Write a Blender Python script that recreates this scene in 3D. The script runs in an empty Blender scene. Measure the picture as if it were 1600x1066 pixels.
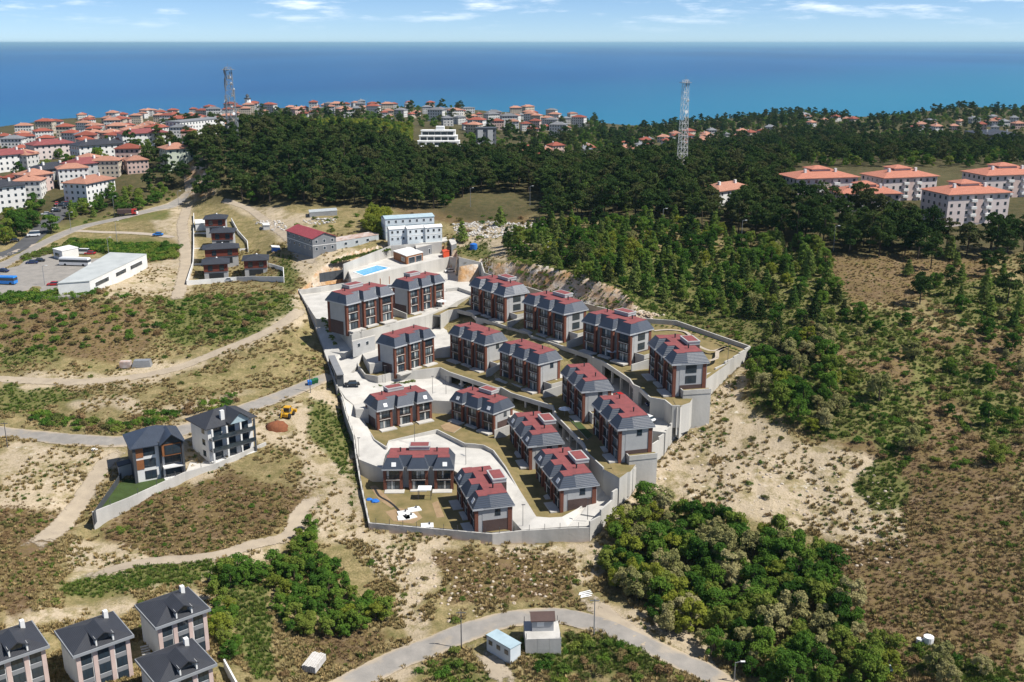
import bpy, bmesh, math, random
import numpy as np
from mathutils import Vector, Matrix
from mathutils.geometry import tessellate_polygon
random.seed(7); RNG = np.random.default_rng(11)
S = bpy.context.scene; COL = S.collection
R = math.radians
# ---------------- camera, sky, sun, exposure ----------------
F = 1600.0; CU, CV = 800.0, 533.0; HC = 104.0; PITCH = math.atan(466 / F)
cam = bpy.data.cameras.new('camera'); camo = bpy.data.objects.new('camera', cam); COL.objects.link(camo)
camo.location = (0, 0, HC); camo.rotation_euler = (math.pi / 2 - PITCH, 0, 0)
cam.sensor_width = 36; cam.lens = 36 * F / 1600; cam.clip_start = 1; cam.clip_end = 400000
S.camera = camo
SUN_EL = R(54); SUN_H = (0.97, -0.243)          # towards the sun: right and a little behind the camera
w = bpy.data.worlds.new('World'); S.world = w; w.use_nodes = True
nt = w.node_tree; nt.nodes.clear()
def NN(t, kind, **kw):
    n = t.nodes.new(kind)
    for k, v in kw.items():
        if k.startswith('i_'):
            key = k[2:]; key = int(key) if key.isdigit() else key.replace('_', ' ')
            n.inputs[key].default_value = v
        else: setattr(n, k, v)
    return n
out = NN(nt, 'ShaderNodeOutputWorld'); bg = NN(nt, 'ShaderNodeBackground', i_Strength=0.085)
sky = NN(nt, 'ShaderNodeTexSky', sky_type='NISHITA', sun_disc=False, sun_elevation=SUN_EL, altitude=1500, air_density=0.6, dust_density=0.05, ozone_density=7.0)
sky.sun_rotation = math.atan2(SUN_H[0], SUN_H[1])
geo = NN(nt, 'ShaderNodeNewGeometry'); sep = NN(nt, 'ShaderNodeSeparateXYZ')
hs = NN(nt, 'ShaderNodeHueSaturation', i_Saturation=1.0, i_Value=1.0)
mp = NN(nt, 'ShaderNodeMapping'); mp.inputs['Scale'].default_value = (-11, -11, -75)
ns = NN(nt, 'ShaderNodeTexNoise', i_Scale=1.0, i_Detail=7.0, i_Roughness=0.62)
rp = NN(nt, 'ShaderNodeMapRange', i_1=0.5, i_2=0.72); rp.interpolation_type = 'SMOOTHSTEP'
el = NN(nt, 'ShaderNodeMapRange', i_1=0.008, i_2=0.035)
mu = NN(nt, 'ShaderNodeMath', operation='MULTIPLY'); mu2 = NN(nt, 'ShaderNodeMath', operation='MULTIPLY'); mu2.inputs[1].default_value = 0.8
ng = NN(nt, 'ShaderNodeMath', operation='MULTIPLY'); ng.inputs[1].default_value = -1.0
mx = NN(nt, 'ShaderNodeMix', data_type='RGBA'); mx.inputs[7].default_value = (10.5, 11.0, 11.6, 1)
L = nt.links.new
L(geo.outputs['Incoming'], mp.inputs['Vector']); L(mp.outputs[0], ns.inputs['Vector']); L(ns.outputs[0], rp.inputs[0])
L(geo.outputs['Incoming'], sep.inputs[0]); L(sep.outputs[2], ng.inputs[0]); L(ng.outputs[0], el.inputs[0])
L(rp.outputs[0], mu.inputs[0]); L(el.outputs[0], mu.inputs[1]); L(mu.outputs[0], mu2.inputs[0]); L(mu2.outputs[0], mx.inputs[0])
L(sky.outputs[0], hs.inputs['Color']); L(hs.outputs[0], mx.inputs[6]); L(mx.outputs[2], bg.inputs[0]); L(bg.outputs[0], out.inputs[0])
sl = bpy.data.lights.new('sun', 'SUN'); sl.energy = 4.6; sl.angle = R(0.55); sl.color = (1.0, 0.965, 0.90)
so = bpy.data.objects.new('sun', sl); COL.objects.link(so); so.location = (60, -40, 300)
sv = Vector((SUN_H[0] * math.cos(SUN_EL), SUN_H[1] * math.cos(SUN_EL), math.sin(SUN_EL)))
so.rotation_euler = sv.to_track_quat('Z', 'Y').to_euler()
S.view_settings.view_transform = 'Standard'; S.view_settings.look = 'None'; S.view_settings.gamma = 1; S.view_settings.exposure = 0.55
S.view_settings.use_curve_mapping = False

# ---------------- pixel <-> world ----------------
SP, CP = math.sin(PITCH), math.cos(PITCH)
def ray(u, v):
    a = (u - CU) / F; b = (v - CV) / F
    return np.array([a, CP - b * SP, -SP - b * CP])
def at(u, v, z):                                   # where the sight line of a pixel meets height z
    r = ray(u, v); t = (z - HC) / r[2]; return Vector((t * r[0], t * r[1], z))
def atd(u, v, d):                                  # the point of a sight line at depth d
    r = ray(u, v); return Vector((d * r[0], d * r[1], HC + d * r[2]))
def proj(x, y, z):
    zz = z - HC; zc = y * CP - zz * SP; yc = -(y * SP + zz * CP)
    return CU + F * x / zc, CV + F * yc / zc
ZW = dict(h=(480, 320, 5.33), a=(480, 420, 5.33), b=(700, 400, 5.33), c=(900, 460, 5.33), d=(480, 560, 5.33), e=(540, 670, 5.33), g=(680, 560, 3.8075),
          k=(100, 560, 3.8075), m=(0, 860, 4.0), p=(0, 300, 5.33), q=(250, 300, 5.33), t1=(0, 50, 3.5525), t2=(300, 50, 3.5525), t3=(600, 50, 3.5525),
          t4=(900, 50, 3.5525), t5=(1200, 50, 3.5525), n=(700, 800, 4.0), o=(400, 800, 4.0), s=(1000, 740, 3.27), x=(1250, 740, 3.269))
def px(z, x, y): o = ZW[z]; return (o[0] + x / o[2], o[1] + y / o[2])
def P(zk, x, y, z): u, v = px(zk, x, y); return at(u, v, z)
def inpoly(u, v, poly):
    u = np.asarray(u, float); v = np.asarray(v, float); r = np.zeros(u.shape, bool); n = len(poly); j = n - 1
    for i in range(n):
        xi, yi = poly[i][:2]; xj, yj = poly[j][:2]
        if yi != yj:
            r ^= ((yi > v) != (yj > v)) & (u < (xj - xi) * (v - yi) / (yj - yi) + xi)
        j = i
    return r
def dline(u, v, pts):                               # distance to a polyline
    u = np.asarray(u, float); v = np.asarray(v, float); d = np.full(u.shape, 1e9)
    for (ax, ay), (bx, by) in zip(pts[:-1], pts[1:]):
        dx, dy = bx - ax, by - ay; t = np.clip(((u - ax) * dx + (v - ay) * dy) / (dx * dx + dy * dy + 1e-9), 0, 1)
        d = np.minimum(d, np.hypot(u - ax - t * dx, v - ay - t * dy))
    return d

# ---------------- materials ----------------
MATS = {}
def newmat(name):
    m = bpy.data.materials.new(name); m.use_nodes = True; t = m.node_tree; t.nodes.clear(); MATS[name] = m
    o = NN(t, 'ShaderNodeOutputMaterial'); return m, t, o
def lin(c): return (c[0], c[1], c[2], 1)
def mat(name, c1, c2=None, scale=0.5, rough=0.8, bump=0.0, bscale=None, rand=0.0, metal=0.0, spec=0.3, detail=4.0, coord='Object', streak=None):
    m, t, o = newmat(name); L = t.links.new
    b = NN(t, 'ShaderNodeBsdfPrincipled', i_Roughness=rough, i_Metallic=metal); b.inputs['Specular IOR Level'].default_value = spec
    b.inputs['Base Color'].default_value = lin(c1)
    L(b.outputs[0], o.inputs[0])
    tc = NN(t, 'ShaderNodeNewGeometry') if coord == 'World' else NN(t, 'ShaderNodeTexCoord')
    cs = tc.outputs['Position'] if coord == 'World' else tc.outputs['Object']
    col = None
    if c2:
        n = NN(t, 'ShaderNodeTexNoise', i_Scale=scale, i_Detail=detail, i_Roughness=0.6)
        if streak:
            mpp = NN(t, 'ShaderNodeMapping'); mpp.inputs['Scale'].default_value = streak; L(cs, mpp.inputs[0]); L(mpp.outputs[0], n.inputs['Vector'])
        else: L(cs, n.inputs['Vector'])
        r = NN(t, 'ShaderNodeMapRange', i_1=0.32, i_2=0.68); L(n.outputs[0], r.inputs[0])
        x = NN(t, 'ShaderNodeMix', data_type='RGBA'); x.inputs[6].default_value = lin(c1); x.inputs[7].default_value = lin(c2)
        L(r.outputs[0], x.inputs[0]); col = x.outputs[2]; L(col, b.inputs['Base Color'])
    if rand:
        oi = NN(t, 'ShaderNodeObjectInfo'); h = NN(t, 'ShaderNodeHueSaturation')
        r1 = NN(t, 'ShaderNodeMapRange', i_3=1 - rand, i_4=1 + rand); L(oi.outputs['Random'], r1.inputs[0]); L(r1.outputs[0], h.inputs['Value'])
        if col: L(col, h.inputs['Color'])
        else: h.inputs['Color'].default_value = lin(c1)
        L(h.outputs[0], b.inputs['Base Color'])
    if bump:
        n2 = NN(t, 'ShaderNodeTexNoise', i_Scale=bscale or scale * 4, i_Detail=5.0); L(cs, n2.inputs['Vector'])
        bp = NN(t, 'ShaderNodeBump', i_Strength=bump, i_Distance=0.15); L(n2.outputs[0], bp.inputs['Height']); L(bp.outputs[0], b.inputs['Normal'])
    return m
def stripes(name, c1, c2, scale, axis='X', rough=0.6, spec=0.3, metal=0.0, bump=0.4, rand=0.0, coord='Object'):   # seams, courses of brick or slate
    m = mat(name, c1, tuple(k * 0.8 for k in c1), 0.6, rough, 0, None, rand, metal, spec, coord=coord); t = m.node_tree; L = t.links.new
    b = [n for n in t.nodes if n.type == 'BSDF_PRINCIPLED'][0]
    cs = [n for n in t.nodes if n.type in ('TEX_COORD', 'NEW_GEOMETRY')][0]; cs = cs.outputs['Object'] if cs.type == 'TEX_COORD' else cs.outputs['Position']
    wv = NN(t, 'ShaderNodeTexWave', wave_type='BANDS', bands_direction=axis, i_Scale=scale, i_Distortion=0.15); L(cs, wv.inputs['Vector'])
    r = NN(t, 'ShaderNodeMapRange', i_1=0.0, i_2=0.25); L(wv.outputs[1], r.inputs[0])
    x = NN(t, 'ShaderNodeMix', data_type='RGBA'); x.inputs[6].default_value = lin(c2)
    src = b.inputs['Base Color'].links[0].from_socket; L(src, x.inputs[7]); L(r.outputs[0], x.inputs[0]); L(x.outputs[2], b.inputs['Base Color'])
    bp = NN(t, 'ShaderNodeBump', i_Strength=bump, i_Distance=0.04); L(r.outputs[0], bp.inputs['Height']); L(bp.outputs[0], b.inputs['Normal'])
    return m
def glass(name, c=(0.02, 0.03, 0.04), rough=0.06):
    m = mat(name, c, tuple(k * 1.8 for k in c), 0.35, rough, spec=0.8); return m
def leafmat(name, cols, trans=0.3):
    m, t, o = newmat(name); L = t.links.new
    oi = NN(t, 'ShaderNodeObjectInfo'); tc = NN(t, 'ShaderNodeTexCoord'); n = NN(t, 'ShaderNodeTexNoise', i_Scale=0.45, i_Detail=3.0)
    L(tc.outputs['Object'], n.inputs['Vector'])
    ad = NN(t, 'ShaderNodeMath', operation='MULTIPLY_ADD'); ad.inputs[1].default_value = 0.9
    su = NN(t, 'ShaderNodeMath', operation='SUBTRACT'); su.inputs[1].default_value = 0.45
    L(n.outputs[0], ad.inputs[0]); L(oi.outputs['Random'], ad.inputs[2]); L(ad.outputs[0], su.inputs[0])
    cr = NN(t, 'ShaderNodeValToRGB'); e = cr.color_ramp.elements
    while len(e) < len(cols): e.new(0.5)
    for i, c in enumerate(cols): e[i].position = 0.08 + 0.84 * i / max(1, len(cols) - 1); e[i].color = lin(c)
    L(su.outputs[0], cr.inputs[0])
    d = NN(t, 'ShaderNodeBsdfDiffuse', i_Roughness=0.6); tr = NN(t, 'ShaderNodeBsdfTranslucent'); mxs = NN(t, 'ShaderNodeMixShader'); mxs.inputs[0].default_value = trans
    L(cr.outputs[0], d.inputs[0]); L(cr.outputs[0], tr.inputs[0]); L(d.outputs[0], mxs.inputs[1]); L(tr.outputs[0], mxs.inputs[2]); L(mxs.outputs[0], o.inputs[0])
    return m

# ---------------- mesh building ----------------
class MB:
    def __init__(s): s.v = []; s.f = []; s.m = []
    def add(s, vs, fs, mi=0):
        k = len(s.v); s.v.extend([tuple(p) for p in vs]); s.f.extend([tuple(i + k for i in f) for f in fs]); s.m.extend([mi] * len(fs)); return s
    def box(s, x0, y0, z0, x1, y1, z1, mi=0):
        return s.add([(x0, y0, z0), (x1, y0, z0), (x1, y1, z0), (x0, y1, z0), (x0, y0, z1), (x1, y0, z1), (x1, y1, z1), (x0, y1, z1)],
                     [(0, 3, 2, 1), (4, 5, 6, 7), (0, 1, 5, 4), (1, 2, 6, 5), (2, 3, 7, 6), (3, 0, 4, 7)], mi)
    def frus(s, a, za, b, zb, mi=0):                # a, b = (x0, y0, x1, y1)
        return s.add([(a[0], a[1], za), (a[2], a[1], za), (a[2], a[3], za), (a[0], a[3], za), (b[0], b[1], zb), (b[2], b[1], zb), (b[2], b[3], zb), (b[0], b[3], zb)],
                     [(0, 3, 2, 1), (4, 5, 6, 7), (0, 1, 5, 4), (1, 2, 6, 5), (2, 3, 7, 6), (3, 0, 4, 7)], mi)
    def obox(s, p, q, w, z0, z1, mi=0, off=0.0):     # wall from p to q (xy), width w to the left of the middle line shifted by off
        p = Vector((p[0], p[1])); q = Vector((q[0], q[1])); d = (q - p); d.normalize(); n = Vector((-d.y, d.x)); a = off - w / 2; b = off + w / 2
        z0 = z0 if isinstance(z0, (tuple, list)) else (z0, z0); z1 = z1 if isinstance(z1, (tuple, list)) else (z1, z1)
        c = [p + n * a, q + n * a, q + n * b, p + n * b]
        zz0 = (z0[0], z0[1], z0[1], z0[0]); zz1 = (z1[0], z1[1], z1[1], z1[0])
        return s.add([(c[i].x, c[i].y, zz0[i]) for i in range(4)] + [(c[i].x, c[i].y, zz1[i]) for i in range(4)],
                     [(0, 3, 2, 1), (4, 5, 6, 7), (0, 1, 5, 4), (1, 2, 6, 5), (2, 3, 7, 6), (3, 0, 4, 7)], mi)
    def tube(s, p, q, r0, r1=None, n=6, mi=0):
        p = Vector(p); q = Vector(q); r1 = r0 if r1 is None else r1; d = (q - p).normalized(); a = d.orthogonal().normalized(); b = d.cross(a)
        vs = [p + (a * math.cos(2 * math.pi * i / n) + b * math.sin(2 * math.pi * i / n)) * r0 for i in range(n)] + \
             [q + (a * math.cos(2 * math.pi * i / n) + b * math.sin(2 * math.pi * i / n)) * r1 for i in range(n)]
        return s.add(vs, [(i, (i + 1) % n, n + (i + 1) % n, n + i) for i in range(n)] + [tuple(range(n - 1, -1, -1)), tuple(range(n, 2 * n))], mi)
    def poly(s, pts, mi=0):
        pts = [Vector(p) for p in pts]; tri = tessellate_polygon([pts]); fs = []
        for a, b, c in tri:
            nz = (pts[b] - pts[a]).cross(pts[c] - pts[a]).z; fs.append((a, b, c) if nz > 0 else (a, c, b))
        return s.add(pts, fs, mi)
    def prism(s, pts, zb, mi=0, ms=None):            # pts with their own heights; sides down to zb
        s.poly(pts, mi); n = len(pts); ms = mi if ms is None else ms
        ar = sum(pts[i][0] * pts[(i + 1) % n][1] - pts[(i + 1) % n][0] * pts[i][1] for i in range(n))
        for i in range(n):
            a, b = Vector(pts[i]), Vector(pts[(i + 1) % n])
            if ar < 0: a, b = b, a
            s.add([(a.x, a.y, zb), (b.x, b.y, zb), b, a], [(0, 1, 2, 3)], ms)
        return s
    def mesh(s, name, mats, smooth=False):
        me = bpy.data.meshes.new(name); me.from_pydata(s.v, [], s.f)
        mats = mats if isinstance(mats, (list, tuple)) else [mats]
        for m in mats: me.materials.append(MATS[m] if isinstance(m, str) else m)
        if len(mats) > 1: me.polygons.foreach_set('material_index', s.m)
        if smooth: me.polygons.foreach_set('use_smooth', [True] * len(me.polygons))
        me.update(); return me
def obj(name, mesh, parent=None, loc=None, rz=0.0, sc=None, rot=None):
    o = bpy.data.objects.new(name, mesh); COL.objects.link(o)
    if parent is not None: o.parent = parent
    if loc is not None: o.location = loc
    if rot is not None: o.rotation_euler = rot
    elif rz: o.rotation_euler = (0, 0, rz)
    if sc is not None: o.scale = (sc, sc, sc) if isinstance(sc, (int, float)) else sc
    return o
def tag(o, label, cat, group=None):
    o['label'] = label; o['category'] = cat
    if group: o['group'] = group
    return o
def struct(name, mesh, parent=None):
    o = obj(name, mesh, parent); o['kind'] = 'structure'; return o
def spawn(tpl, name, loc, rz, label, cat, group=None, sc=None):   # a thing: an empty at its base and copies of its parts
    r = obj(name, None, None, loc, rz, sc); r.empty_display_size = 0.5; tag(r, label, cat, group)
    for nm, me, lo, ch in tpl:
        o = obj(nm, me, r, lo)
        for nm2, me2, lo2 in ch: obj(nm2, me2, o, lo2)
    return r
def pm(name, mats, fn, smooth=False): b = MB(); fn(b); return b.mesh(name, mats, smooth)
# ---------------- colours of the place ----------------
mat('concrete', (0.54, 0.515, 0.47), (0.42, 0.40, 0.365), 0.22, 0.9, 0.2, 1.2, coord='World')
mat('concrete_wall', (0.52, 0.50, 0.46), (0.37, 0.355, 0.325), 0.5, 0.9, 0.25, 1.5, coord='World', streak=(0.35, 0.35, 0.06))
mat('plaster_white', (0.72, 0.71, 0.68), (0.62, 0.61, 0.58), 0.3, 0.85)
mat('plaster_grey', (0.42, 0.42, 0.415), (0.36, 0.36, 0.355), 0.4, 0.85)
mat('dark_grey', (0.075, 0.08, 0.088), (0.055, 0.06, 0.066), 0.5, 0.6)
mat('mid_grey', (0.22, 0.225, 0.235), (0.18, 0.185, 0.19), 0.4, 0.7)
stripes('slate', (0.05, 0.063, 0.088), (0.024, 0.03, 0.042), 1.6, 'X', 0.36, 0.6)
stripes('slate_dark', (0.05, 0.052, 0.06), (0.022, 0.023, 0.027), 1.4, 'X', 0.5, 0.4)
mat('roof_red', (0.25, 0.07, 0.068), (0.175, 0.055, 0.054), 0.7, 0.8)
stripes('brick_red', (0.195, 0.072, 0.045), (0.115, 0.045, 0.03), 3.4, 'Z', 0.85)
stripes('brick_dark', (0.115, 0.075, 0.065), (0.06, 0.04, 0.036), 3.0, 'Z', 0.9)
stripes('wood_panel', (0.32, 0.13, 0.05), (0.16, 0.06, 0.025), 2.6, 'Z', 0.6)
stripes('shutter_grey', (0.27, 0.275, 0.285), (0.14, 0.145, 0.15), 2.2, 'X', 0.6)
mat('frame_dark', (0.03, 0.031, 0.034), rough=0.5)
mat('frame_white', (0.74, 0.74, 0.73), rough=0.6)
mat('gutter', (0.46, 0.47, 0.485), (0.40, 0.41, 0.42), 0.6, 0.5)
glass('glass'); glass('glass_pale', (0.10, 0.12, 0.13), 0.12)
mat('curtain', (0.55, 0.54, 0.50), (0.42, 0.41, 0.38), 1.2, 0.9)
mat('lawn', (0.235, 0.175, 0.08), (0.135, 0.115, 0.042), 0.28, 0.95, 0.5, 3.0, coord='World', detail=8)
mat('lawn_green', (0.05, 0.082, 0.02), (0.036, 0.055, 0.014), 0.5, 0.95, 0.5, 3.0, coord='World')
mat('soil', (0.33, 0.23, 0.13), (0.24, 0.16, 0.09), 0.5, 0.95, 0.4, coord='World')
mat('asphalt', (0.29, 0.265, 0.235), (0.215, 0.20, 0.18), 0.35, 0.9, 0.2, 2.0, coord='World', detail=7)
mat('asphalt_dark', (0.095, 0.095, 0.097), (0.07, 0.07, 0.072), 0.3, 0.9, coord='World')
mat('dirt_track', (0.40, 0.33, 0.24), (0.31, 0.255, 0.19), 0.3, 0.95, 0.4, 1.6, coord='World', detail=8)
mat('white_paint', (0.78, 0.78, 0.76), rough=0.6)
mat('pavers', (0.16, 0.085, 0.075), (0.12, 0.065, 0.058), 0.8, 0.9)
mat('steel', (0.36, 0.37, 0.38), (0.28, 0.285, 0.29), 0.7, 0.5, metal=0.4)
mat('steel_dark', (0.10, 0.10, 0.105), rough=0.5)
mat('orange_red', (0.55, 0.075, 0.03), rough=0.55); mat('bright_red', (0.5, 0.03, 0.025), rough=0.35, spec=0.5)
mat('bright_blue', (0.02, 0.16, 0.55), (0.02, 0.12, 0.42), 1.0, 0.5); mat('sheet_blue', (0.38, 0.48, 0.52), (0.30, 0.39, 0.43), 0.6, 0.6)
mat('yellow_paint', (0.55, 0.30, 0.02), rough=0.5); mat('green_bin', (0.02, 0.13, 0.05), rough=0.5)
mat('rubber', (0.02, 0.02, 0.02), rough=0.8); mat('bark', (0.10, 0.075, 0.055), (0.06, 0.045, 0.035), 3.0, 0.95)
mat('rock', (0.50, 0.44, 0.36), (0.36, 0.27, 0.18), 0.35, 0.95, 0.8, 1.2, coord='World')
stripes('tile_orange', (0.42, 0.21, 0.145), (0.28, 0.12, 0.08), 2.2, 'X', 0.85, rand=0.22)
stripes('tile_pink', (0.47, 0.19, 0.125), (0.33, 0.12, 0.08), 1.7, 'X', 0.85)
stripes('sheet_red', (0.33, 0.065, 0.075), (0.2, 0.04, 0.045), 1.5, 'Y', 0.6)
stripes('sheet_grey', (0.46, 0.49, 0.50), (0.30, 0.32, 0.33), 1.5, 'X', 0.6)
mat('pool_water', (0.02, 0.30, 0.62), (0.05, 0.40, 0.70), 0.6, 0.08, spec=0.6)

# ---------------- terrain height ----------------
CPT = [ # (u, v, z)
 (0,1066,3),(150,1066,2),(300,1066,1),(500,1066,-3),(700,1066,-6),(900,1066,-6),(1150,1066,-6),(1400,1066,-3),(1600,1066,0),(-250,1066,6),(1850,1066,3),
 (60,1000,3),(330,1000,1),(340,900,1),(200,900,2),(50,900,3),(-250,850,7),(500,900,-2),(620,870,-1.5),(700,985,-3.5),(560,1050,-4),(850,965,-3.5),(950,985,-3.5),(1000,1010,-4),(1130,1060,-6),(785,1015,-4),(855,1020,-4.5),
 (145,826,-0.3),(200,803,0.8),(270,771,2.0),(340,741,3.0),(410,700,4.5),(150,750,3.5),(50,720,5),(0,680,6),(-200,700,8),(200,692,6),(330,660,6.8),(400,637,7.5),(500,603,8.8),(440,650,6.5),(480,680,4.5),(470,760,1.5),(400,800,1),(520,820,-0.5),
 (0,600,9),(100,598,9),(200,592,9.5),(300,565,11),(400,530,14),(470,492,17.5),(300,620,9.3),(150,640,8.2),(400,600,9.5),(450,560,11.5),(-200,600,10),
 (0,560,11),(100,540,13),(200,545,12),(300,500,15.5),(100,500,17),(0,500,17),(200,490,17.3),(380,470,18),(50,471,20),(150,466,19.5),(0,474,20),(90,480,19),(300,462,17),(420,455,18.6),(-100,480,20),(-250,490,20),
 (466,452,19),(491,500,14.5),(512,560,9.5),(527,603,8.4),(536,630,6),(545,660,4),(556,710,1.5),(562,745,0.5),(575,821,-1),(680,834,-1.2),(770,842,-1.5),(830,838,-2),(920,842,-2.2),
 (960,790,1),(985,765,2.2),(1020,720,5),(1062,668,8.5),(1085,640,10),(1105,612,12),(1148,570,16),(1176,550,18),(1100,515,20),(1057,505,20.5),(984,490,24.5),(930,466,28.5),(880,446,30),(830,430,30),(780,418,27.5),(750,405,25.5),(715,384,26),
 (1100,700,7),(1200,700,8.5),(1300,720,8),(1000,800,-0.5),(1100,800,1),(1200,800,2.5),(1350,800,4),(1500,800,6.5),(1600,750,9),(1000,900,-4),(1100,950,-5),(1250,950,-2.5),(1400,950,0),(1600,950,2.5),(1900,900,6),(1250,850,0),
 (1200,620,13.5),(1300,620,14.5),(1400,620,14.5),(1500,600,16),(1600,620,15),(1850,600,18),(1220,540,20),(1350,520,21),(1500,500,24),(1600,480,25),(1850,480,27),(1100,470,23.5),(1000,430,27),(1250,440,27),(1350,400,31),(1500,400,31),(1600,400,31),(1850,400,34),
 (900,400,29),(1000,380,30.5),(1200,380,31),(800,380,28.5),(850,350,30),(780,350,29.5),(950,340,33),(1100,340,34),(1250,350,34),(1400,345,34.5),(1520,335,35),(1600,330,36),(1900,330,38),
 (500,426,21.5),(528,408,24.3),(500,400,25.5),(560,392,26),(640,378,27.5),(730,365,28),(600,350,29),(520,350,28.5),(470,340,29),(440,400,22.5),(420,345,27),(380,330,28),(330,320,28.3),(300,450,16.6),(300,400,20.5),(300,350,25.5),
 (220,440,18.5),(100,445,20.2),(0,450,20.2),(60,420,20.4),(160,390,21.2),(250,380,22),(-250,430,20.5),(345,428,17.0),(400,424,17.6),(370,440,16.6),(200,350,24.5),(290,315,28),(260,330,26.5),(100,360,23),(0,395,19.5),(150,320,27.5),(100,320,28),(0,330,27),(-250,330,29),
 (400,300,32),(520,300,33),(650,300,33),(800,290,34),(950,290,35)]
CPD = [ # (u, v, depth)
 (0,290,520),(100,280,530),(200,270,540),(290,265,540),(0,250,620),(100,245,640),(220,240,640),(-250,260,600),(0,225,760),(120,222,780),(240,218,800),(0,208,950),(120,204,1000),(250,200,1000),
 (0,200,1230),(90,188,1280),(200,182,1380),(300,178,1400),(400,172,1450),(500,168,1480),(600,166,1480),(700,170,1400),(780,175,1400),(850,180,1400),(900,186,1420),(950,194,1600),(1000,199,1650),(1060,192,1550),(1150,184,1500),(1230,178,1480),(1300,182,1480),(1370,191,1650),(1420,180,1480),(1500,167,1380),(1600,172,1380),(1900,172,1400),(-250,205,1230),
 (360,225,560),(450,216,640),(540,210,680),(600,225,650),(450,260,520),(560,260,530),(330,255,520),(680,245,690),(780,255,640),(850,250,760),(720,240,740),(600,200,900),(560,185,1150),(700,195,1050),(800,200,1050),(850,215,980),(880,235,850),(1000,235,900),(1080,215,1050),(1150,215,1050),(1000,215,1150),(900,205,1200),(1250,200,1100),
 (980,275,560),(1064,275,520),(1150,270,560),(1250,270,560),(1350,265,560),(1500,260,580),(1600,255,600),(1900,255,620),(1250,240,720),(1400,235,750),(1550,230,780),(1900,230,800),(1350,215,950),(1500,205,1050),(1600,205,1050)]
_pts = np.array([at(*c) for c in CPT] + [atd(*c) for c in CPD] + [Vector((x, y, z)) for x, y, z in ((-80, 60, 6), (0, 60, -4), (80, 60, 0), (-140, 100, 8), (150, 100, 4))])
def _sl(x, y): return np.stack([x / y * 2.2, np.log(y)], -1)
_c = _sl(_pts[:, 0], _pts[:, 1])
def _phi(d): return np.sqrt(d * d + 0.0009)
_K = _phi(np.linalg.norm(_c[:, None] - _c[None], axis=-1)); _n = len(_c)
_A = np.zeros((_n + 3, _n + 3)); _A[:_n, :_n] = _K + np.eye(_n) * -0.004; _A[:_n, _n] = 1; _A[:_n, _n + 1:] = _c; _A[_n, :_n] = 1; _A[_n + 1:, :_n] = _c.T
_w = np.linalg.solve(_A, np.concatenate([_pts[:, 2], np.zeros(3)]))
LN0, LN1, SL = math.log(45), math.log(2600), 0.95
_gx = np.linspace(-SL, SL, 260); _gy = np.linspace(LN0, LN1, 300)
_GX, _GY = np.meshgrid(_gx, _gy); _q = np.stack([_GX * 2.2, _GY], -1).reshape(-1, 2); _G = np.zeros(len(_q))
for i in range(0, len(_q), 6000):
    qq = _q[i:i + 6000]; _G[i:i + 6000] = _phi(np.linalg.norm(qq[:, None] - _c[None], axis=-1)) @ _w[:_n] + _w[_n] + qq @ _w[_n + 1:]
_G = _G.reshape(_GX.shape)
SEA = -45.0
_coast_s = np.array([(u - 800) / 1632 for u in (-600, 0, 90, 200, 300, 400, 500, 600, 700, 780, 850, 900, 950, 1000, 1060, 1150, 1230, 1300, 1370, 1420, 1500, 1600, 2200)])
_coast_d = np.array([1230, 1230, 1290, 1390, 1410, 1460, 1490, 1490, 1410, 1410, 1410, 1430, 1610, 1660, 1560, 1510, 1490, 1490, 1660, 1490, 1390, 1390, 1400.])
def base(x, y):
    x = np.asarray(x, float); y = np.maximum(np.asarray(y, float), 46)
    fx = np.clip((x / y + SL) / (2 * SL) * 259, 0, 258.999); fy = np.clip((np.log(y) - LN0) / (LN1 - LN0) * 299, 0, 298.999)
    ix = fx.astype(int); iy = fy.astype(int); tx = fx - ix; ty = fy - iy
    z = (_G[iy, ix] * (1 - tx) + _G[iy, ix + 1] * tx) * (1 - ty) + (_G[iy + 1, ix] * (1 - tx) + _G[iy + 1, ix + 1] * tx) * ty
    cd = np.interp(x / y, _coast_s, _coast_d) * 1.02 + 15 + 12 * np.sin(x * 0.05) + 8 * np.sin(x * 0.13 + 1)
    k = np.clip((y - cd) / 90, 0, 1); k = k * k * (3 - 2 * k)
    return z * (1 - k) + (SEA - 25) * k
SITE3 = [(466,452,19.5),(500,433,20.3),(541,412,23),(600,387,26),(612,382,27),(690,377,28),(713,384,28),(717,402,27),(752,410,25),(757,426,24),(797,440,23.5),(839,453,23),(887,467,22.5),(947,482,22),(984,496,21.5),(1057,501,21.5),(1172,541,20),
 (1146,559,19),(1102,589,17),(1080,621,15),(1061,647,13),(1040,676,11),(1006,712,8.5),(982,752,5.5),(956,781,3.5),(938,806,2),(921,824,0.5),(887,825,0.5),(815,829,0.3),(769,834,0.2),(577,817,0.4),(562,745,1.5),(556,708,3),(553,680,4.5),(542,650,6.5),(534,620,8.5),(527,603,9.6),(514,568,10.5),(508,549,11.5),(491,495,15.5),(480,476,18)]
SITEW = [at(*t) for t in SITE3]
def hit(u, v):                                     # where a sight line meets the open ground
    r = ray(u, v); t = np.exp(np.linspace(math.log(70), math.log(2600), 900)); z = HC + t * r[2]; g = base(t * r[0], t * r[1]) ; k = np.argmax(z < g)
    if z[k] >= g[k]: k = len(t) - 1
    a, b = t[max(k - 1, 0)], t[k]
    for _ in range(12):
        mdl = (a + b) / 2
        if HC + mdl * r[2] < float(base(mdl * r[0], mdl * r[1])): b = mdl
        else: a = mdl
    return Vector((b * r[0], b * r[1], float(base(b * r[0], b * r[1]))))
def gz(x, y): return float(base(x, y))
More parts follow.
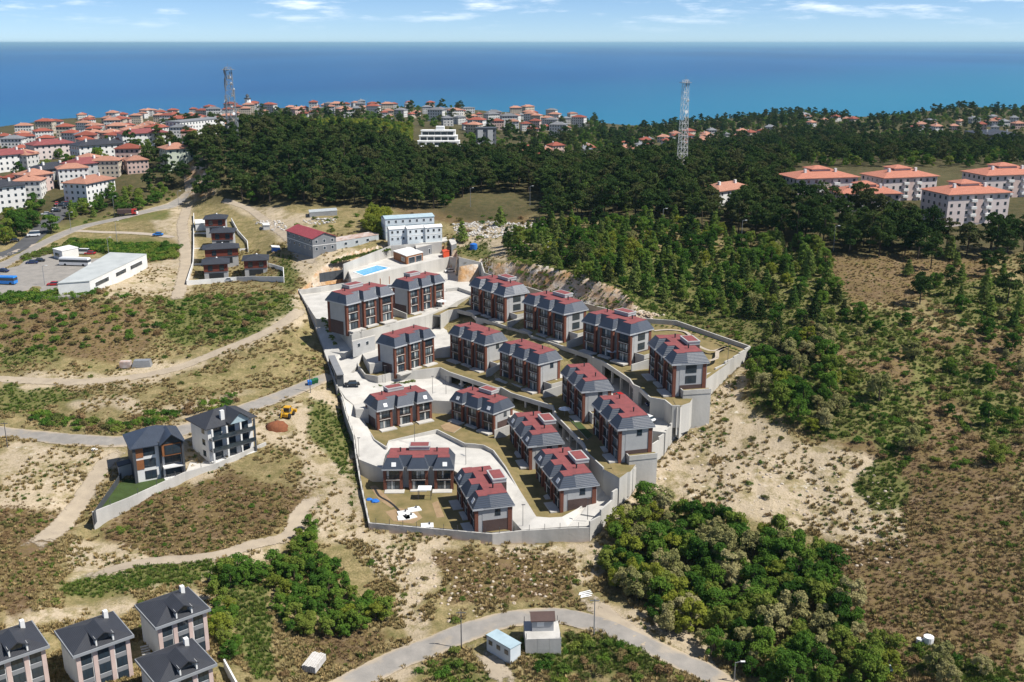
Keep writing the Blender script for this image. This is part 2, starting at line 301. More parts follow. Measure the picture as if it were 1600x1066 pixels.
# ---------------- the ground ----------------
def vnoise(x, y, s, seed=0):                       # value noise for ground relief
    x = np.asarray(x) / s + seed * 17.3; y = np.asarray(y) / s + seed * 9.1; ix = np.floor(x).astype(np.int64); iy = np.floor(y).astype(np.int64); fx = x - ix; fy = y - iy
    fx = fx * fx * (3 - 2 * fx); fy = fy * fy * (3 - 2 * fy)
    def h(a, b):
        k = (a * 374761393 + b * 668265263 + seed * 974711) & 0xffffffff; k = ((k ^ (k >> 13)) * 1274126177) & 0xffffffff; return ((k ^ (k >> 16)) & 0xffff) / 65535.0
    return (h(ix, iy) * (1 - fx) + h(ix + 1, iy) * fx) * (1 - fy) + (h(ix, iy + 1) * (1 - fx) + h(ix + 1, iy + 1) * fx) * fy
def fbm(x, y, s, o=4, seed=0): return sum(vnoise(x, y, s / 2 ** i, seed + i) * 0.5 ** i for i in range(o)) / sum(0.5 ** i for i in range(o))
# roads and tracks outside the site: pixel centre lines, width in metres
ROADS = [('road', 'asphalt', 5.2, [(-220,662),(-60,668),(40,680),(120,688),(200,690),(290,672),(380,640),(450,615),(505,592),(524,582)]),
 ('dirt_track', 'dirt_track', 4.0, [(-200,585),(-20,590),(60,596),(140,597),(200,591),(260,580),(330,555),(400,527),(450,500),(474,482)]),
 ('road', 'asphalt', 5.0, [(505,1090),(560,1062),(620,1032),(700,1000),(760,978),(820,965),(880,964),(930,975),(980,995),(1040,1022),(1100,1050),(1160,1085)]),
 ('dirt_track', 'dirt_track', 4.2, [(905,926),(935,950),(965,975),(1010,1003),(1060,1030)]),
 ('road', 'asphalt', 6.0, [(-150,470),(-40,432),(30,402),(90,370),(140,352),(200,338),(250,326),(285,310),(298,295)]),
 ('path', 'pavers_pale', 3.0, [(-60,425),(20,395),(80,376),(115,362),(160,363),(230,366),(275,372)]),
 ('dirt_track', 'dirt_track', 4.5, [(275,470),(285,440),(290,410),(288,380),(285,350),(292,322)]),
 ('dirt_track', 'dirt_track', 4.2, [(40,860),(80,835),(115,800),(140,760),(165,725),(200,700)]),
 ('dirt_track', 'dirt_track', 3.5, [(120,905),(220,880),(330,870),(400,850),(450,838),(470,800),(500,770)]),
 ('dirt_track', 'dirt_track', 4.0, [(735,1000),(762,1025),(790,1066),(810,1100)]),
 ('dirt_track', 'dirt_track', 4.0, [(345,312),(385,325),(420,350),(450,372),(470,400),(500,412)]),
 ('street', 'asphalt_dark', 8.0, [(-80,420),(0,400),(35,385),(75,350),(110,318),(150,300)])]
mat('pavers_pale', (0.42, 0.36, 0.29), (0.36, 0.30, 0.24), 0.6, 0.9, coord='World')
def smoothline(pts, step):                          # world points -> evenly spaced, rounded
    p = [Vector(q) for q in pts]; o = []
    for i in range(len(p) - 1):
        a, b, c, d = p[max(i - 1, 0)], p[i], p[i + 1], p[min(i + 2, len(p) - 1)]; n = max(2, int((c - b).length / step))
        for k in range(n):
            t = k / n; o.append(0.5 * ((2 * b) + (c - a) * t + (2 * a - 5 * b + 4 * c - d) * t * t + (3 * b - a - 3 * c + d) * t ** 3))
    o.append(p[-1]); return o
ROADW = []
for nm, mt_, wd, pl in ROADS:
    ROADW.append([(q.x, q.y) for q in smoothline([hit(u, v) for u, v in pl], 2.0)])
NX, NY = 620, 560
_s = np.linspace(-0.78, 0.78, NX); _l = np.linspace(math.log(70), math.log(1900), NY); GS, GL = np.meshgrid(_s, _l); GYw = np.exp(GL); GXw = GS * GYw
gz0 = base(GXw, GYw)
near = np.clip((700 - GYw) / 400, 0, 1)
rd = np.full(GXw.shape, 99.0)
for (nm, mt_, wd, pl), wl in zip(ROADS, ROADW):
    xs = [p[0] for p in wl]; ys = [p[1] for p in wl]
    m_ = (GXw > min(xs) - 12) & (GXw < max(xs) + 12) & (GYw > min(ys) - 12) & (GYw < max(ys) + 12)
    rd[m_] = np.minimum(rd[m_], dline(GXw[m_], GYw[m_], wl[::2] + [wl[-1]]) - wd / 2)
rough = np.clip((rd + 0.3) / 3.0, 0, 1)
FLAT = []                                            # pixel outlines of levelled yards
PARK = [(-80,470),(-60,438),(30,415),(45,402),(120,392),(170,398),(232,402),(222,412),(150,448),(130,462),(60,466)]
PU, PV = proj(GXw, GYw, gz0)
flat = np.clip(1 - dline(PU, PV, [(0, 440), (200, 410)]) / 60, 0, 1)
def relief(x, y): return (fbm(x, y, 22, 4, 3) - 0.5) * 2.6 + (fbm(x, y, 4.5, 3, 8) - 0.5) * 1.0
gzz = gz0 + relief(GXw, GYw) * near * rough * (1 - flat)
inside = inpoly(GXw, GYw, [(p.x, p.y) for p in SITEW])
_bw = SITEW[:17]; _db = np.full(GXw.shape, 99.0); _zw = np.full(GXw.shape, 99.0)
for pa, pb in zip(_bw[:-1], _bw[1:]):               # cut the slope back above the rear walls
    dx, dy = pb.x - pa.x, pb.y - pa.y; tt = np.clip(((GXw - pa.x) * dx + (GYw - pa.y) * dy) / (dx * dx + dy * dy), 0, 1); dd = np.hypot(GXw - pa.x - tt * dx, GYw - pa.y - tt * dy)
    k_ = dd < _db; _db = np.where(k_, dd, _db); _zw = np.where(k_, pa.z + (pb.z - pa.z) * tt, _zw)
gzz = np.where(_db < 25, np.minimum(gzz, _zw - 0.4 + np.maximum(0, _db - 1.2) * (1.05 + 0.8 * fbm(GXw, GYw, 5, 3, 77))), gzz)
gzz = np.where(inside, gzz - 7.5, gzz)
def ground(x, y):                                    # height of the built ground
    x = np.asarray(x, float); y = np.asarray(y, float); fx = np.clip((x / y + 0.78) / 1.56 * (NX - 1), 0, NX - 1.001); fy = np.clip((np.log(y) - math.log(70)) / (math.log(1900) - math.log(70)) * (NY - 1), 0, NY - 1.001)
    ix = fx.astype(int); iy = fy.astype(int); tx = fx - ix; ty = fy - iy
    return (gzz[iy, ix] * (1 - tx) + gzz[iy, ix + 1] * tx) * (1 - ty) + (gzz[iy + 1, ix] * (1 - tx) + gzz[iy + 1, ix + 1] * tx) * ty
# what grows or lies where (pixel outlines)
SAND = [[(0,695),(200,700),(190,740),(140,780),(80,860),(30,880),(0,860)],[(200,695),(330,650),(420,640),(520,600),(545,680),(480,720),(430,690),(400,720),(300,760)],[(100,640),(300,655),(440,600),(330,620),(240,640),(100,620)],
 [(470,720),(560,690),(575,830),(930,842),(960,880),(900,920),(860,900),(760,850),(560,850),(480,840),(440,800)],[(160,470),(300,455),(300,400),(275,400),(215,420),(170,450)],[(230,340),(300,310),(305,370),(290,440),(270,440),(285,380),(240,360)],
 [(1000,690),(1060,660),(1160,560),(1170,640),(1230,680),(1400,720),(1400,780),(1330,850),(1200,820),(1100,780),(1000,800),(950,840),(930,830)],[(1200,780),(1420,740),(1420,860),(1300,870)],
 [(120,830),(330,860),(470,830),(440,870),(250,920),(100,910)],[(0,960),(200,940),(330,920),(330,960),(250,940),(90,990),(0,1010)],[(480,380),(560,390),(540,430),(480,440),(450,420)],[(330,310),(480,330),(500,350),(440,380),(400,340)],
 [(560,860),(700,850),(660,940),(690,980),(640,1000),(600,900)],[(930,930),(1010,960),(1120,1010),(1150,1060),(1050,1030),(940,970)],[(720,350),(850,345),(830,400),(760,410),(710,380)],[(540,1066),(620,1010),(700,990),(640,1066)],[(395,480),(480,455),(480,500),(360,560),(330,560),(410,510)],[(0,590),(330,560),(330,575),(180,610),(0,612)]]
HEATH = [[(0,480),(220,470),(230,540),(180,560),(60,560),(0,560)],[(0,800),(120,790),(90,880),(60,960),(0,980)],[(150,820),(330,740),(480,760),(420,830),(300,870),(190,850)],[(1230,540),(1600,520),(1600,1066),(1420,1066),(1330,960),(1290,880),(1420,850),(1400,740),(1290,690),(1200,640)],
 [(1290,400),(1560,400),(1520,460),(1300,470)],[(1290,870),(1600,780),(1600,1066),(1350,1000)],[(720,300),(840,300),(830,350),(700,350)],[(470,1000),(560,985),(620,1000),(540,1050)],[(680,860),(900,870),(900,940),(700,960)],[(600,320),(700,310),(780,330),(760,350),(640,340)]]
GREEN = [[(1300,480),(1420,500),(1440,540),(1330,560),(1290,530)],[(1400,560),(1520,540),(1560,600),(1450,640)],[(1300,600),(1420,610),(1460,680),(1380,720),(1320,680)],[(1500,620),(1600,600),(1600,700),(1540,690)],[(1420,440),(1600,440),(1600,520),(1500,500)],[(1240,450),(1310,440),(1330,480),(1250,520)],[(230,470),(440,455),(470,470),(400,520),(330,540),(260,530)],[(0,560),(60,540),(120,560),(0,580)],[(480,630),(545,640),(560,820),(520,700),(480,680)],[(110,372),(280,378),(275,395),(250,410),(170,400),(110,385)],[(0,600),(180,620),(60,640),(0,650)],[(330,900),(420,890),(430,1066),(380,1066),(360,980)],
 [(640,1066),(720,1020),(780,1066)],[(800,1010),(1000,1000),(1080,1066),(860,1066)],[(700,385),(760,380),(770,420),(720,400)],[(780,390),(1280,390),(1300,520),(1180,540),(900,450)],[(1170,560),(1300,560),(1450,650),(1400,720),(1180,640)],[(1350,750),(1410,720),(1420,800),(1370,800)],[(1430,1010),(1560,1040),(1600,1066),(1400,1066)],
 [(100,900),(350,880),(350,890),(240,920),(90,940)],[(430,400),(470,420),(460,450),(430,440)],[(0,395),(110,345),(250,325),(270,340),(120,355),(30,395)]]
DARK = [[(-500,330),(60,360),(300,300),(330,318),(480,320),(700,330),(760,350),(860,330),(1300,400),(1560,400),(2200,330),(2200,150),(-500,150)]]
jx = (fbm(GXw, GYw, 9, 3, 21) - 0.5); jy = (fbm(GXw, GYw, 9, 3, 31) - 0.5)
JU = PU + jx * 60 * np.clip(PV / 800, 0.1, 1); JV = PV + jy * 46 * np.clip(PV / 800, 0.1, 1)
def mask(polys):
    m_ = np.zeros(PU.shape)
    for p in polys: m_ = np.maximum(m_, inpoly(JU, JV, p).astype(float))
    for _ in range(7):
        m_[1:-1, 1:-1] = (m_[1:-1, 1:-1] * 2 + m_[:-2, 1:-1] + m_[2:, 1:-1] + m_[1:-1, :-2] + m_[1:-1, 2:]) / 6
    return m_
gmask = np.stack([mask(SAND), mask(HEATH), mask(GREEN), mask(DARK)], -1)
gm = bpy.data.meshes.new('ground'); nv = NX * NY
gm.vertices.add(nv); gm.vertices.foreach_set('co', np.stack([GXw, GYw, gzz], -1).reshape(-1).astype(np.float32))
ii = (np.arange(NY - 1)[:, None] * NX + np.arange(NX - 1)[None]).reshape(-1); q = np.stack([ii, ii + 1, ii + 1 + NX, ii + NX], -1)
gm.loops.add(q.size); gm.loops.foreach_set('vertex_index', q.reshape(-1).astype(np.int32)); gm.polygons.add(len(q))
gm.polygons.foreach_set('loop_start', np.arange(0, q.size, 4, dtype=np.int32)); gm.polygons.foreach_set('use_smooth', np.ones(len(q), bool)); gm.update(calc_edges=True)
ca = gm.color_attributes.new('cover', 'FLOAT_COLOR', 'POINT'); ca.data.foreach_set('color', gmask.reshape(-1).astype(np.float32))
m, t, o = newmat('ground'); L = t.links.new
b = NN(t, 'ShaderNodeBsdfPrincipled', i_Roughness=0.95); b.inputs['Specular IOR Level'].default_value = 0.1; L(b.outputs[0], o.inputs[0])
ge = NN(t, 'ShaderNodeNewGeometry'); at_ = NN(t, 'ShaderNodeAttribute', attribute_name='cover'); sp = NN(t, 'ShaderNodeSeparateColor'); L(at_.outputs['Color'], sp.inputs[0])
def noise(sc, de=5.0, ro=0.62, st=None):
    n = NN(t, 'ShaderNodeTexNoise', i_Scale=sc, i_Detail=de, i_Roughness=ro)
    if st: mm = NN(t, 'ShaderNodeMapping'); mm.inputs['Scale'].default_value = st; L(ge.outputs[0], mm.inputs[0]); L(mm.outputs[0], n.inputs['Vector'])
    else: L(ge.outputs[0], n.inputs['Vector'])
    return n.outputs[0]
def rng(x, a, c, d=0.0, e=1.0): r = NN(t, 'ShaderNodeMapRange', i_1=a, i_2=c, i_3=d, i_4=e); L(x, r.inputs[0]); return r.outputs[0]
def mix(f_, a, c):
    x = NN(t, 'ShaderNodeMix', data_type='RGBA')
    for k, s_ in ((0, f_), (6, a), (7, c)):
        if isinstance(s_, (float, int)): x.inputs[k].default_value = s_
        elif isinstance(s_, tuple): x.inputs[k].default_value = lin(s_)
        else: L(s_, x.inputs[k])
    return x.outputs[2]
def math_(op, a, c):
    x = NN(t, 'ShaderNodeMath', operation=op)
    for k, s_ in ((0, a), (1, c)):
        if isinstance(s_, (float, int)): x.inputs[k].default_value = s_
        else: L(s_, x.inputs[k])
    return x.outputs[0]
nA = noise(0.05, 6); nB = noise(0.32, 7, 0.68); nC = noise(1.3, 6, 0.7); nD = noise(0.11, 7, 0.7); nE = noise(0.16, 9, 0.72); nF = noise(0.24, 8, 0.7, (1, 1.6, 1)); nG = noise(2.4, 8, 0.75); nH = noise(0.02, 5)
grass = mix(rng(nB, 0.35, 0.66), mix(rng(nC, 0.3, 0.7), (0.40, 0.315, 0.165), (0.27, 0.20, 0.10)), mix(rng(nC, 0.3, 0.7), (0.16, 0.135, 0.055), (0.105, 0.105, 0.035)))
sand = mix(rng(nB, 0.3, 0.7), (0.46, 0.375, 0.265), mix(rng(nC, 0.4, 0.6), (0.38, 0.30, 0.195), (0.44, 0.36, 0.255)))
sand = mix(rng(nE, 0.50, 0.60), sand, mix(rng(nC, 0.35, 0.65), (0.34, 0.265, 0.15), (0.20, 0.17, 0.085)))
sand = mix(rng(nF, 0.60, 0.70), sand, (0.60, 0.54, 0.44))
sand = mix(math_('MULTIPLY', rng(nG, 0.50, 0.58), rng(nB, 0.40, 0.60, 0.15, 0.85)), sand, mix(rng(nB, .4, .6), (0.215, 0.165, 0.085), (0.16, 0.145, 0.06)))
grass = mix(math_('MULTIPLY', rng(nG, 0.50, 0.58), 0.6), grass, mix(rng(nD, .4, .6), (0.12, 0.095, 0.045), (0.095, 0.10, 0.03)))
heath = mix(rng(nB, 0.35, 0.65), mix(rng(nC, 0.3, 0.7), (0.205, 0.135, 0.08), (0.135, 0.09, 0.053)), mix(rng(nC, 0.3, 0.7), (0.175, 0.125, 0.048), (0.12, 0.095, 0.035)))
green = mix(rng(nB, 0.33, 0.67), mix(rng(nC, 0.3, 0.7), (0.11, 0.135, 0.035), (0.07, 0.09, 0.024)), mix(rng(nC, 0.3, 0.7), (0.22, 0.185, 0.08), (0.14, 0.12, 0.045)))
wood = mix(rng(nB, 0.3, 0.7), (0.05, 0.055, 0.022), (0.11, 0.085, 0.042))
heath = mix(math_('MULTIPLY', rng(nG, 0.52, 0.60), 0.7), heath, mix(rng(nD, .4, .6), (0.075, 0.05, 0.028), (0.21, 0.165, 0.06)))
heath = mix(rng(nF, 0.58, 0.70), heath, (0.30, 0.225, 0.15))
def soft(ch): return rng(math_('ADD', ch, math_('MULTIPLY', math_('SUBTRACT', nE, 0.5), 1.5)), 0.25, 0.75)
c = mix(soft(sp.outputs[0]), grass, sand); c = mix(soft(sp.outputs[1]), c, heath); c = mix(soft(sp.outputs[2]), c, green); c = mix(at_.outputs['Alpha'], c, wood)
nz = NN(t, 'ShaderNodeSeparateXYZ'); L(ge.outputs['True Normal'], nz.inputs[0])
rockc = mix(rng(nD, 0.4, 0.6), mix(rng(nB, 0.4, 0.6), (0.64, 0.585, 0.51), (0.44, 0.36, 0.27)), mix(rng(nC, 0.35, 0.65), (0.50, 0.30, 0.14), (0.33, 0.19, 0.09)))
hv = NN(t, 'ShaderNodeHueSaturation'); L(c, hv.inputs['Color']); L(rng(nH, 0.3, 0.7, 0.78, 1.2), hv.inputs['Value']); c = hv.outputs[0]
c = mix(rng(nz.outputs[2], 0.86, 0.74), c, rockc)
L(c, b.inputs['Base Color'])
bp = NN(t, 'ShaderNodeBump', i_Strength=0.9, i_Distance=0.5); L(math_('ADD', nB, math_('MULTIPLY', nC, 0.6)), bp.inputs['Height']); L(bp.outputs[0], b.inputs['Normal'])
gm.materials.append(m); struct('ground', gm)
# roads and tracks
for nm in ('asphalt', 'dirt_track', 'pavers_pale', 'asphalt_dark'):          # crumbling edges
    m = MATS[nm].copy(); m.name = nm + '_road'; MATS[m.name] = m; t = m.node_tree; L = t.links.new; o = [n for n in t.nodes if n.type == 'OUTPUT_MATERIAL'][0]; pb_ = [n for n in t.nodes if n.type == 'BSDF_PRINCIPLED'][0]; ge = [n for n in t.nodes if n.type == 'NEW_GEOMETRY'][0]
    ed = NN(t, 'ShaderNodeAttribute', attribute_name='edge'); n1 = noise(0.55, 6, 0.7); k_ = 1.1 if nm == 'dirt_track' else 0.5
    al = rng(math_('ADD', ed.outputs['Fac'], math_('MULTIPLY', math_('SUBTRACT', n1, 0.5), 2.2 * k_)), 0.30, 0.62 if nm == 'dirt_track' else 0.42); tr_ = NN(t, 'ShaderNodeBsdfTransparent'); ms_ = NN(t, 'ShaderNodeMixShader'); L(al, ms_.inputs[0]); L(tr_.outputs[0], ms_.inputs[1]); L(pb_.outputs[0], ms_.inputs[2]); L(ms_.outputs[0], o.inputs[0])
    if nm == 'asphalt':
        src = pb_.inputs['Base Color'].links[0].from_socket; L(mix(rng(math_('ADD', ed.outputs['Fac'], math_('MULTIPLY', math_('SUBTRACT', noise(0.15, 6), 0.5), 1.8)), 0.35, 0.9), (0.40, 0.32, 0.22), src), pb_.inputs['Base Color'])
for (nm, mt_, wd, pl), wl in zip(ROADS, ROADW):
    vs = []; n = len(wl); K = 9; eg = []; wd = wd * 1.25
    for i, (x, y) in enumerate(wl):
        a = Vector(wl[max(i - 1, 0)]); c_ = Vector(wl[min(i + 1, n - 1)]); d = (c_ - a).normalized(); nn = Vector((-d.y, d.x)); fade = min(1, i / 4 if wl[0][1] < 999 else 1, (n - 1 - i) / 4)
        for k in range(K):
            f_ = k / (K - 1) * 2 - 1; q_ = Vector((x, y)) + nn * wd * f_ / 2; e = -0.14 if abs(f_) > 0.99 else 0.0
            vs.append((q_.x, q_.y, max(float(ground(q_.x, q_.y)), gz(q_.x, q_.y)) + 0.14 + e + 0.02 * (mt_ == 'asphalt'))); eg.append(min(1.0, (1 - abs(f_)) * 2.6) * fade)
    fs = [(i * K + k, i * K + k + 1, (i + 1) * K + k + 1, (i + 1) * K + k) for i in range(n - 1) for k in range(K - 1)]
    me = MB().add(vs, fs).mesh(nm, mt_ + '_road', True); ea = me.attributes.new('edge', 'FLOAT', 'POINT'); ea.data.foreach_set('value', eg); struct(nm, me)
# the sea
m, t, o = newmat('sea'); L = t.links.new
b = NN(t, 'ShaderNodeBsdfPrincipled', i_Roughness=0.35); b.inputs['Specular IOR Level'].default_value = 0.1; L(b.outputs[0], o.inputs[0])
ge = NN(t, 'ShaderNodeNewGeometry'); sx = NN(t, 'ShaderNodeSeparateXYZ'); L(ge.outputs[0], sx.inputs[0])
nn_ = noise(0.0011, 5, 0.6, (1, 0.45, 1)); far = rng(math_('ADD', math_('ADD', sx.outputs[1], math_('MULTIPLY', sx.outputs[0], -1.2)), math_('MULTIPLY', math_('SUBTRACT', nn_, 0.5), 1600)), 1500, 4300)
deep = mix(rng(noise(0.00035, 6, 0.6, (1, 0.3, 1)), 0.35, 0.65), (0.003, 0.056, 0.165), (0.010, 0.105, 0.26))  # broad streaks like cloud shadow, mixed into the water colour
L(mix(far, (0.010, 0.150, 0.245), deep), b.inputs['Base Color'])
bp = NN(t, 'ShaderNodeBump', i_Strength=0.5, i_Distance=2.0); L(math_('ADD', noise(0.05, 6, 0.6, (0.6, 1, 1)), noise(0.008, 4, 0.6, (0.5, 1, 1))), bp.inputs['Height']); L(bp.outputs[0], b.inputs['Normal'])
struct('sea', MB().add([(-300000, 800, SEA), (300000, 800, SEA), (300000, 350000, SEA), (-300000, 350000, SEA)], [(0, 1, 2, 3)]).mesh('sea', m))
# ---------------- the villas of the walled estate ----------------
VL, VW, SH = 17.6, 8.4, 2.66
BAYS = [(0, 5.2), (6.2, 11.4), (12.4, 17.6)]
def villa_tpl(ns, tower=True, side_low='brick_dark'):
    H = ns * SH; T = []; z0 = H + 0.35
    def walls(b):
        b.box(0.45, 1.5, -1.5, VL - 0.45, VW - 0.4, H)
        for x0, x1 in BAYS: b.box(x0 + 0.5, 0.12, -1.5, x1 - 0.5, 1.6, H - 0.01)
    T.append(('wall', pm('villa_wall', 'plaster_grey', walls), None, []))
    pl_ = pm('plinth', 'brick_dark', lambda b: b.box(-0.025, 1.6, -1.5, 0.025, VW - 0.6, 2.6))
    for x in (0.426, VL - 0.426): T.append(('plinth', pl_, (x, 0, 0), []))
    pier = pm('brick_pier', 'brick_red', lambda b: b.box(-0.36, -0.12, -1.5, 0.36, 0.6, H - 0.02))
    for x0, x1 in BAYS:
        for x in (x0 + 0.62, x1 - 0.62): T.append(('brick_pier', pier, (x, 0, 0), []))
    cor = pm('corner_pier', 'brick_red', lambda b: b.box(-0.07, -0.45, -1.5, 0.07, 0.45, H - 0.03))
    for x in (0.40, VL - 0.40):
        for y in (VW - 1.0,): T.append(('corner_pier', cor, (x, y, 0), []))
    spn = pm('spandrel', 'brick_red', lambda b: b.box(-1.6, 0.0, -0.42, 1.6, 0.13, 0.28))
    slb = pm('balcony_slab', 'concrete', lambda b: b.box(-1.7, -0.25, -0.1, 1.7, 0.14, 0.05))
    fr = pm('window', 'frame_dark', lambda b: (b.box(-1.55, 0.0, 0.12, 1.55, 0.11, 0.22), b.box(-1.55, 0.0, 2.25, 1.55, 0.11, 2.36), *[b.box(x - 0.06, 0.0, 0.2, x + 0.06, 0.11, 2.28) for x in (-1.5, -0.52, 0.52, 1.5)]))
    pn = pm('pane', 'glass', lambda b: b.box(-0.47, 0.05, 0.22, 0.47, 0.09, 2.25))
    cu = pm('pane', 'glass_pale', lambda b: b.box(-0.47, 0.05, 0.22, 0.47, 0.09, 2.25))
    ct = pm('curtain_pane', 'curtain', lambda b: b.box(-0.24, 0.03, 0.22, 0.24, 0.049, 2.25))
    ral = pm('railing', 'frame_dark', lambda b: (b.box(-1.6, -0.24, 0.95, 1.6, -0.2, 1.02), *[b.box(-1.6 + i * 0.2 - 0.02, -0.235, 0.05, -1.6 + i * 0.2 + 0.02, -0.205, 0.97) for i in range(17)]))
    rnd = random.Random(ns)
    for s in range(ns):
        for k, (x0, x1) in enumerate(BAYS):
            xc = (x0 + x1) / 2; z = s * SH
            ch = [('pane', pn if rnd.random() < 0.7 else cu, (dx, 0, 0)) for dx in (-1.01, 0, 1.01)]
            if rnd.random() < 0.75: ch.append(('curtain_pane', ct, (rnd.choice((-1.2, -0.3, 0.25, 0.9)), 0, 0)))
            T.append(('window', fr, (xc, 0, z), ch))
            T.append(('spandrel', spn, (xc, 0, z + SH), [])) if s < ns - 1 else None
            if s > 0: T.append(('railing', ral, (xc, 0, z), [('balcony_slab', slb, (0, 0, 0))]))
    sw = pm('side_window', 'frame_dark', lambda b: (b.box(-0.03, -0.6, 0.9, 0.05, 0.6, 2.3), b.box(-0.03, -0.66, 0.82, 0.07, 0.66, 0.9)))
    sp_ = pm('pane', 'glass', lambda b: (b.box(0.05, -0.54, 0.97, 0.07, -0.04, 2.24), b.box(0.05, 0.04, 0.97, 0.07, 0.54, 2.24)))
    sw2 = pm('side_window', 'frame_dark', lambda b: (b.box(-0.03, -1.3, 0.35, 0.05, 1.3, 2.3),)); sp2 = pm('pane', 'glass', lambda b: (b.box(0.05, -1.22, 0.43, 0.07, -0.04, 2.24), b.box(0.05, 0.04, 0.43, 0.07, 1.22, 2.24)))
    big = ns == 3 and tower
    for s in ((1, 2) if big else (ns - 1,)): T.append(('side_window', sw2 if big else sw, (VL - 0.45, 4.2 if big else 4.8, s * SH), [('pane', sp2 if big else sp_, (0, 0, 0))]))
    T.append(('eave_gutter', pm('eave_gutter', 'gutter', lambda b: (b.box(0.05, 1.2, H - 0.05, VL - 0.05, VW + 0.05, z0), *[b.box(x0 - 0.03, -0.62, H - 0.06, x1 + 0.03, 1.6, z0 - 0.004) for x0, x1 in BAYS])), None, []))
    rm = pm('roof', 'slate', lambda b: b.frus((0, 1.15, VL, VW), z0 + 0.002, (1.45, 2.6, VL - 1.45, VW - 1.2), z0 + 2.3))
    sky_f = pm('skylight', 'frame_white', lambda b: b.add([(-0.55, -0.40, 0.5), (0.55, -0.40, 0.5), (0.55, 0.16, 1.38), (-0.55, 0.16, 1.38), (-0.55, -0.50, 0.56), (0.55, -0.50, 0.56), (0.55, 0.06, 1.44), (-0.55, 0.06, 1.44)], [(4, 5, 6, 7), (0, 1, 5, 4), (1, 2, 6, 5), (2, 3, 7, 6), (3, 0, 4, 7)]))
    T.append(('roof', rm, None, []))
    rb = pm('roof_bay', 'slate', lambda b: b.frus((-2.6, -0.6, 2.6, 3.2), z0 + 0.004, (-1.5, 0.85, 1.5, 3.2), z0 + 2.31))
    for i, (x0, x1) in enumerate(BAYS):
        T.append(('roof_bay', rb, ((x0 + x1) / 2, 0, 0), [('skylight', sky_f, (0.3, 0.14, z0 + 0.0))] if (i != 1 and ns == 2) else []))
    def deck(b):
        b.box(1.5, 2.65, z0 + 2.15, VL - 1.5, VW - 1.25, z0 + 2.4)
        for x0, x1 in BAYS: b.box((x0 + x1) / 2 - 1.45, 0.9, z0 + 2.16, (x0 + x1) / 2 + 1.45, 2.8, z0 + 2.39)
    dk = [('chimney', pm('chimney', 'frame_dark', lambda b: (b.tube((0, 0, z0 + 2.4), (0, 0, z0 + 3.3), 0.16, n=8), b.tube((0, 0, z0 + 3.3), (0, 0, z0 + 3.45), 0.26, 0.2, n=8))), (x, 4.8, 0)) for x in (4.2, 13.2)]
    T.append(('roof_deck', pm('roof_deck', 'roof_red', deck), None, dk))
    if tower:
        T.append(('stair_tower', pm('stair_tower', 'plaster_grey', lambda b: (b.box(6.3, VW - 3.1, H, 11.3, VW - 0.1, z0 + 3.2), b.box(6.2, VW - 3.2, z0 + 3.2, 11.4, VW, z0 + 3.5))), None,
                  [('tower_deck', pm('tower_deck', 'roof_red', lambda b: b.box(6.55, VW - 2.85, z0 + 3.4, 11.05, VW - 0.35, z0 + 3.54)), None),
                   ('tower_brick', pm('tower_brick', 'brick_dark', lambda b: b.box(6.28, VW - 3.12, H, 11.32, VW - 0.08, z0 + 2.5)), None)]))
    T.append(('terrace', pm('terrace', 'concrete', lambda b: (b.box(0.6, -2.1, -0.3, 5.4, 0.1, 0.12), b.box(12.2, -2.1, -0.3, 17.0, 0.1, 0.12), b.box(6.8, -1.2, -0.3, 10.8, 0.1, 0.16))), None, []))
    return [x for x in T if x]
VIL = { # eave corners left, right in pixels; floor level; storeys
 'A1': ((544.7,479.5),(613.2,459.8),18.6,3),'A2': ((639.5,454.1),(695.8,440),18.2,3),'B1': ((731.9,446.9),(788.2,465.7),18.2,3),'B2': ((815.4,474.1),(881,493.8),18,3),'B3': ((908.4,504),(984.4,525.7),17.6,3),'B4': ((1011.6,538.8),(1050,572.6),17,3),
 'C1': ((617.9,543.8),(679.8,526),10.5,3),'C2': ((700.4,521),(757,540.3),10.5,3),'C3': ((777.9,548.2),(840.7,570.7),10.5,3),'C4': ((875.7,582.3),(908.5,613.8),9.5,3),'C5': ((924.3,632.2),(965,672.9),8.6,3),
 'D1': ((588.8,643.5),(677,625.7),3.4,2),'D2': ((702.3,625.7),(770.6,648),3.4,2),'D3': ((793,659.8),(824.5,700.5),2.0,2),'D4': ((833.6,717.6),(873,767.5),0.6,2),'E1': ((596.3,734.7),(709.8,733.8),-0.4,2),'E2': ((709.8,747),(738.9,799.5),-0.4,2)}
VLAB = {'A1': 'three-storey brick villa below the grey gate panel, leftmost of the top row', 'A2': 'three-storey brick villa directly in front of the swimming pool terrace', 'B1': 'three-storey red-topped villa beside the playground, below the rocky cutting',
 'B2': 'second three-storey villa from the playground along the rocky cutting', 'B3': 'third three-storey villa from the playground, left of the curving garden path', 'B4': 'three-storey villa at the right corner beside the curving garden path',
 'C1': 'three-storey villa on the curved concrete terrace above the gatehouse', 'C2': 'three-storey villa in the middle row, right of the curved terrace villa', 'C3': 'third villa in the middle row, above a lawn-topped garage',
 'C4': 'middle-row villa seen end-on behind the bright green lawn with parasol', 'C5': 'middle-row villa nearest the stepped right boundary wall, beside white parked car', 'D1': 'two-storey villa with three pale roof bays below the planted strip by the gatehouse',
 'D2': 'two-storey villa beside the open concrete plaza, right of the pale-roofed villa', 'D3': 'two-storey end-on villa in the third row, upper of two above the long lawn strip', 'D4': 'two-storey end-on villa in the third row, lower of two by the lawn strip',
 'E1': 'two-storey villa facing the unfinished lawn with white canopy', 'E2': 'two-storey villa at the bottom corner casting shade on the unfinished lawn'}
VT = {3: villa_tpl(3), 2: villa_tpl(2), 'c': villa_tpl(3, False)}
VF = {}
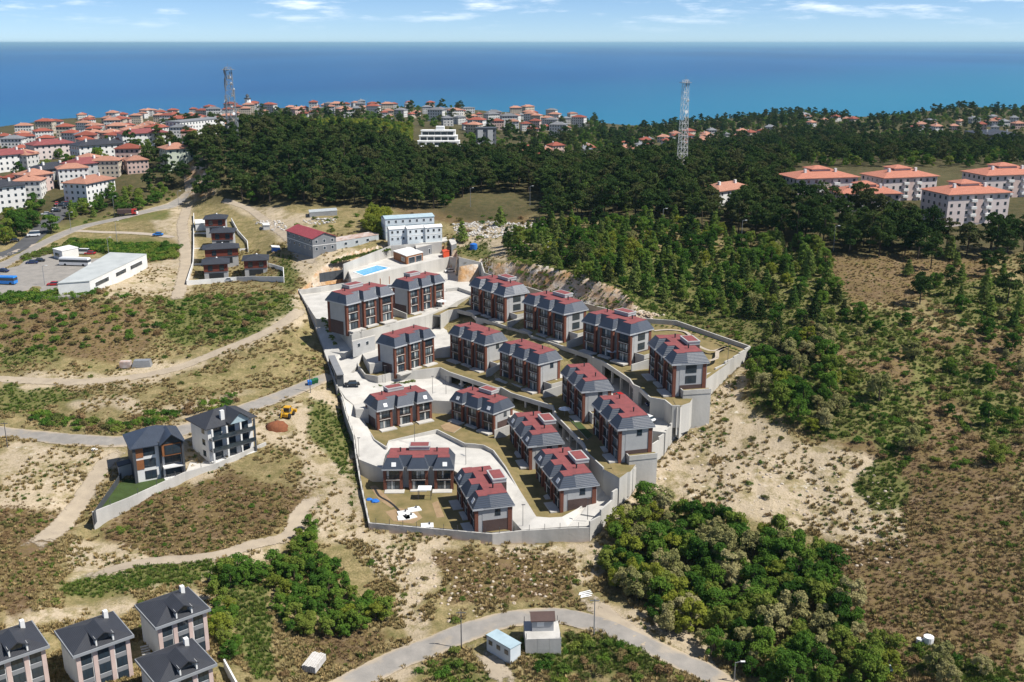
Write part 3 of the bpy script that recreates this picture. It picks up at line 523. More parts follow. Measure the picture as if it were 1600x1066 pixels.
for k, (a, b_, pad, ns) in VIL.items():
    ze = pad + ns * SH + 0.15; A = at(*a, ze); B = at(*b_, ze); d = (B - A).to_2d(); s = min(1.14, max(0.94, d.length / VL)); ang = math.atan2(d.y, d.x)
    if k == 'A1': ang -= R(5)
    X = Vector((math.cos(ang), math.sin(ang))); Yv = Vector((-X.y, X.x)); mid = (A.to_2d() + B.to_2d()) / 2; o2 = mid - X * VL * s / 2 + Yv * 0.6 * s
    VF[k] = (o2, X, Yv, s, pad)
    spawn(VT['c' if k[0] == 'C' else ns], 'brick_villa', (o2.x, o2.y, pad), ang, VLAB[k], 'villa', 'brick villas of the walled estate', (s, s, 1.0 if s < 1.06 else 1.04))
def vp(k, x, y, z): o2, X, Yv, s, pad = VF[k]; q_ = o2 + X * x * s + Yv * y * s; return Vector((q_.x, q_.y, z))

# ---------------- terraces, lanes and walls of the estate ----------------
def offs(line, d):                                   # offset a line to its left (positive) in plan
    o = []; n = len(line)
    for i, p in enumerate(line):
        a = line[max(i - 1, 0)].to_2d(); c_ = line[min(i + 1, n - 1)].to_2d(); t_ = (c_ - a).normalized(); q_ = p.to_2d() + Vector((-t_.y, t_.x)) * d; o.append(Vector((q_.x, q_.y, p.z)))
    return o
def terrace(name, pts, zb, top, side='concrete_wall'): return struct(name, MB().prism(pts, zb, 0, 1).mesh(name, [top, side]))
def seg(l): return [at(u, v, z) for u, v, z in l]
lineB = seg([(688,493,17.7),(700,487,17.7),(714,485,17.7),(738,491,17.7),(744,498,17.7),(755,500,17.7),(824,522,17.5),(831,527,17.5),(841,530,17.5),(919,556,17.2),(926,560,17.2),(942,566,17),(984,594,16.8),(990,603,16.7),(999,607,16.6),(1016,623,16.5),(1039,627,16.5),(1050,636,16.5),(1062,636,16.5)])
lineC = seg([(557,553,10.2),(560,573,10),(571,587,10),(590,590,10.2),(610,585,10.3),(688,576,10.3),(702,583,10.3),(776,608,10.2),(783,607,10.2),(799,616,10.2),(864,636,9.9),(869,651,9.3),(912,695,9),(919,711,8.3),(943,733,8.2),(958,741,8.2),(968,747,8.2),(985,735,8.2)])
lineD = seg([(560,636,4.8),(563,650,4.2),(574,671,3.6),(585,689,3.3),(604,701,3.2),(608,691,3.2),(683,673.5,3.2),(726,695,3.1),(740,696,3.1),(756,698,3),(771,706,2.8),(790,732,2.2),(810,767,1.2),(838,812,0.4),(858,814,0.3),(878,813,0.3),(906,796,0.9),(926,776,1.3)])
ext = lambda k, x, y: vp(k, x, y, 0)
spB = [ext('B1', -7, 4)] + [ext(k, x, 4) for k in ('B1', 'B2', 'B3', 'B4') for x in (1, 16.6)]
spC = [ext('C1', -4, 7)] + [ext(k, x, 6) for k in ('C1', 'C2', 'C3', 'C4', 'C5') for x in (0.6, 17)]
spD = [ext('D1', -3, 7)] + [ext(k, x, 6) for k in ('D1', 'D2', 'D3', 'D4') for x in (0.6, 17)]
spE = [ext('E1', 0.6, 6), ext('E1', 17, 6), ext('E2', 0.6, 6), ext('E2', 17, 6)]
setz = lambda l, z: [Vector((p.x, p.y, z if not callable(z) else z(p))) for p in l]
dB, dC = offs(lineB, 6.0), offs(lineC, 6.0)
sw3 = {i: SITEW[i] for i in range(len(SITEW))}
def zof(la, lb):                                      # heights along the pixel column from left to right
    return None
# upper court, pool court and ramp
terrace('court_paving', seg([(468,453,18),(500,447,18),(548,440,18),(570,438,18),(702,408,18),(716,416,18),(741,412,18),(757,428,18.1),(790,440,18.1),(760,452,18),(716,470,18),(700,480,18),(664,495,18),(612,507,18),(549,524,18),(521,500,18),(494,498,18),(481,478,18)]), 6, 'concrete')
terrace('ramp_paving', seg([(480,478,18),(522,498,18),(550,523,17),(562,540,13.9),(540,552,12.5),(508,549,12)]), 4, 'concrete')
terrace('lawn', seg([(549.5,521.5,18.06),(609.5,508,18.06),(609,500,18.06),(578,508,18.06),(548,517,18.06)]), 17.9, 'lawn')
terrace('lawn', seg([(612,504,18.06),(660,491,18.06),(654,486,18.06),(616,496,18.06)]), 17.9, 'lawn')
# upper lane behind the middle row
l1 = lambda p: float(np.interp(p.x, [-60, -45, -20, 10, 28, 45], [11, 13.0, 13.4, 13.1, 12.1, 11.3]))
lane1 = seg([(514,570,10),(506,548,12.2),(545,540,13.4)]) + setz(dB[:1], 13.8) + setz(dB[1:], l1) + [at(1040, 676, 11.4), at(1010, 672, 11.4)] + setz(spC[::-1], l1) + seg([(566,553,12),(560,570,10),(548,582,9.3),(530,590,9.2)])
terrace('upper_lane', lane1, 2, 'concrete')
# middle-row terrace lawns (front half) and the top-row terraces
terrace('terrace_lawn', dC + [spC[-1].to_2d().to_3d() + Vector((0, 0, 8.3))] + [Vector((p.x, p.y, float(np.interp(p.x, [-35, 0, 12, 25], [10.2, 10.2, 9.3, 8.5])))) for p in spC[::-1][1:]], 1, 'lawn')
terrace('terrace_lawn', dB + [Vector((p.x, p.y, float(np.interp(p.x, [-20, 10, 35, 50], [17.7, 17.4, 16.9, 16.6])))) for p in spB[::-1]], 8, 'lawn')
bk = [SITEW[i] for i in range(9, 17)]
terrace('garden_lawn', [Vector((p.x, p.y, 20.0 if p.x < 30 else 19.0)) for p in spB] + [at(1096, 598, 16.9), at(1140, 566, 18.3), Vector((bk[-1].x, bk[-1].y, 18.8))] + [Vector((p.x, p.y, 20.0)) for p in bk[-2::-1]], 8, 'lawn')
terrace('garden_lawn', [ext('B4', 17, -2).xy.to_3d() + Vector((0, 0, 16.6)), at(1063, 637, 16.4), at(1082, 618, 16.6), at(1097, 598, 16.8), ext('B4', 17, 4).xy.to_3d() + Vector((0, 0, 16.85))], 8, 'lawn')
# middle lane
zl = lambda l, zz: [Vector((p.x, p.y, z)) for p, z in zip(l, zz)]
lane2 = seg([(527,603,9.1),(516,575,9.6),(534,580,9.4),(552,583,9.2)]) + zl(dC, [9.2,9.1,8.9,8.5,8.1,7.4,7.0,6.7,6.6,6.5,6.0,5.4,4.2,3.9,3.2,2.9,2.8,2.8]) + [at(979, 757, 2.8), at(955, 783, 2.2), at(936, 808, 1.0), at(908, 803, 0.9)] + zl(spD[::-1], [1.4,4.0,4.3,5.4,6.6,6.9,7.2,7.6,7.8]) + seg([(552,632,6.5),(540,622,8.0)])
terrace('middle_lane', lane2, -4, 'concrete')
terrace('terrace_lawn', lineD + [Vector((p.x, p.y, float(np.interp(p.x, [-37, -5, 5, 14], [3.3, 3.1, 1.9, 0.8])))) for p in spD[::-1]], -6, 'lawn')
# lower lane
l3 = lambda p: float(np.interp(p.y, [180, 215, 245], [0.0, 1.6, 2.4]))
lane3 = seg([(529,606,8.9),(536,622,8.0),(544,652,6.0),(555,682,4.0),(558,708,2.6),(561,718,2.3)]) + setz(spE, lambda p: l3(p) if p.y > 200 else 1.0) + seg([(790,800,0.3),(815,828,-0.1),(887,823,-0.1),(920,822,0),(936,806,0.8)]) + [p - Vector((0, 0, 0.5)) for p in lineD[::-1]]
for i in range(len(lane3)):
    if i > len(lane3) - 6 and lane3[i].z > 6: pass
for i, p in enumerate(lane3[-len(lineD):]):
    p.z = float(np.interp(p.y, [180, 195, 215, 240, 262, 285], [0, 0.1, 1.4, 2.2, 2.6, 5.6])) if p.x > -30 else float(np.interp(p.y, [225, 243, 262, 280], [2.2, 2.5, 4.6, 6.2]))
terrace('lower_lane', lane3, -6, 'concrete')
terrace('lawn', seg([(563,742,-0.45),(577,816,-0.45),(769,832,-0.45),(797,829,-0.45)]) + [ext('E2', 17, 6).xy.to_3d() + Vector((0, 0, -0.4)), ext('E2', 0, 6).xy.to_3d() + Vector((0, 0, -0.4)), ext('E1', 18.5, 5).xy.to_3d() + Vector((0, 0, -0.45)), ext('E1', -3, 5).xy.to_3d() + Vector((0, 0, -0.45))], -6, 'lawn')
# decks over the garages and parapets
def deck(line, segs, depth, zpad_drop, label):
    r = obj('garage_deck', None); tag(r, label, 'garage deck', 'lawn-topped garage decks')
    for i in range(len(line) - 1):
        p, q_ = line[i], line[i + 1]; of = offs(line, depth + 0.3)
        sl = MB().prism([p, q_, of[i + 1], of[i]], min(p.z, q_.z) - 0.5, 0, 1); obj('deck_lawn', sl.mesh('deck_lawn', ['lawn', 'concrete_wall']), r)
        solid = i not in segs
        h = 5.5 if solid else 0.85
        b = MB().obox(p, q_, 0.34, (p.z - h, q_.z - h), (p.z + 0.42, q_.z + 0.42), 0, 0.0); obj('wall_panel' if solid else 'fascia_beam', b.mesh('parapet', 'concrete_wall'), r)
        ln = (q_ - p).to_2d().length; t_ = (q_ - p).to_2d().normalized()
        if not solid:
            n = max(1, round(ln / 5.4))
            for k in range(n + 1):
                c_ = p + (q_ - p) * (k / n); a = c_.to_2d() - t_ * 0.2; e_ = c_.to_2d() + t_ * 0.2
                obj('column', MB().obox(a, e_, 0.6, c_.z - 5.5, c_.z - 0.84, 0, 0.35).mesh('column', 'concrete_wall'), r)
    return r
terrace('terrace_lawn', lineC[-5:] + [at(1003, 712, 8.2), ext('C5', 17, 6).xy.to_3d() + Vector((0, 0, 8.2)), ext('C5', 17, -1).xy.to_3d() + Vector((0, 0, 8.25))], 1, 'lawn')
deck(lineB, (2, 3, 5, 8, 11, 12, 14), 6.0, 0, 'long concrete garage deck with lawn on top in front of the top-row villas')
deck(lineC[:15], (6, 9, 11, 13), 6.0, 0, 'long concrete garage deck with lawn on top in front of the middle-row villas')
def wall(name, pts, h, w_, label, hb=6.0, mt_='concrete_wall', posts=0, top=0.0, step=False, group=None, cat='wall'):
    r = obj(name, None); tag(r, label, cat, group)
    for i in range(len(pts) - 1):
        p, q_ = pts[i], pts[i + 1]
        n = 3 if step and (q_ - p).length > 9 else 1
        for k in range(n):
            a = p + (q_ - p) * (k / n); c_ = p + (q_ - p) * ((k + 1) / n)
            za, zc = (max(a.z, c_.z),) * 2 if step else (a.z, c_.z)
            obj('wall_panel', MB().obox(a, c_, w_, (min(za, zc) - hb,) * 2, (za + top, zc + top)).mesh('wall_panel', mt_), r)
            if posts:
                nn = max(1, int((c_ - a).length / posts)); pmx = MB()
                for j in range(nn):
                    f_ = a + (c_ - a) * ((j + 0.5) / nn); zz = za + (zc - za) * (j + 0.5) / nn + top
                    obj('fence_post', MB().box(f_.x - 0.05, f_.y - 0.05, zz, f_.x + 0.05, f_.y + 0.05, zz + 1.3).mesh('fence_post', 'steel_dark'), r)
    return r
wall('boundary_wall', SITEW[7:17], 2, 0.4, 'tall concrete wall along the foot of the rocky cutting', 5)
wall('boundary_wall', SITEW[16:27], 3, 0.4, 'stepped pale concrete wall down the right side of the estate', 6, step=True)
wall('boundary_wall', SITEW[26:31], 2, 0.35, 'low concrete wall along the bottom of the estate', 4, posts=3.0)
wall('boundary_wall', SITEW[30:36], 2, 0.35, 'curving concrete wall beside the ramp left of the lower villas', 5, posts=4.0)
wall('boundary_wall', SITEW[36:] + SITEW[:1], 2, 0.35, 'concrete wall climbing the slope left of the top-row villas', 6)
wall('parapet_wall', offs(lineD, 0.0), 1, 0.3, 'curving concrete retaining wall around the third-row lawns', 4.6, top=0.45)
wall('retaining_wall', [p + Vector((0, 0, 0.3)) for p in (at(549, 524, 18), at(612, 507, 18), at(664, 495, 18), at(700, 480, 18))], 1, 0.3, 'white concrete retaining wall below the two upper-left villas', 5)

def gapwall(k1, k2, z0, label):
    a = (vp(k1, 17.6, -2.5, 0) + vp(k2, 0, -2.5, 0)) / 2; c_ = (vp(k1, 17.6, 6.5, 0) + vp(k2, 0, 6.5, 0)) / 2
    wall('garden_wall', [Vector((a.x, a.y, z0)), Vector((c_.x, c_.y, z0 + 1.2))], 1, 0.3, label, 4)
for k1, k2, z, lb in (('B1', 'B2', 19.6, 'concrete garden wall between first and second top-row villas from the playground'), ('B2', 'B3', 19.4, 'concrete garden wall between second and third top-row villas from the playground'), ('B3', 'B4', 18.8, 'concrete garden wall left of the corner villa'), ('C2', 'C3', 12.4, 'concrete garden wall between second and third middle-row villas'), ('C3', 'C4', 12.0, 'concrete garden wall left of the first end-on middle-row villa'), ('D2', 'D3', 5.2, 'concrete garden wall right of the villa beside the plaza'), ('A1', 'A2', 19.8, 'white garden wall between the two upper-left villas')): gapwall(k1, k2, z, lb)
terrace('bare_soil', [P('e', x, y, -0.43) for x, y in ((720, 620), (770, 600), (825, 735), (760, 740))], -0.6, 'soil'); terrace('bare_soil', [P('e', x, y, -0.435) for x, y in ((330, 690), (450, 660), (600, 690), (640, 740), (560, 790), (400, 770))], -0.6, 'soil'); terrace('bare_soil', [P('e', x, y, -0.43) for x, y in ((200, 480), (250, 470), (420, 640), (380, 660), (280, 590))], -0.6, 'soil')
terrace('bare_soil', [P('d', x, y, 3.26) for x, y in ((1110, 560), (1180, 530), (1290, 570), (1220, 620), (1140, 600))], 3, 'soil')

terrace('terrace_lawn', seg([(950,722,8.23),(962,742,8.23),(985,737,8.23),(996,722,8.23),(1002,706,8.23),(975,708,8.23)]), 2, 'lawn'); terrace('terrace_lawn', seg([(1048,620,16.63),(1058,636,16.63),(1078,629,16.63),(1092,606,16.63)]), 9, 'lawn')

for k in ('B1', 'B2', 'B3', 'B4', 'C2', 'C3', 'C4', 'C5'):
    z = VF[k][4] + (2.45 if k not in ('B4', 'C5') else 1.6); x1 = {'C4': 19.2, 'B4': 18.8, 'C5': 18.8}.get(k, 20.3); q4 = [vp(k, 17.25, 1.9, z), vp(k, x1, 1.9, z), vp(k, x1, 8.6, z), vp(k, 17.25, 8.6, z)]; terrace('side_garden', q4, z - 16, 'lawn')
    wall('garden_wall', [q4[0] + Vector((0, 0, .35)), q4[1] + Vector((0, 0, .35)), q4[2] + Vector((0, 0, .35))], 1, 0.25, 'low concrete wall of the side garden beside the ' + VLAB[k].split(',')[0].replace('three-storey ', ''), 1.2)
# ---------------- pool court, gatehouse and other things of the estate ----------------
terrace('pool_terrace', seg([(549,436,23.2),(568,432,23.2),(702,401,23.2),(716,404,23.2),(713,386,23.2),(690,379,23.2),(612,385,23.2),(540,413,23.2)]), 12, 'concrete')
pr = obj('swimming_pool', None, None, at(580, 424, 23.2)); tag(pr, 'bright blue rectangular swimming pool on the concrete terrace', 'pool')
def relp(pts, o): return [p - Vector(o) for p in pts]
pw = seg([(552.5,425,23.29),(589,414.6,23.29),(609,419,23.29),(568.5,431,23.29)]); po = pr.location.copy()
obj('water', MB().poly(relp(pw, po)).mesh('water', 'pool_water'), pr)
for i in range(4):
    a, c_ = pw[i] - po, pw[(i + 1) % 4] - po
    obj('coping', MB().obox(a, c_, 0.5, a.z - 0.2, a.z + 0.05).mesh('coping', 'white_paint'), pr)
def slab_house(name, corners, zb, h, wallm, roofm, label, cat, lip=0.25, wins=(), winm='glass', group=None, over=0.2):
    """a flat-roofed building: corners = world points (left, near, right[, back]) in plan"""
    o = Vector((*corners[0].to_2d(), zb)); r = obj(name, None, None, o); tag(r, label, cat, group); c2 = [c_.to_2d() for c_ in corners]
    if len(c2) == 3: c2.append(c2[0] + c2[2] - c2[1])
    pts = [Vector((*(p - o.to_2d()), h)) for p in c2]; obj('wall', MB().prism(pts, -2.0).mesh('wall', wallm), r)
    cen = sum(pts, Vector()) / len(pts); op = [cen + (p - cen) * (1 + over / max(1, (p - cen).length)) for p in pts]
    obj('roof', MB().prism([Vector((p.x, p.y, h + lip)) for p in op], h + 0.003).mesh('roof', roofm), r)
    for e, f0, f1, z0, z1 in wins:                     # edge index, from, to (0..1), heights
        a, c_ = pts[e], pts[(e + 1) % len(pts)]; p = a.lerp(c_, f0); q_ = a.lerp(c_, f1); rr = obj('window', MB().obox(p, q_, 0.14, z0 - 0.08, z1 + 0.08).mesh('window', 'frame_white' if winm != 'wood_panel' else 'frame_dark'), r)
        d = (q_ - p).normalized() * 0.1; obj('pane', MB().obox(p + d, q_ - d, 0.2, z0, z1).mesh('pane', winm), rr)
    return r
slab_house('pool_house', [at(615, 405, 23.2), at(635.5, 413.5, 23.2), at(661, 407, 23.2)], 23.2, 3.1, 'wood_panel', 'plaster_white', 'orange-brown pool house with a flat pale roof beside the pool', 'pool house', wins=((1, .12, .5, .1, 2.4), (1, .55, .92, .1, 2.4), (0, .6, .85, .8, 2.2)))
slab_house('plant_building', [at(650, 397, 23.2), at(650.5, 403, 23.2), at(699, 391, 23.2)], 23.2, 3.8, 'mid_grey', 'concrete', 'long low grey building behind the orange-brown pool house', 'building', wins=((1, .38, .44, .4, 2.4), (1, .62, .68, .4, 2.4)))
slab_house('stair_block', [at(702, 412, 18), at(706, 421, 18), at(714, 418, 18)], 18, 9.6, 'mid_grey', 'concrete', 'tall grey stair block at the end of the pool terrace', 'stair block')
slab_house('red_container', [at(691, 400, 23.2), at(693, 403, 23.2), at(702, 401, 23.2)], 23.2, 2.3, 'orange_red', 'orange_red', 'bright orange-red box container against the grey stair block', 'container', lip=0.1)
for (u, v, w2) in ((587, 446, 1.9), (601, 442.5, 1.9)):
    o = at(u, v + 2, 18); tag(obj('wooden_door', MB().box(-w2, -0.25, 0, w2, 0.1, 3.0).mesh('wooden_door', 'wood_panel'), None, o, R(14)), 'brown timber gate in the pool terrace wall, ' + ('left one' if u < 590 else 'right one'), 'gate')
gp = [at(500, 448, 18.2), at(548.5, 440, 18.2)]; r = obj('gate_fence', None, None, gp[0]); tag(r, 'dark grey panelled gate fence left of the swimming pool', 'fence')
for i in range(6):
    a = (gp[1] - gp[0]) * (i / 6); c_ = (gp[1] - gp[0]) * ((i + 0.97) / 6); obj('panel', MB().obox(a, c_, 0.15, 1.6, 5.0).mesh('panel', 'dark_grey'), r)
wall('retaining_wall', seg([(468, 453, 19.8), (500, 449, 19.8), (549, 440.5, 19.8)]), 1, 0.4, 'pale concrete wall below the dark grey gate fence', 3)
wall('retaining_wall', seg([(536, 413, 26.2), (610, 384, 27.6), (690, 378, 27.8)]), 1, 0.35, 'pale concrete wall along the back of the pool terrace', 6)
# gatehouse
slab_house('gatehouse', [at(514, 573, 9.4), at(527, 604, 9.1), at(537.5, 603, 9.1)], 9.2, 3.3, 'dark_grey', 'mid_grey', 'dark grey gatehouse with a flat canopy roof at the estate entrance', 'gatehouse', wins=((0, .3, .75, .9, 2.3),), over=0.5)
slab_house('service_building', [at(551, 548, 13.6), at(551.5, 549, 13.6), at(586, 540, 13.6)], 13.6, 3.0, 'plaster_grey', 'concrete', 'small grey service building with two square windows behind the curved terrace', 'building', wins=((1, .2, .34, .9, 2.0), (1, .58, .72, .9, 2.0)), winm='glass')
# retaining wall with doors below the third-row lawn
for i, (u, v) in enumerate(((711, 703), (722, 709))):
    a = at(u - 4, v - 5, 3.05).to_2d(); c_ = at(u + 4.5, v - 0.5, 3.05).to_2d(); tag(obj('garage_door', MB().obox(a, c_, 0.5, -0.2, 2.3).mesh('garage_door', 'mid_grey')), ('left' if i == 0 else 'right') + ' grey garage door in the wall below the third-row lawn', 'garage door')
for i, (u, v) in enumerate(((652, 684), (661, 682), (671.5, 679))):
    a = at(u - 3, v - 1, 3.0).to_2d(); c_ = at(u + 3, v - 2.3, 3.0).to_2d(); tag(obj('cellar_window', MB().obox(a, c_, 0.5, 0.9, 2.1).mesh('cellar_window', 'frame_dark')), ('first', 'second', 'third')[i] + ' dark window from the left in the white wall below the third-row lawn', 'window')
# garden path and bed by the corner villa
pth = smoothline([at(*px('c', x, y), 19.05) for x, y in ((650, 330), (760, 320), (900, 335), (960, 380), (1010, 450), (1110, 495), (1180, 490), (1255, 460), (1180, 500), (1170, 560), (1110, 580))], 1.5)
pb = MB(); of1, of2 = offs(pth, 0.55), offs(pth, -0.55)
pb.add([(p.x, p.y, 20.06 if False else p.z + 0.0) for p in of1] + [(p.x, p.y, p.z) for p in of2], [(i, len(pth) + i, len(pth) + i + 1, i + 1) for i in range(len(pth) - 1)])
for i, vtx in enumerate(pb.v):
    zt = 20.0 if vtx[0] < 30 else 19.0; pb.v[i] = (vtx[0], vtx[1], 20.06)
struct('garden_path', pb.mesh('garden_path', 'pavers_pale'))
# ---------------- vehicles ----------------
def car_tpl(paint, kind='car'):
    T = []
    if kind == 'car': Lc, Wc, h1, h2, c0, c1 = 4.4, 1.8, 0.85, 1.45, (-1.25, 1.55), (-0.7, 1.2)
    elif kind == 'van': Lc, Wc, h1, h2, c0, c1 = 5.4, 2.0, 1.1, 2.3, (-2.2, 2.6), (-1.4, 2.5)
    def body(b):
        b.frus((-Lc / 2, -Wc / 2, Lc / 2, Wc / 2), 0.28, (-Lc / 2 + 0.08, -Wc / 2 + 0.04, Lc / 2 - 0.05, Wc / 2 - 0.04), h1 - 0.12); b.frus((-Lc / 2 + 0.08, -Wc / 2 + 0.04, Lc / 2 - 0.05, Wc / 2 - 0.04), h1 - 0.12, (-Lc / 2 + 0.35, -Wc / 2 + 0.12, Lc / 2 - 0.2, Wc / 2 - 0.12), h1)
    T.append(('body', pm('car_body', paint, body), None, [('bumper', pm('bumper', 'frame_dark', lambda b: b.box(x - 0.06, -Wc / 2 + 0.1, 0.3, x + 0.06, Wc / 2 - 0.1, 0.48)), None) for x in (-Lc / 2, Lc / 2)]))
    T.append(('windows', pm('car_windows', 'glass', lambda b: b.frus((c0[0], -Wc / 2 + 0.1, c0[1], Wc / 2 - 0.1), h1 - 0.02, (c1[0], -Wc / 2 + 0.26, c1[1], Wc / 2 - 0.26), h2 - 0.06)), None, []))
    T.append(('car_roof', pm('car_roof', paint, lambda b: b.box(c1[0] - 0.03, -Wc / 2 + 0.24, h2 - 0.06, c1[1] + 0.03, Wc / 2 - 0.24, h2)), None, []))
    wh = pm('wheel', 'rubber', lambda b: b.tube((0, -0.11, 0.32), (0, 0.11, 0.32), 0.32, n=12)); rim = pm('rim', 'steel', lambda b: b.tube((0, -0.125, 0.32), (0, 0.125, 0.32), 0.18, n=8))
    for x in (-Lc * 0.3, Lc * 0.31):
        for y in (-Wc / 2 + 0.08, Wc / 2 - 0.08): T.append(('wheel', wh, (x, y, 0), [('rim', rim, None)]))
    lt = pm('headlight', 'frame_white', lambda b: b.box(-0.05, -0.2, 0.55, 0.05, 0.2, 0.7))
    for y in (-0.6, 0.6): T.append(('headlight', lt, (-Lc / 2 + 0.08, y, 0), []))
    return T
for nm, c in (('paint_white', (0.75, 0.75, 0.74)), ('paint_black', (0.02, 0.02, 0.022)), ('paint_red', (0.4, 0.02, 0.02)), ('paint_navy', (0.02, 0.03, 0.09)), ('paint_silver', (0.4, 0.41, 0.42)), ('paint_blue', (0.02, 0.2, 0.6))): mat(nm, c, rough=0.25, spec=0.6)
CART = {c: car_tpl('paint_' + c) for c in ('white', 'black', 'red', 'navy', 'silver', 'blue')}; VANT = {c: car_tpl('paint_' + c, 'van') for c in ('white', 'blue')}
def car(c, loc, rz, label, van=False): return spawn((VANT if van else CART)[c], 'van' if van else 'car', loc, rz, label, 'van' if van else 'car')
car('black', at(550, 603, 9.0) + Vector((0, 0, 0.05)), R(12), 'black car parked just inside the gatehouse'); car('red', at(968, 622, 12.9), R(-68), 'red car parked on the upper lane between villas')
car('white', at(1012, 657, 11.7), R(-50), 'white car at the end of the upper lane by the right wall'); car('white', at(703, 425, 18.02), R(20), 'white car parked below the grey stair block')
car('silver', at(608, 451, 18.02), R(15), 'silver car parked between the two upper-left villas, below the pool wall')
gi = 0
for (ln, i, f_, c, lb) in ((lineC, 6, .22, 'white', 'white car in the garage under the lawn right of the curved terrace, left one'), (lineC, 6, .40, 'silver', 'silver car in the garage under the lawn right of the curved terrace, right one'), (lineC, 11, .35, 'white', 'white car in the garage under the bright green lawn'),
    (lineC, 13, .7, 'white', 'white car in the lowest middle-row garage'), (lineB, 8, .3, 'red', 'dark red car in the garage behind the third middle-row villa'), (lineB, 8, .85, 'silver', 'silver car at the right end of the garage behind the third middle-row villa'), (lineB, 12, .5, 'silver', 'silver car in the garage below the third top-row villa'), (lineB, 5, .3, 'navy', 'navy car in the garage below the second top-row villa'), (lineB, 14, .5, 'navy', 'navy car in the garage below the corner villa')):
    p = ln[i].lerp(ln[i + 1], f_); d = (ln[i + 1] - ln[i]).to_2d().normalized(); n_ = Vector((-d.y, d.x)); q_ = p.to_2d() + n_ * 2.6
    zz = p.z - 3.6 if ln is lineB else {6: 6.95, 11: 4.9, 13: 3.6}[i]
    car(c, (q_.x, q_.y, zz), math.atan2(n_.y, n_.x), lb)
# small things on the unfinished lawn
def tpl_spawn(name, loc, rz, label, cat, parts, group=None):
    return spawn([(n, pm(n, m_, f_), None, []) for n, m_, f_ in parts], name, loc, rz, label, cat, group)
tpl_spawn('canopy', at(664, 778, -0.4), 0, 'white canopy on posts in front of the lowest villa', 'canopy', [('roof', 'white_paint', lambda b: b.box(-1.6, -1.3, 2.4, 1.6, 1.3, 2.6))] + [('post', 'steel_dark', (lambda x, y: lambda b: b.box(x - .06, y - .06, 0, x + .06, y + .06, 2.4))(x, y)) for x in (-1.5, 1.5) for y in (-1.2, 1.2)])
k = 0
for (x, y, a_) in ((485, 705, .3), (535, 735, .5), (485, 745, .2), (575, 675, .4), (680, 810, .1)):
    p = P('e', x, y, -0.45); k += 1
    tpl_spawn('concrete_base', p, a_, 'white concrete footing on the unfinished lawn, ' + ('far left one', 'centre one', 'front left one', 'far right one', 'lone one by the bottom wall')[k - 1], 'footing', [('slab', 'white_paint', lambda b: b.box(-1.4, -1.1, 0, 1.4, 1.1, 0.22)), ('pipe_stub', 'steel_dark', lambda b: b.tube((0.5, 0.4, 0.2), (0.5, 0.4, 0.75), 0.22, n=8))])
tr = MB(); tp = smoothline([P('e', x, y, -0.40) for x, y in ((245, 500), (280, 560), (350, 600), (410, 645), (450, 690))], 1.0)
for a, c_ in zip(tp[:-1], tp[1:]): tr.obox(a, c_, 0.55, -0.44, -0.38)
struct('trench_shade_strip', tr.mesh('trench_shade_strip', 'rubber'))  # flat strip on the lawn; its black stands in for shade inside the trench
def blob(b, c, r, n=10, seed=1, sq=0.6):
    rr = random.Random(seed); vs = [(c[0], c[1], c[2] + r * sq)]; fs = []
    rings = 4
    for j in range(1, rings + 1):
        for i in range(n):
            a = 2 * math.pi * i / n; q_ = r * math.sin(math.pi / 2 * j / rings) * rr.uniform(0.82, 1.12); vs.append((c[0] + q_ * math.cos(a), c[1] + q_ * math.sin(a), c[2] + r * sq * math.cos(math.pi / 2 * j / rings) * rr.uniform(0.85, 1.1) - (0.15 * r if j == rings else 0)))
    fs += [(0, 1 + i, 1 + (i + 1) % n) for i in range(n)]
    for j in range(rings - 1):
        for i in range(n): fs.append((1 + j * n + i, 1 + (j + 1) * n + i, 1 + (j + 1) * n + (i + 1) % n, 1 + j * n + (i + 1) % n))
    b.add(vs, fs); return b
tag(obj('tarpaulin', (lambda b: (blob(b, (0, 0, 0), 1.1, 9, 3, .5), blob(b, (-1.5, 0.9, 0), 0.8, 8, 4, .5), b)[-1])(MB()).mesh('tarpaulin', 'bright_blue'), None, P('e', 245, 605, -0.45)), 'crumpled blue tarpaulin on the unfinished lawn', 'tarpaulin')
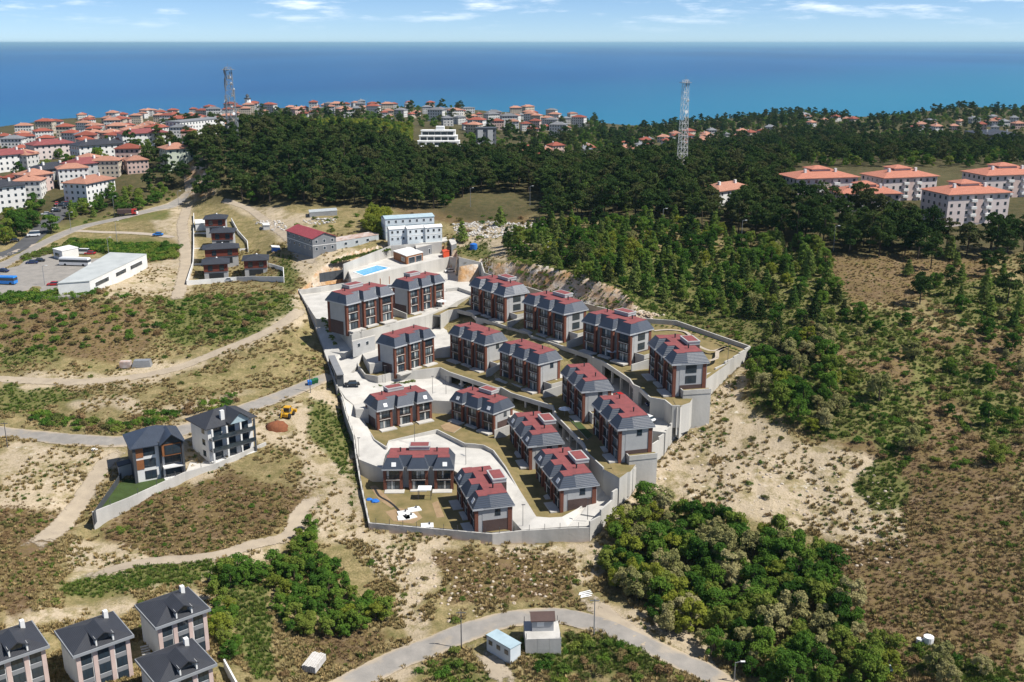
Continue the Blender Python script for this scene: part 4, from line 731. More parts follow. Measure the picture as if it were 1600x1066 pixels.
# parasols, play frame
def parasol(loc, label): tpl_spawn('parasol', loc, 0, label, 'parasol', [('pole', 'steel', lambda b: b.tube((0, 0, 0), (0, 0, 2.4), 0.05)), ('canopy', 'white_paint', lambda b: b.tube((0, 0, 2.1), (0, 0, 2.75), 1.7, 0.08, n=8))])
parasol(P('g', 770, 345, 9.1), 'white round parasol above the bright green lawn'); parasol(P('g', 565, 150, 10.2), 'white parasol in front of the third middle-row villa')
parasol(at(690, 480, 18.1), 'white parasol beside the villa below the pool'); parasol(P('c', 300, 530, 17.2), 'white parasol in front of the third top-row villa')
terrace('lawn_strip', seg([(889, 654, 9.5), (918, 686, 9.25), (926, 680, 9.25), (898, 651, 9.5)]), 8.8, 'lawn_green')
tpl_spawn('play_frame', at(738, 432, 18.1), 0.4, 'dark red climbing frame in the walled play yard', 'playground', [('tower_post', 'brick_dark', (lambda x, y: lambda b: b.box(x - .1, y - .1, 0, x + .1, y + .1, 2.6))(x, y)) for x in (-1, 1) for y in (-1, 1)] + [('platform', 'brick_dark', lambda b: b.box(-1.1, -1.1, 1.2, 1.1, 1.1, 1.35)), ('roof', 'bright_red', lambda b: b.tube((0, 0, 2.5), (0, 0, 3.7), 1.8, 0.1, n=4)), ('slide', 'orange_red', lambda b: b.add([(1.1, -.4, 1.3), (3.2, -.4, .15), (3.2, .4, .15), (1.1, .4, 1.3), (1.1, -.4, 1.15), (3.2, -.4, 0), (3.2, .4, 0), (1.1, .4, 1.15)], [(0, 1, 2, 3), (7, 6, 5, 4), (0, 4, 5, 1), (1, 5, 6, 2), (2, 6, 7, 3), (3, 7, 4, 0)]))])
terrace('play_yard_paving', seg([(722,437,18.07),(742,415,18.07),(754,427,18.14),(748,441,18.07)]), 17.9, 'pavers')
wall('retaining_wall', seg([(722, 402, 22), (752, 411, 22), (758, 427, 21)]), 1, 0.35, 'grey concrete wall around the play yard', 5)
wall('retaining_wall', seg([(697, 451, 19.2), (716, 449, 19.2), (742, 458, 19.2)]), 1, 0.3, 'low concrete wall between the pool villa and the play yard', 2.5)
# lamp posts of the estate
LPT = [('pole', pm('pole', 'steel_dark', lambda b: b.tube((0, 0, 0), (0, 0, 5.2), 0.07, 0.05)), None, []), ('lamp_head', pm('lamp_head', 'steel_dark', lambda b: b.box(-0.3, -0.12, 5.15, 0.5, 0.12, 5.27)), None, [])]
for (u, v, z, lb) in ((566, 541, 13.8, 'beside the service building'), (602, 598, 8.4, 'on the middle lane below the curved terrace'), (676, 615, 7.3, 'on the open concrete plaza, left one'), (697, 616, 7.0, 'on the open concrete plaza, right one'), (561, 714, 2.4, 'at the bend of the left ramp'), (728, 727, 2.0, 'beside the lower lane behind the bottom corner villa'), (817, 822, 0.1, 'at the bottom corner of the lower lane'), (918, 812, .8, 'at the right end of the lower lane'), (570, 470, 18.1, 'beside the leftmost top-row villa'), (1137, 566, 18.9, 'in the corner garden by the right wall'), (648, 690, 3.3, 'on the lawn above the white cellar wall')):
    spawn(LPT, 'lamp_post', at(u, v, z), 0, 'thin dark lamp post ' + lb, 'lamp post', 'estate lamp posts')
# ---------------- houses outside the estate ----------------
def gp2(u, v): q_ = hit(u, v); return q_
def frame_from(a, b_):                                 # origin, angle, length from two ground points
    d = (b_ - a).to_2d(); return a.to_2d(), math.atan2(d.y, d.x), d.length
def hip(b, L_, W_, h, ov=0.6, z0=0.0, k=None, mi=0):
    k = min(L_, W_) / 2 if k is None else k
    x0, y0, x1, y1 = -ov, -ov, L_ + ov, W_ + ov; m_ = (y1 - y0) / 2; kk = min(m_, (x1 - x0) / 2 - 0.01)
    if x1 - x0 >= y1 - y0: r0, r1 = (x0 + kk, y0 + m_), (x1 - kk, y0 + m_)
    else: m2 = (x1 - x0) / 2; r0, r1 = (x0 + m2, y0 + m2), (x0 + m2, y1 - m2)
    long_ = x1 - x0 >= y1 - y0
    vs = [(x0, y0, z0), (x1, y0, z0), (x1, y1, z0), (x0, y1, z0), (x0, y0, z0 - 0.22), (x1, y0, z0 - 0.22), (x1, y1, z0 - 0.22), (x0, y1, z0 - 0.22), (*r0, z0 + h), (*r1, z0 + h)]
    fs = [(0, 1, 9, 8), (1, 2, 9), (2, 3, 8, 9), (3, 0, 8)] if long_ else [(0, 1, 8), (1, 2, 9, 8), (2, 3, 9), (3, 0, 8, 9)]
    return b.add(vs, fs + [(4, 5, 1, 0), (5, 6, 2, 1), (6, 7, 3, 2), (7, 4, 0, 3), (7, 6, 5, 4)], mi)
def gable(b, x0, y0, x1, y1, z, h, ov=0.4, axis='y', mi=0):
    if axis == 'y':
        m_ = (x0 + x1) / 2; vs = [(x0 - ov, y0 - ov, z - 0.15), (m_, y0 - ov, z + h), (x1 + ov, y0 - ov, z - 0.15), (x0 - ov, y1 + ov, z - 0.15), (m_, y1 + ov, z + h), (x1 + ov, y1 + ov, z - 0.15)]
    else:
        m_ = (y0 + y1) / 2; vs = [(x0 - ov, y1 + ov, z - 0.15), (x0 - ov, m_, z + h), (x0 - ov, y0 - ov, z - 0.15), (x1 + ov, y1 + ov, z - 0.15), (x1 + ov, m_, z + h), (x1 + ov, y0 - ov, z - 0.15)]
    vs += [(a, c_, d - 0.18) for a, c_, d in vs]
    return b.add(vs, [(0, 3, 4, 1), (1, 4, 5, 2), (6, 7, 10, 9), (7, 8, 11, 10), (0, 1, 7, 6), (1, 2, 8, 7), (3, 9, 10, 4), (4, 10, 11, 5), (0, 6, 9, 3), (2, 5, 11, 8)], mi)
WF = pm('window', 'frame_white', lambda b: (b.box(-0.6, -0.05, 0, 0.6, 0.03, 1.4),)); WPn = pm('pane', 'glass', lambda b: b.box(-0.5, -0.07, 0.1, 0.5, -0.04, 1.3))
WD = pm('window', 'frame_dark', lambda b: (b.box(-0.9, -0.05, 0, 0.9, 0.03, 1.7),)); WPd = pm('pane', 'glass', lambda b: (b.box(-0.8, -0.07, 0.1, -0.04, -0.04, 1.6), b.box(0.04, -0.07, 0.1, 0.8, -0.04, 1.6)))
def windows(par, L_, W_, ns, sh, nf, nsd, white=True, z0=0.9, sides='fr', sc=1.0):
    f_, p_ = (WF, WPn) if white else (WD, WPd)
    def put(x, y, z, rz):
        o = obj('window', f_, par, (x, y, z), rz, sc); obj('pane', p_, o)
    for s in range(ns):
        for i in range(nf):
            if 'f' in sides: put(L_ * (i + 0.5) / nf, -0.01, s * sh + z0, 0)
        for i in range(nsd):
            if 'r' in sides: put(L_ + 0.01, W_ * (i + 0.5) / nsd, s * sh + z0, R(90))
            if 'l' in sides: put(-0.01, W_ * (i + 0.5) / nsd, s * sh + z0, R(-90))
def house(name, a, b_, zb, W_, h, wallm, label, cat, group=None, ang=None):
    o, an, L_ = frame_from(a, b_); r = obj(name, None, None, (o.x, o.y, zb), an if ang is None else ang); tag(r, label, cat, group)
    obj('wall', MB().box(0, 0, -2.5, L_, W_, h).mesh('wall', wallm), r); return r, L_
mat('pink_plaster', (0.58, 0.45, 0.40), (0.5, 0.38, 0.34), 0.4, 0.85); mat('pink_wall', (0.64, 0.55, 0.52), (0.56, 0.48, 0.45), 0.3, 0.85); mat('rust_sheet', (0.52, 0.47, 0.44), (0.33, 0.19, 0.13), 0.5, 0.8)
# unfinished row at the lower left
mat('row_gutter', (0.27, 0.28, 0.295), (0.22, 0.23, 0.24), 0.5, 0.6)
def rowhouse(a, b_, zb, label):
    r, L_ = house('row_house', a, b_, zb, 8.5, 8.0, 'plaster_white', label, 'house', 'grey-roofed row houses'); W_ = 8.5
    for i in range(4):
        x = (0.25, L_ * 0.34, L_ * 0.66, L_ - 0.25)[i]; obj('pilaster', MB().box(x - 0.35, -0.14, -2.5, x + 0.35, 0.1, 8.0).mesh('pilaster', 'pink_plaster'), r)
    for s in range(3):
        for i in range(3):
            x = L_ * (0.17 + 0.33 * i); o = obj('window', WD, r, (x, -0.01, s * 2.66 + 0.55), 0, (1.0, 1, 1.05)); obj('pane', WPd, o)
            if s: obj('spandrel', MB().box(x - L_ * 0.11, -0.08, s * 2.66 - 0.35, x + L_ * 0.11, 0.05, s * 2.66 + 0.4).mesh('spandrel', 'mid_grey'), r)
        for y in (2.6, 6.0): o = obj('window', WD, r, (L_ + 0.01, y, s * 2.66 + 0.6), R(90), 0.9); obj('pane', WPd, o)
    obj('parapet', MB().box(-0.7, -0.8, 8.02, L_ + 0.7, W_ + 0.5, 8.5).mesh('parapet', 'row_gutter'), r)
    rf = obj('roof', hip(MB(), L_ - 0.2, W_ - 0.3, 1.7, 0.6, 8.6).mesh('roof', 'slate_dark'), r, (0.1, 0.0, 0))
    gb = MB(); gable(gb, L_ * 0.36, -0.35, L_ * 0.70, 4.2, 10.0, 0.85, 0.25, 'y'); obj('dormer_roof', gb.mesh('dormer_roof', 'slate_dark'), rf)
    obj('dormer_wall', MB().box(L_ * 0.38, 0.5, 8.5, L_ * 0.68, 3.5, 10.0).mesh('dormer_wall', 'mid_grey'), rf)
    for x in (L_ * 0.37, L_ * 0.69): obj('dormer_cheek', MB().box(x - 0.12, -0.4, 8.5, x + 0.12, 0.7, 10.0).mesh('dormer_cheek', 'plaster_white'), rf)
    o = obj('dormer_window', WD, rf, (L_ * 0.53, 0.48, 8.55), 0, (1, 1, 0.8)); obj('pane', WPd, o)
    obj('chimney', MB().box(L_ - 1.9, W_ - 2.6, 8.6, L_ - 1.2, W_ - 1.8, 10.6).mesh('chimney', 'plaster_white'), rf)
    return r
T1a, T1b = at(253.7, 1045, 1.0), at(327, 1017, 1.0)
rowhouse(T1a, T1b, 1.0, 'grey-roofed row house standing highest on the lower-left slope')
for du, dv, z, lb in ((-126, 47, 1.6, 'grey-roofed row house between the topmost one and the left edge'), (-262, 66, 2.2, 'grey-roofed row house cut by the left edge'), (4, 95, -0.6, 'grey-roofed row house at the bottom edge beside a white wall')):
    a = at(253.7 + du, 1045 + dv, z); rowhouse(a, a + (T1b - T1a), z, lb)
wall('garden_wall', [at(350, 1030, 2.5), at(362, 1052, 2.4), at(380, 1085, 2.0)], 1, 0.3, 'white garden wall beside the lower-left row houses', 4, 'plaster_white')
st = obj('outdoor_stair', None, None, at(228, 1030, 1.5), R(-62)); tag(st, 'narrow timber stair between two grey-roofed row houses', 'stair')
for i in range(14): obj('step', MB().box(i * 0.42, -0.7, 2.6 - i * 0.24, i * 0.42 + 0.36, 0.7, 2.72 - i * 0.24).mesh('step', 'concrete'), st)
# the two houses beside the left road
a, b_ = at(213, 755, 3.2), at(288, 741, 3.2); r, L_ = house('modern_house', a, b_, 3.2, 9.5, 8.9, 'plaster_white', 'grey-roofed house with orange timber panels above the long concrete wall', 'house')
obj('corner_frame', MB().box(-0.2, -0.35, -0.3, 0.5, 0.15, 8.9).mesh('corner_frame', 'dark_grey'), r); obj('corner_frame', MB().box(L_ - 0.3, -1.6, -0.3, L_ + 0.2, 0.15, 8.9).mesh('corner_frame', 'dark_grey'), r); obj('centre_frame', MB().box(L_ * 0.52, -0.35, -0.3, L_ * 0.57, 0.15, 9.5).mesh('centre_frame', 'dark_grey'), r)
obj('side_cladding', MB().box(-0.12, 0.2, -0.5, 0.0, 9.3, 8.9).mesh('side_cladding', 'dark_grey'), r)
for s in range(3):
    if s: obj('timber_panel', MB().box(0.5, -0.1, s * 3 + 0.2, 2.2, 0.02, s * 3 + 2.6).mesh('timber_panel', 'wood_panel'), r)
    o = obj('window', WD, r, (L_ * 0.32, -0.02, s * 3 + 0.5), 0, (1.5, 1, 1.25)); obj('pane', WPd, o)
    if s < 2:
        obj('balcony', MB().box(L_ * 0.57, -1.6, s * 3 - 0.15, L_, 0.02, s * 3 + 0.12).mesh('balcony', 'plaster_white'), r)
        obj('railing', MB().box(L_ * 0.58, -1.58, s * 3 + 1.0, L_ - 0.3, -1.5, s * 3 + 1.1).mesh('railing', 'frame_dark'), r)
    o = obj('window', WD, r, (L_ * 0.79, -0.02 if s < 2 else -1.4, s * 3 + 0.3), 0, (2.1, 1, 1.4)); obj('pane', WPd, o)
obj('bay', MB().box(L_ * 0.57, -1.38, 6.0, L_ - 0.3, 0.1, 8.9).mesh('bay', 'wood_panel'), r)
rf = obj('roof', hip(MB(), L_, 9.5, 3.0, 0.8, 9.0).mesh('roof', 'slate'), r); gb = gable(MB(), L_ * 0.55, -1.9, L_ + 0.1, 4.5, 9.4, 2.2, 0.3, 'y'); obj('dormer_roof', gb.mesh('dormer_roof', 'slate'), rf)
obj('dormer_front', MB().add([(L_ * 0.57, -1.3, 9.0), (L_, -1.3, 9.0), (L_ * 0.785, -1.3, 11.2), (L_ * 0.57, -1.2, 9.0), (L_, -1.2, 9.0), (L_ * 0.785, -1.2, 11.2)], [(0, 1, 2), (5, 4, 3), (0, 3, 4, 1), (1, 4, 5, 2), (2, 5, 3, 0)]).mesh('dormer_front', 'glass'), rf)
a, b_ = at(328.5, 722, 4.2), at(397, 702, 4.2); r, L_ = house('modern_house', a, b_, 4.2, 9.0, 8.9, 'plaster_white', 'white house with dark balconies and glazed gable beside the digger', 'house')
for s in range(3):
    obj('balcony', MB().box(0.2, -1.9, s * 3 - 0.15, L_ - 0.2, 0.0, s * 3 + 0.12).mesh('balcony', 'dark_grey' if s else 'plaster_white'), r)
    if s: obj('railing', MB().box(0.2, -1.9, s * 3 + 0.1, L_ - 0.2, -1.84, s * 3 + 1.05).mesh('railing', 'glass'), r)
    for i in range(3): o = obj('window', WD, r, (L_ * (0.2 + 0.3 * i), -0.02, s * 3 + 0.3), 0, (1.35, 1, 1.35)); obj('pane', WPd, o)
    for y in (2.5,): o = obj('window', WD, r, (-0.01, y, s * 3 + 0.8), R(-90), (0.8, 1, 0.9)); obj('pane', WPd, o)
for x in (0.35, L_ * 0.35, L_ * 0.66, L_ - 0.35): obj('column', MB().box(x - 0.22, -1.85, -0.3, x + 0.22, -1.5, 8.9).mesh('column', 'plaster_white' if x < L_ * 0.7 else 'dark_grey'), r)
rf = obj('roof', hip(MB(), L_, 9.0, 2.7, 1.0, 9.0).mesh('roof', 'slate_dark'), r); obj('dormer_roof', gable(MB(), L_ * 0.42, -2.1, L_ * 0.86, 5.0, 9.6, 2.2, 0.3, 'y').mesh('dormer_roof', 'slate_dark'), rf)
obj('dormer_glass', MB().add([(L_ * 0.43, -1.8, 9.0), (L_ * 0.85, -1.8, 9.0), (L_ * 0.85, -1.8, 9.5), (L_ * 0.64, -1.8, 11.5), (L_ * 0.43, -1.8, 9.5), (L_ * 0.43, -1.7, 9.0), (L_ * 0.85, -1.7, 9.0), (L_ * 0.85, -1.7, 9.5), (L_ * 0.64, -1.7, 11.5), (L_ * 0.43, -1.7, 9.5)], [(0, 1, 2, 3, 4), (9, 8, 7, 6, 5)]).mesh('dormer_glass', 'sheet_blue'), rf)
obj('chimney', MB().box(L_ * 0.34, 0.6, 9, L_ * 0.34 + 1.0, 1.4, 12.2).mesh('chimney', 'plaster_white'), rf)
wl = [at(144, 800, 4.2), at(200, 778, 4.4), at(288, 738, 4.8), at(340, 723, 5.0), at(415, 691, 5.4)]
wall('retaining_wall', wl, 2, 0.4, 'long tapering concrete retaining wall below the two left houses', 6.0, posts=4.5)
lwn = [at(146, 799, 3.15), at(200, 778, 3.15), at(287, 740, 3.3), at(300, 722, 3.6), at(205, 740, 3.3), at(180, 755, 3.2)]
terrace('lawn', lwn, -3, 'lawn_green'); terrace('yard_paving', [at(290, 739, 3.9), at(340, 724, 4.05), at(413, 693, 4.1), at(390, 670, 4.1), at(310, 690, 4.0)], -3, 'concrete')
wall('garden_fence', [at(146, 800, 4.6), at(180, 752, 4.8), at(200, 722, 4.8)], 1, 0.12, 'dark panel fence left of the timber-panelled house', 3, 'dark_grey', cat='fence')
slab_house('side_shed', [at(185, 742, 3.4), at(187, 748, 3.4), at(207, 742, 3.4)], 3.4, 3.0, 'plaster_grey', 'dark_grey', 'dark-roofed lean-to against the timber-panelled house', 'shed')
# five modern villas at upper left
def mod(a, b_, zb, W_, label, garage=True):
    r, L_ = house('cube_villa', a, b_, zb, W_, 5.8, 'plaster_grey', label, 'villa', 'grey-roofed timber-fronted villas')
    obj('timber_front', MB().box(-0.1, -0.25, 2.9, L_ + 0.1, 0.05, 5.8).mesh('timber_front', 'wood_red'), r)
    for x in (L_ * 0.27, L_ * 0.75): o = obj('window', WD, r, (x, -0.27, 3.3), 0, (0.95, 1, 1.2)); obj('pane', WPd, o)
    o = obj('garage_door' if garage else 'window', MB().box(L_ * 0.2, -0.06, 0, L_ * 0.82, 0.04, 2.3).mesh('door', 'frame_dark'), r)
    rf = obj('roof', hip(MB(), L_, W_, 1.5, 0.9, 6.0).mesh('roof', 'slate_dark'), r); obj('chimney', blob(MB(), (0, 0, 0), 0.45, 8, 5, 1.0).mesh('chimney', 'white_paint'), rf, (L_ * 0.55, W_ * 0.55, 7.2)); return r
stripes('wood_red', (0.21, 0.05, 0.03), (0.11, 0.03, 0.02), 2.4, 'Z', 0.6)
for (u0, v0, u1, v1, z, W_, lb) in ((320, 437, 357, 435, 17.0, 9, 'timber-fronted villa with grey garage door, nearest the dirt lane'), (383, 431, 418, 429.5, 17.8, 9, 'timber-fronted villa with terrace furniture, front right of five'), (322, 413, 373, 410, 19.6, 8.5, 'timber-fronted villa third from the front of five'), (332, 386, 365, 385, 22.6, 9, 'timber-fronted villa fourth from the front of five'), (322, 364, 353, 363, 25.2, 9, 'timber-fronted villa farthest back, beside a white flat roof')):
    mod(at(u0, v0, z), at(u1, v1, z), z, W_, lb)
wl = [hit(u, v) for u, v in ((303, 338), (303, 365), (303, 390), (302, 415), (292, 446))]
wall('garden_wall', [p + Vector((0, 0, 1.6)) for p in wl], 1, 0.25, 'white garden wall along the dirt lane left of the timber villas', 4, 'plaster_white')
wall('garden_wall', [hit(u, v) + Vector((0, 0, 1.8)) for u, v in ((292, 446), (330, 443), (370, 440), (395, 439), (444, 440), (443, 425), (420, 418))], 1, 0.25, 'white garden wall in front of the timber villas', 4, 'plaster_white')
wall('garden_wall', [hit(u, v) + Vector((0, 0, 1.8)) for u, v in ((388, 395), (387, 383), (372, 366), (362, 347))], 1, 0.25, 'white garden wall stepping up right of the timber villas', 4, 'plaster_white')
for (u0, v0, u1, v1, z, lb) in ((303, 396, 330, 394, 21.6, 'white terrace wall between second and third timber villas'), (303, 372, 332, 371, 24.4, 'white terrace wall below the fourth timber villa'), (374, 397, 388, 396, 21.6, 'short white wall right of the third timber villa'), (303, 420, 320, 419, 19.6, 'white wall left of the nearest timber villa')):
    wall('terrace_wall', [at(u0, v0 - 8, z), at(u1, v1 - 8, z)], 1, 0.3, lb, 5, 'plaster_white')
slab_house('flat_annexe', [at(304, 344, 27.5), at(305, 350, 27.5), at(322, 349, 27.5)], 24.5, 3.0, 'plaster_white', 'plaster_white', 'white flat-roofed annexe beside the farthest timber villa', 'annexe')
# site huts
a, b_ = at(449, 381, 26.8), at(489, 396, 26.6); o, an, L_ = frame_from(a, b_); c3 = at(521, 390, 26.6); W_ = (c3 - b_).to_2d().length; W_ = min(W_, 11)
r, L_ = house('site_office', a, b_, 26.6, W_, 5.6, 'mid_grey', 'two-storey grey site office with a dark red gable roof', 'building')
windows(r, L_, W_, 2, 2.8, 5, 3, True, 0.9, 'fr', 0.9); obj('floor_band', MB().box(-0.06, -0.06, 2.7, L_ + 0.06, W_ + 0.06, 2.95).mesh('floor_band', 'plaster_white'), r)
obj('gable_end', MB().add([(0, 0, 5.6), (0, W_, 5.6), (0, W_ / 2, 7.4), (L_, 0, 5.6), (L_, W_, 5.6), (L_, W_ / 2, 7.4)], [(0, 1, 2), (3, 5, 4), (0, 2, 5, 3), (1, 4, 5, 2)]).mesh('gable_end', 'mid_grey'), r)
obj('roof', gable(MB(), 0, 0, L_, W_, 5.75, 1.9, 0.4, 'x').mesh('roof', 'sheet_red'), r)
slab_house('long_shed', [at(521, 383, 27), at(524, 389, 27), at(592, 375, 27.6)], 27, 2.7, 'sheet_grey', 'rust_sheet', 'long low shed with a rusty white sheet roof', 'shed', wins=((1, .2, .27, .9, 1.9), (1, .45, .52, .9, 1.9), (1, .7, .77, .9, 1.9)))
slab_house('tin_store', [at(483, 337, 29.2), at(484, 341, 29.2), at(527, 337, 29.4)], 29.2, 2.4, 'steel', 'sheet_grey', 'pair of grey sheet-metal stores below the pine wood', 'store')
def cabins(a, b_, zb, W_, ns, label, wallm, roofm, nf, name='cabin_block', group=None):
    r, L_ = house(name, a, b_, zb, W_, ns * 2.7, wallm, label, 'cabins', group); windows(r, L_, W_, ns, 2.7, nf, 1, True, 0.9, 'fr', 0.85)
    for s in range(1, ns + 1): obj('floor_band', MB().box(-0.06, -0.06, s * 2.7 - 0.12, L_ + 0.06, W_ + 0.06, s * 2.7 + 0.1).mesh('floor_band', roofm), r)
    obj('roof', gable(MB(), 0, 0, L_, W_, ns * 2.7 + 0.25, 0.7, 0.2, 'x').mesh('roof', roofm), r); return r
mat('cabin_white', (0.62, 0.66, 0.67), (0.52, 0.57, 0.59), 0.4, 0.7)
cabins(at(603, 374, 28), at(679, 369, 28), 28, 7, 3, 'long pale blue cabin block with rows of small windows', 'cabin_white', 'sheet_blue', 7)
for i, (u0, v0, u1, v1, lb) in enumerate(((609, 380, 635, 378, 'left'), (637, 379, 664, 376.5, 'middle'), (665, 377, 691, 375, 'right'))):
    cabins(at(u0, v0, 27.8), at(u1, v1, 27.8), 27.8, 3, 2, lb + ' of three stacked white cabins in front of the pale blue block', 'cabin_white', 'plaster_white', 3, 'stacked_cabin', 'stacked white cabins')
# depot with bus
corn = [at(*px('p', x, y), 24.5) for x, y in ((480, 765), (745, 745), (1220, 522), (915, 508))]
slab_house('depot', corn, 20.5, 4.0, 'plaster_white', 'roof_pale', 'long white depot with a flat pale grey roof beside the car park', 'depot', wins=((1, .08, .3, 1.2, 2.6), (1, .42, .6, 1.2, 2.6), (1, .68, .9, 1.2, 2.6))) if mat('roof_pale', (0.44, 0.46, 0.45), (0.36, 0.38, 0.375), 0.2, 0.8) else None
slab_house('kiosk', [at(*px('p', x, y), 24.0) for x, y in ((440, 478), (515, 498), (650, 468))], 20.6, 3.5, 'plaster_white', 'plaster_white', 'small white flat-roofed building behind the parked bus', 'building', wins=((0, .2, .7, .9, 2.3),))
yard = [hit(u, v) for u, v in PARK]; yz = 20.55
struct('car_park', MB().prism([at(u, v, yz) for u, v in PARK], 15, 0, 0).mesh('car_park', 'asphalt'))
def bus_tpl(paint, L_=12.0, H_=3.2):
    T = [('body', pm('bus_body', paint, lambda b: (b.box(-L_ / 2, -1.25, 0.4, L_ / 2, 1.25, 1.5), b.frus((-L_ / 2, -1.25, L_ / 2, 1.25), 2.55, (-L_ / 2 + 0.1, -1.15, L_ / 2 - 0.2, 1.15), H_))), None, []), ('windows', pm('bus_windows', 'glass', lambda b: b.box(-L_ / 2 + 0.02, -1.23, 1.5, L_ / 2 - 0.02, 1.23, 2.55)), None, [])]
    wh = pm('wheel', 'rubber', lambda b: b.tube((0, -0.16, 0.5), (0, 0.16, 0.5), 0.5, n=12))
    for x in (-L_ * 0.3, L_ * 0.33):
        for y in (-1.1, 1.1): T.append(('wheel', wh, (x, y, 0), []))
    return T
spawn(bus_tpl('paint_white'), 'coach', at(118, 415, yz), R(-8), 'white coach parked beside the depot', 'bus')
car('white', at(130, 397, 20.7), R(-5), 'white van parked behind the coach', True); car('red', at(141, 397.5, 20.7), R(0), 'red car parked by the hedge behind the coach')
car('navy', at(50, 412, yz), R(10), 'dark blue car by the hedge, left of a pair'); car('black', at(61, 409, yz), R(10), 'black car by the hedge, right of a pair'); car('navy', at(5, 425, yz), R(-15), 'dark blue car at the left edge of the car park')
car('red', at(84, 446, yz), R(8), 'red car below the depot corner'); spawn(bus_tpl('paint_blue', 8.5, 3.0), 'blue_truck', at(8, 444, yz), R(-6), 'bright blue truck at the left edge of the car park', 'truck')
tpl_spawn('fire_engine', hit(200, 337) + Vector((0, 0, 0.2)), R(8), 'dark red tanker lorry with white cab on the bend of the road', 'lorry', [('tank', 'brick_dark', lambda b: b.box(-4.5, -1.2, 0.9, 1.8, 1.2, 2.9)), ('cab', 'bright_red', lambda b: b.box(2.0, -1.2, 0.6, 4.0, 1.2, 2.8)), ('bonnet', 'white_paint', lambda b: b.box(4.0, -1.1, 0.6, 4.5, 1.1, 1.6)), ('windscreen', 'glass', lambda b: b.box(3.2, -1.22, 1.7, 4.02, 1.22, 2.6))] + [('wheel', 'rubber', (lambda x, y: lambda b: b.tube((x, y - .15, .5), (x, y + .15, .5), .5, n=10))(x, y)) for x in (-3.2, -2, 3) for y in (-1.1, 1.1)])
car('blue', hit(247, 369) + Vector((0, 0, 0.3)), R(0), 'light blue car parked at the end of the paved path')
car('silver', hit(355, 441) + Vector((0, 0, .3)), R(5), 'silver car parked outside the white garden wall')
# digger
dg = obj('digger', None, None, hit(450, 652) + Vector((0, 0, 0.1)), R(80)); tag(dg, 'yellow backhoe digger beside the mound of red soil', 'digger')
for nm, m_, bb in (('chassis', 'yellow_paint', (-2.2, -0.8, 0.7, 1.8, 0.8, 1.5)), ('cab', 'glass', (-0.9, -0.8, 1.5, 0.7, 0.8, 2.8)), ('cab_roof', 'yellow_paint', (-1.0, -0.9, 2.8, 0.8, 0.9, 3.0)), ('bonnet', 'yellow_paint', (0.7, -0.6, 1.5, 2.1, 0.6, 2.0)), ('front_bucket', 'yellow_paint', (2.9, -1.2, 0.2, 3.7, 1.2, 1.1))): obj(nm, MB().box(*bb).mesh(nm, m_), dg)
obj('boom', MB().tube((-2.2, 0, 1.4), (-3.6, 0, 3.6), 0.2, 0.16).mesh('boom', 'yellow_paint'), dg); obj('dipper', MB().tube((-3.6, 0, 3.6), (-4.8, 0, 1.4), 0.16, 0.12).mesh('dipper', 'yellow_paint'), dg)
for x, rr in ((-1.4, 0.75), (1.5, 0.55)):
    for y in (-1, 1): obj('wheel', MB().tube((x, y - 0.22, rr), (x, y + 0.22, rr), rr, n=14).mesh('wheel', 'rubber'), dg)
mat('red_soil', (0.235, 0.085, 0.038), (0.165, 0.06, 0.028), 0.9, 0.95, 0.8, 2.5)
tag(obj('soil_mound', blob(MB(), (0, 0, 0), 3.1, 18, 9, 0.55).mesh('soil_mound', 'red_soil', True), None, hit(433, 668)), 'mound of dark red soil beside the digger', 'soil heap')
# road-side cabin and transformer house at the bottom
o_ = at(760.5, 1012, -3.6); r, L_ = house('white_cabin', o_, at(797.5, 1034, -3.6), -3.6, 2.6, 2.6, 'cabin_white', 'small white metal cabin with two windows beside the bottom road', 'cabin'); windows(r, L_, 2.6, 1, 2.7, 3, 0, False, 1.0, 'f', 0.55)
obj('roof', MB().box(-0.1, -0.1, 2.6, L_ + 0.1, 2.7, 2.75).mesh('roof', 'sheet_blue'), r)
tb = obj('transformer_house', None, None, at(821, 1026, -4.3), R(3)); tag(tb, 'concrete box with a small gabled hut on top beside the bottom road', 'transformer house')
for i in range(3): obj('wall_panel', MB().box(i * 2.2, 0, -1, i * 2.2 + 2.17, 0.25, 3.6).mesh('wall_panel', 'concrete_wall'), tb)
obj('base', MB().box(0.03, 0.2, -1, 6.54, 6.2, 3.55).mesh('base', 'concrete_wall'), tb); obj('hut', MB().box(1.4, 2.6, 3.55, 5.4, 5.4, 5.9).mesh('hut', 'plaster_grey'), tb)
hr = obj('hut_roof', gable(MB(), 1.4, 2.6, 5.4, 5.4, 6.0, 0.9, 0.3, 'x').mesh('hut_roof', 'brick_dark'), tb); obj('hut_door', MB().box(2.3, 2.52, 4.6, 3.6, 2.6, 5.6).mesh('hut_door', 'plaster_white'), tb)
for x in (0.15, 6.4): 
    for y in (0.15, 6.0): obj('rail_post', MB().box(x - .05, y - .05, 3.5, x + .05, y + .05, 4.7).mesh('rail_post', 'steel_dark'), tb)
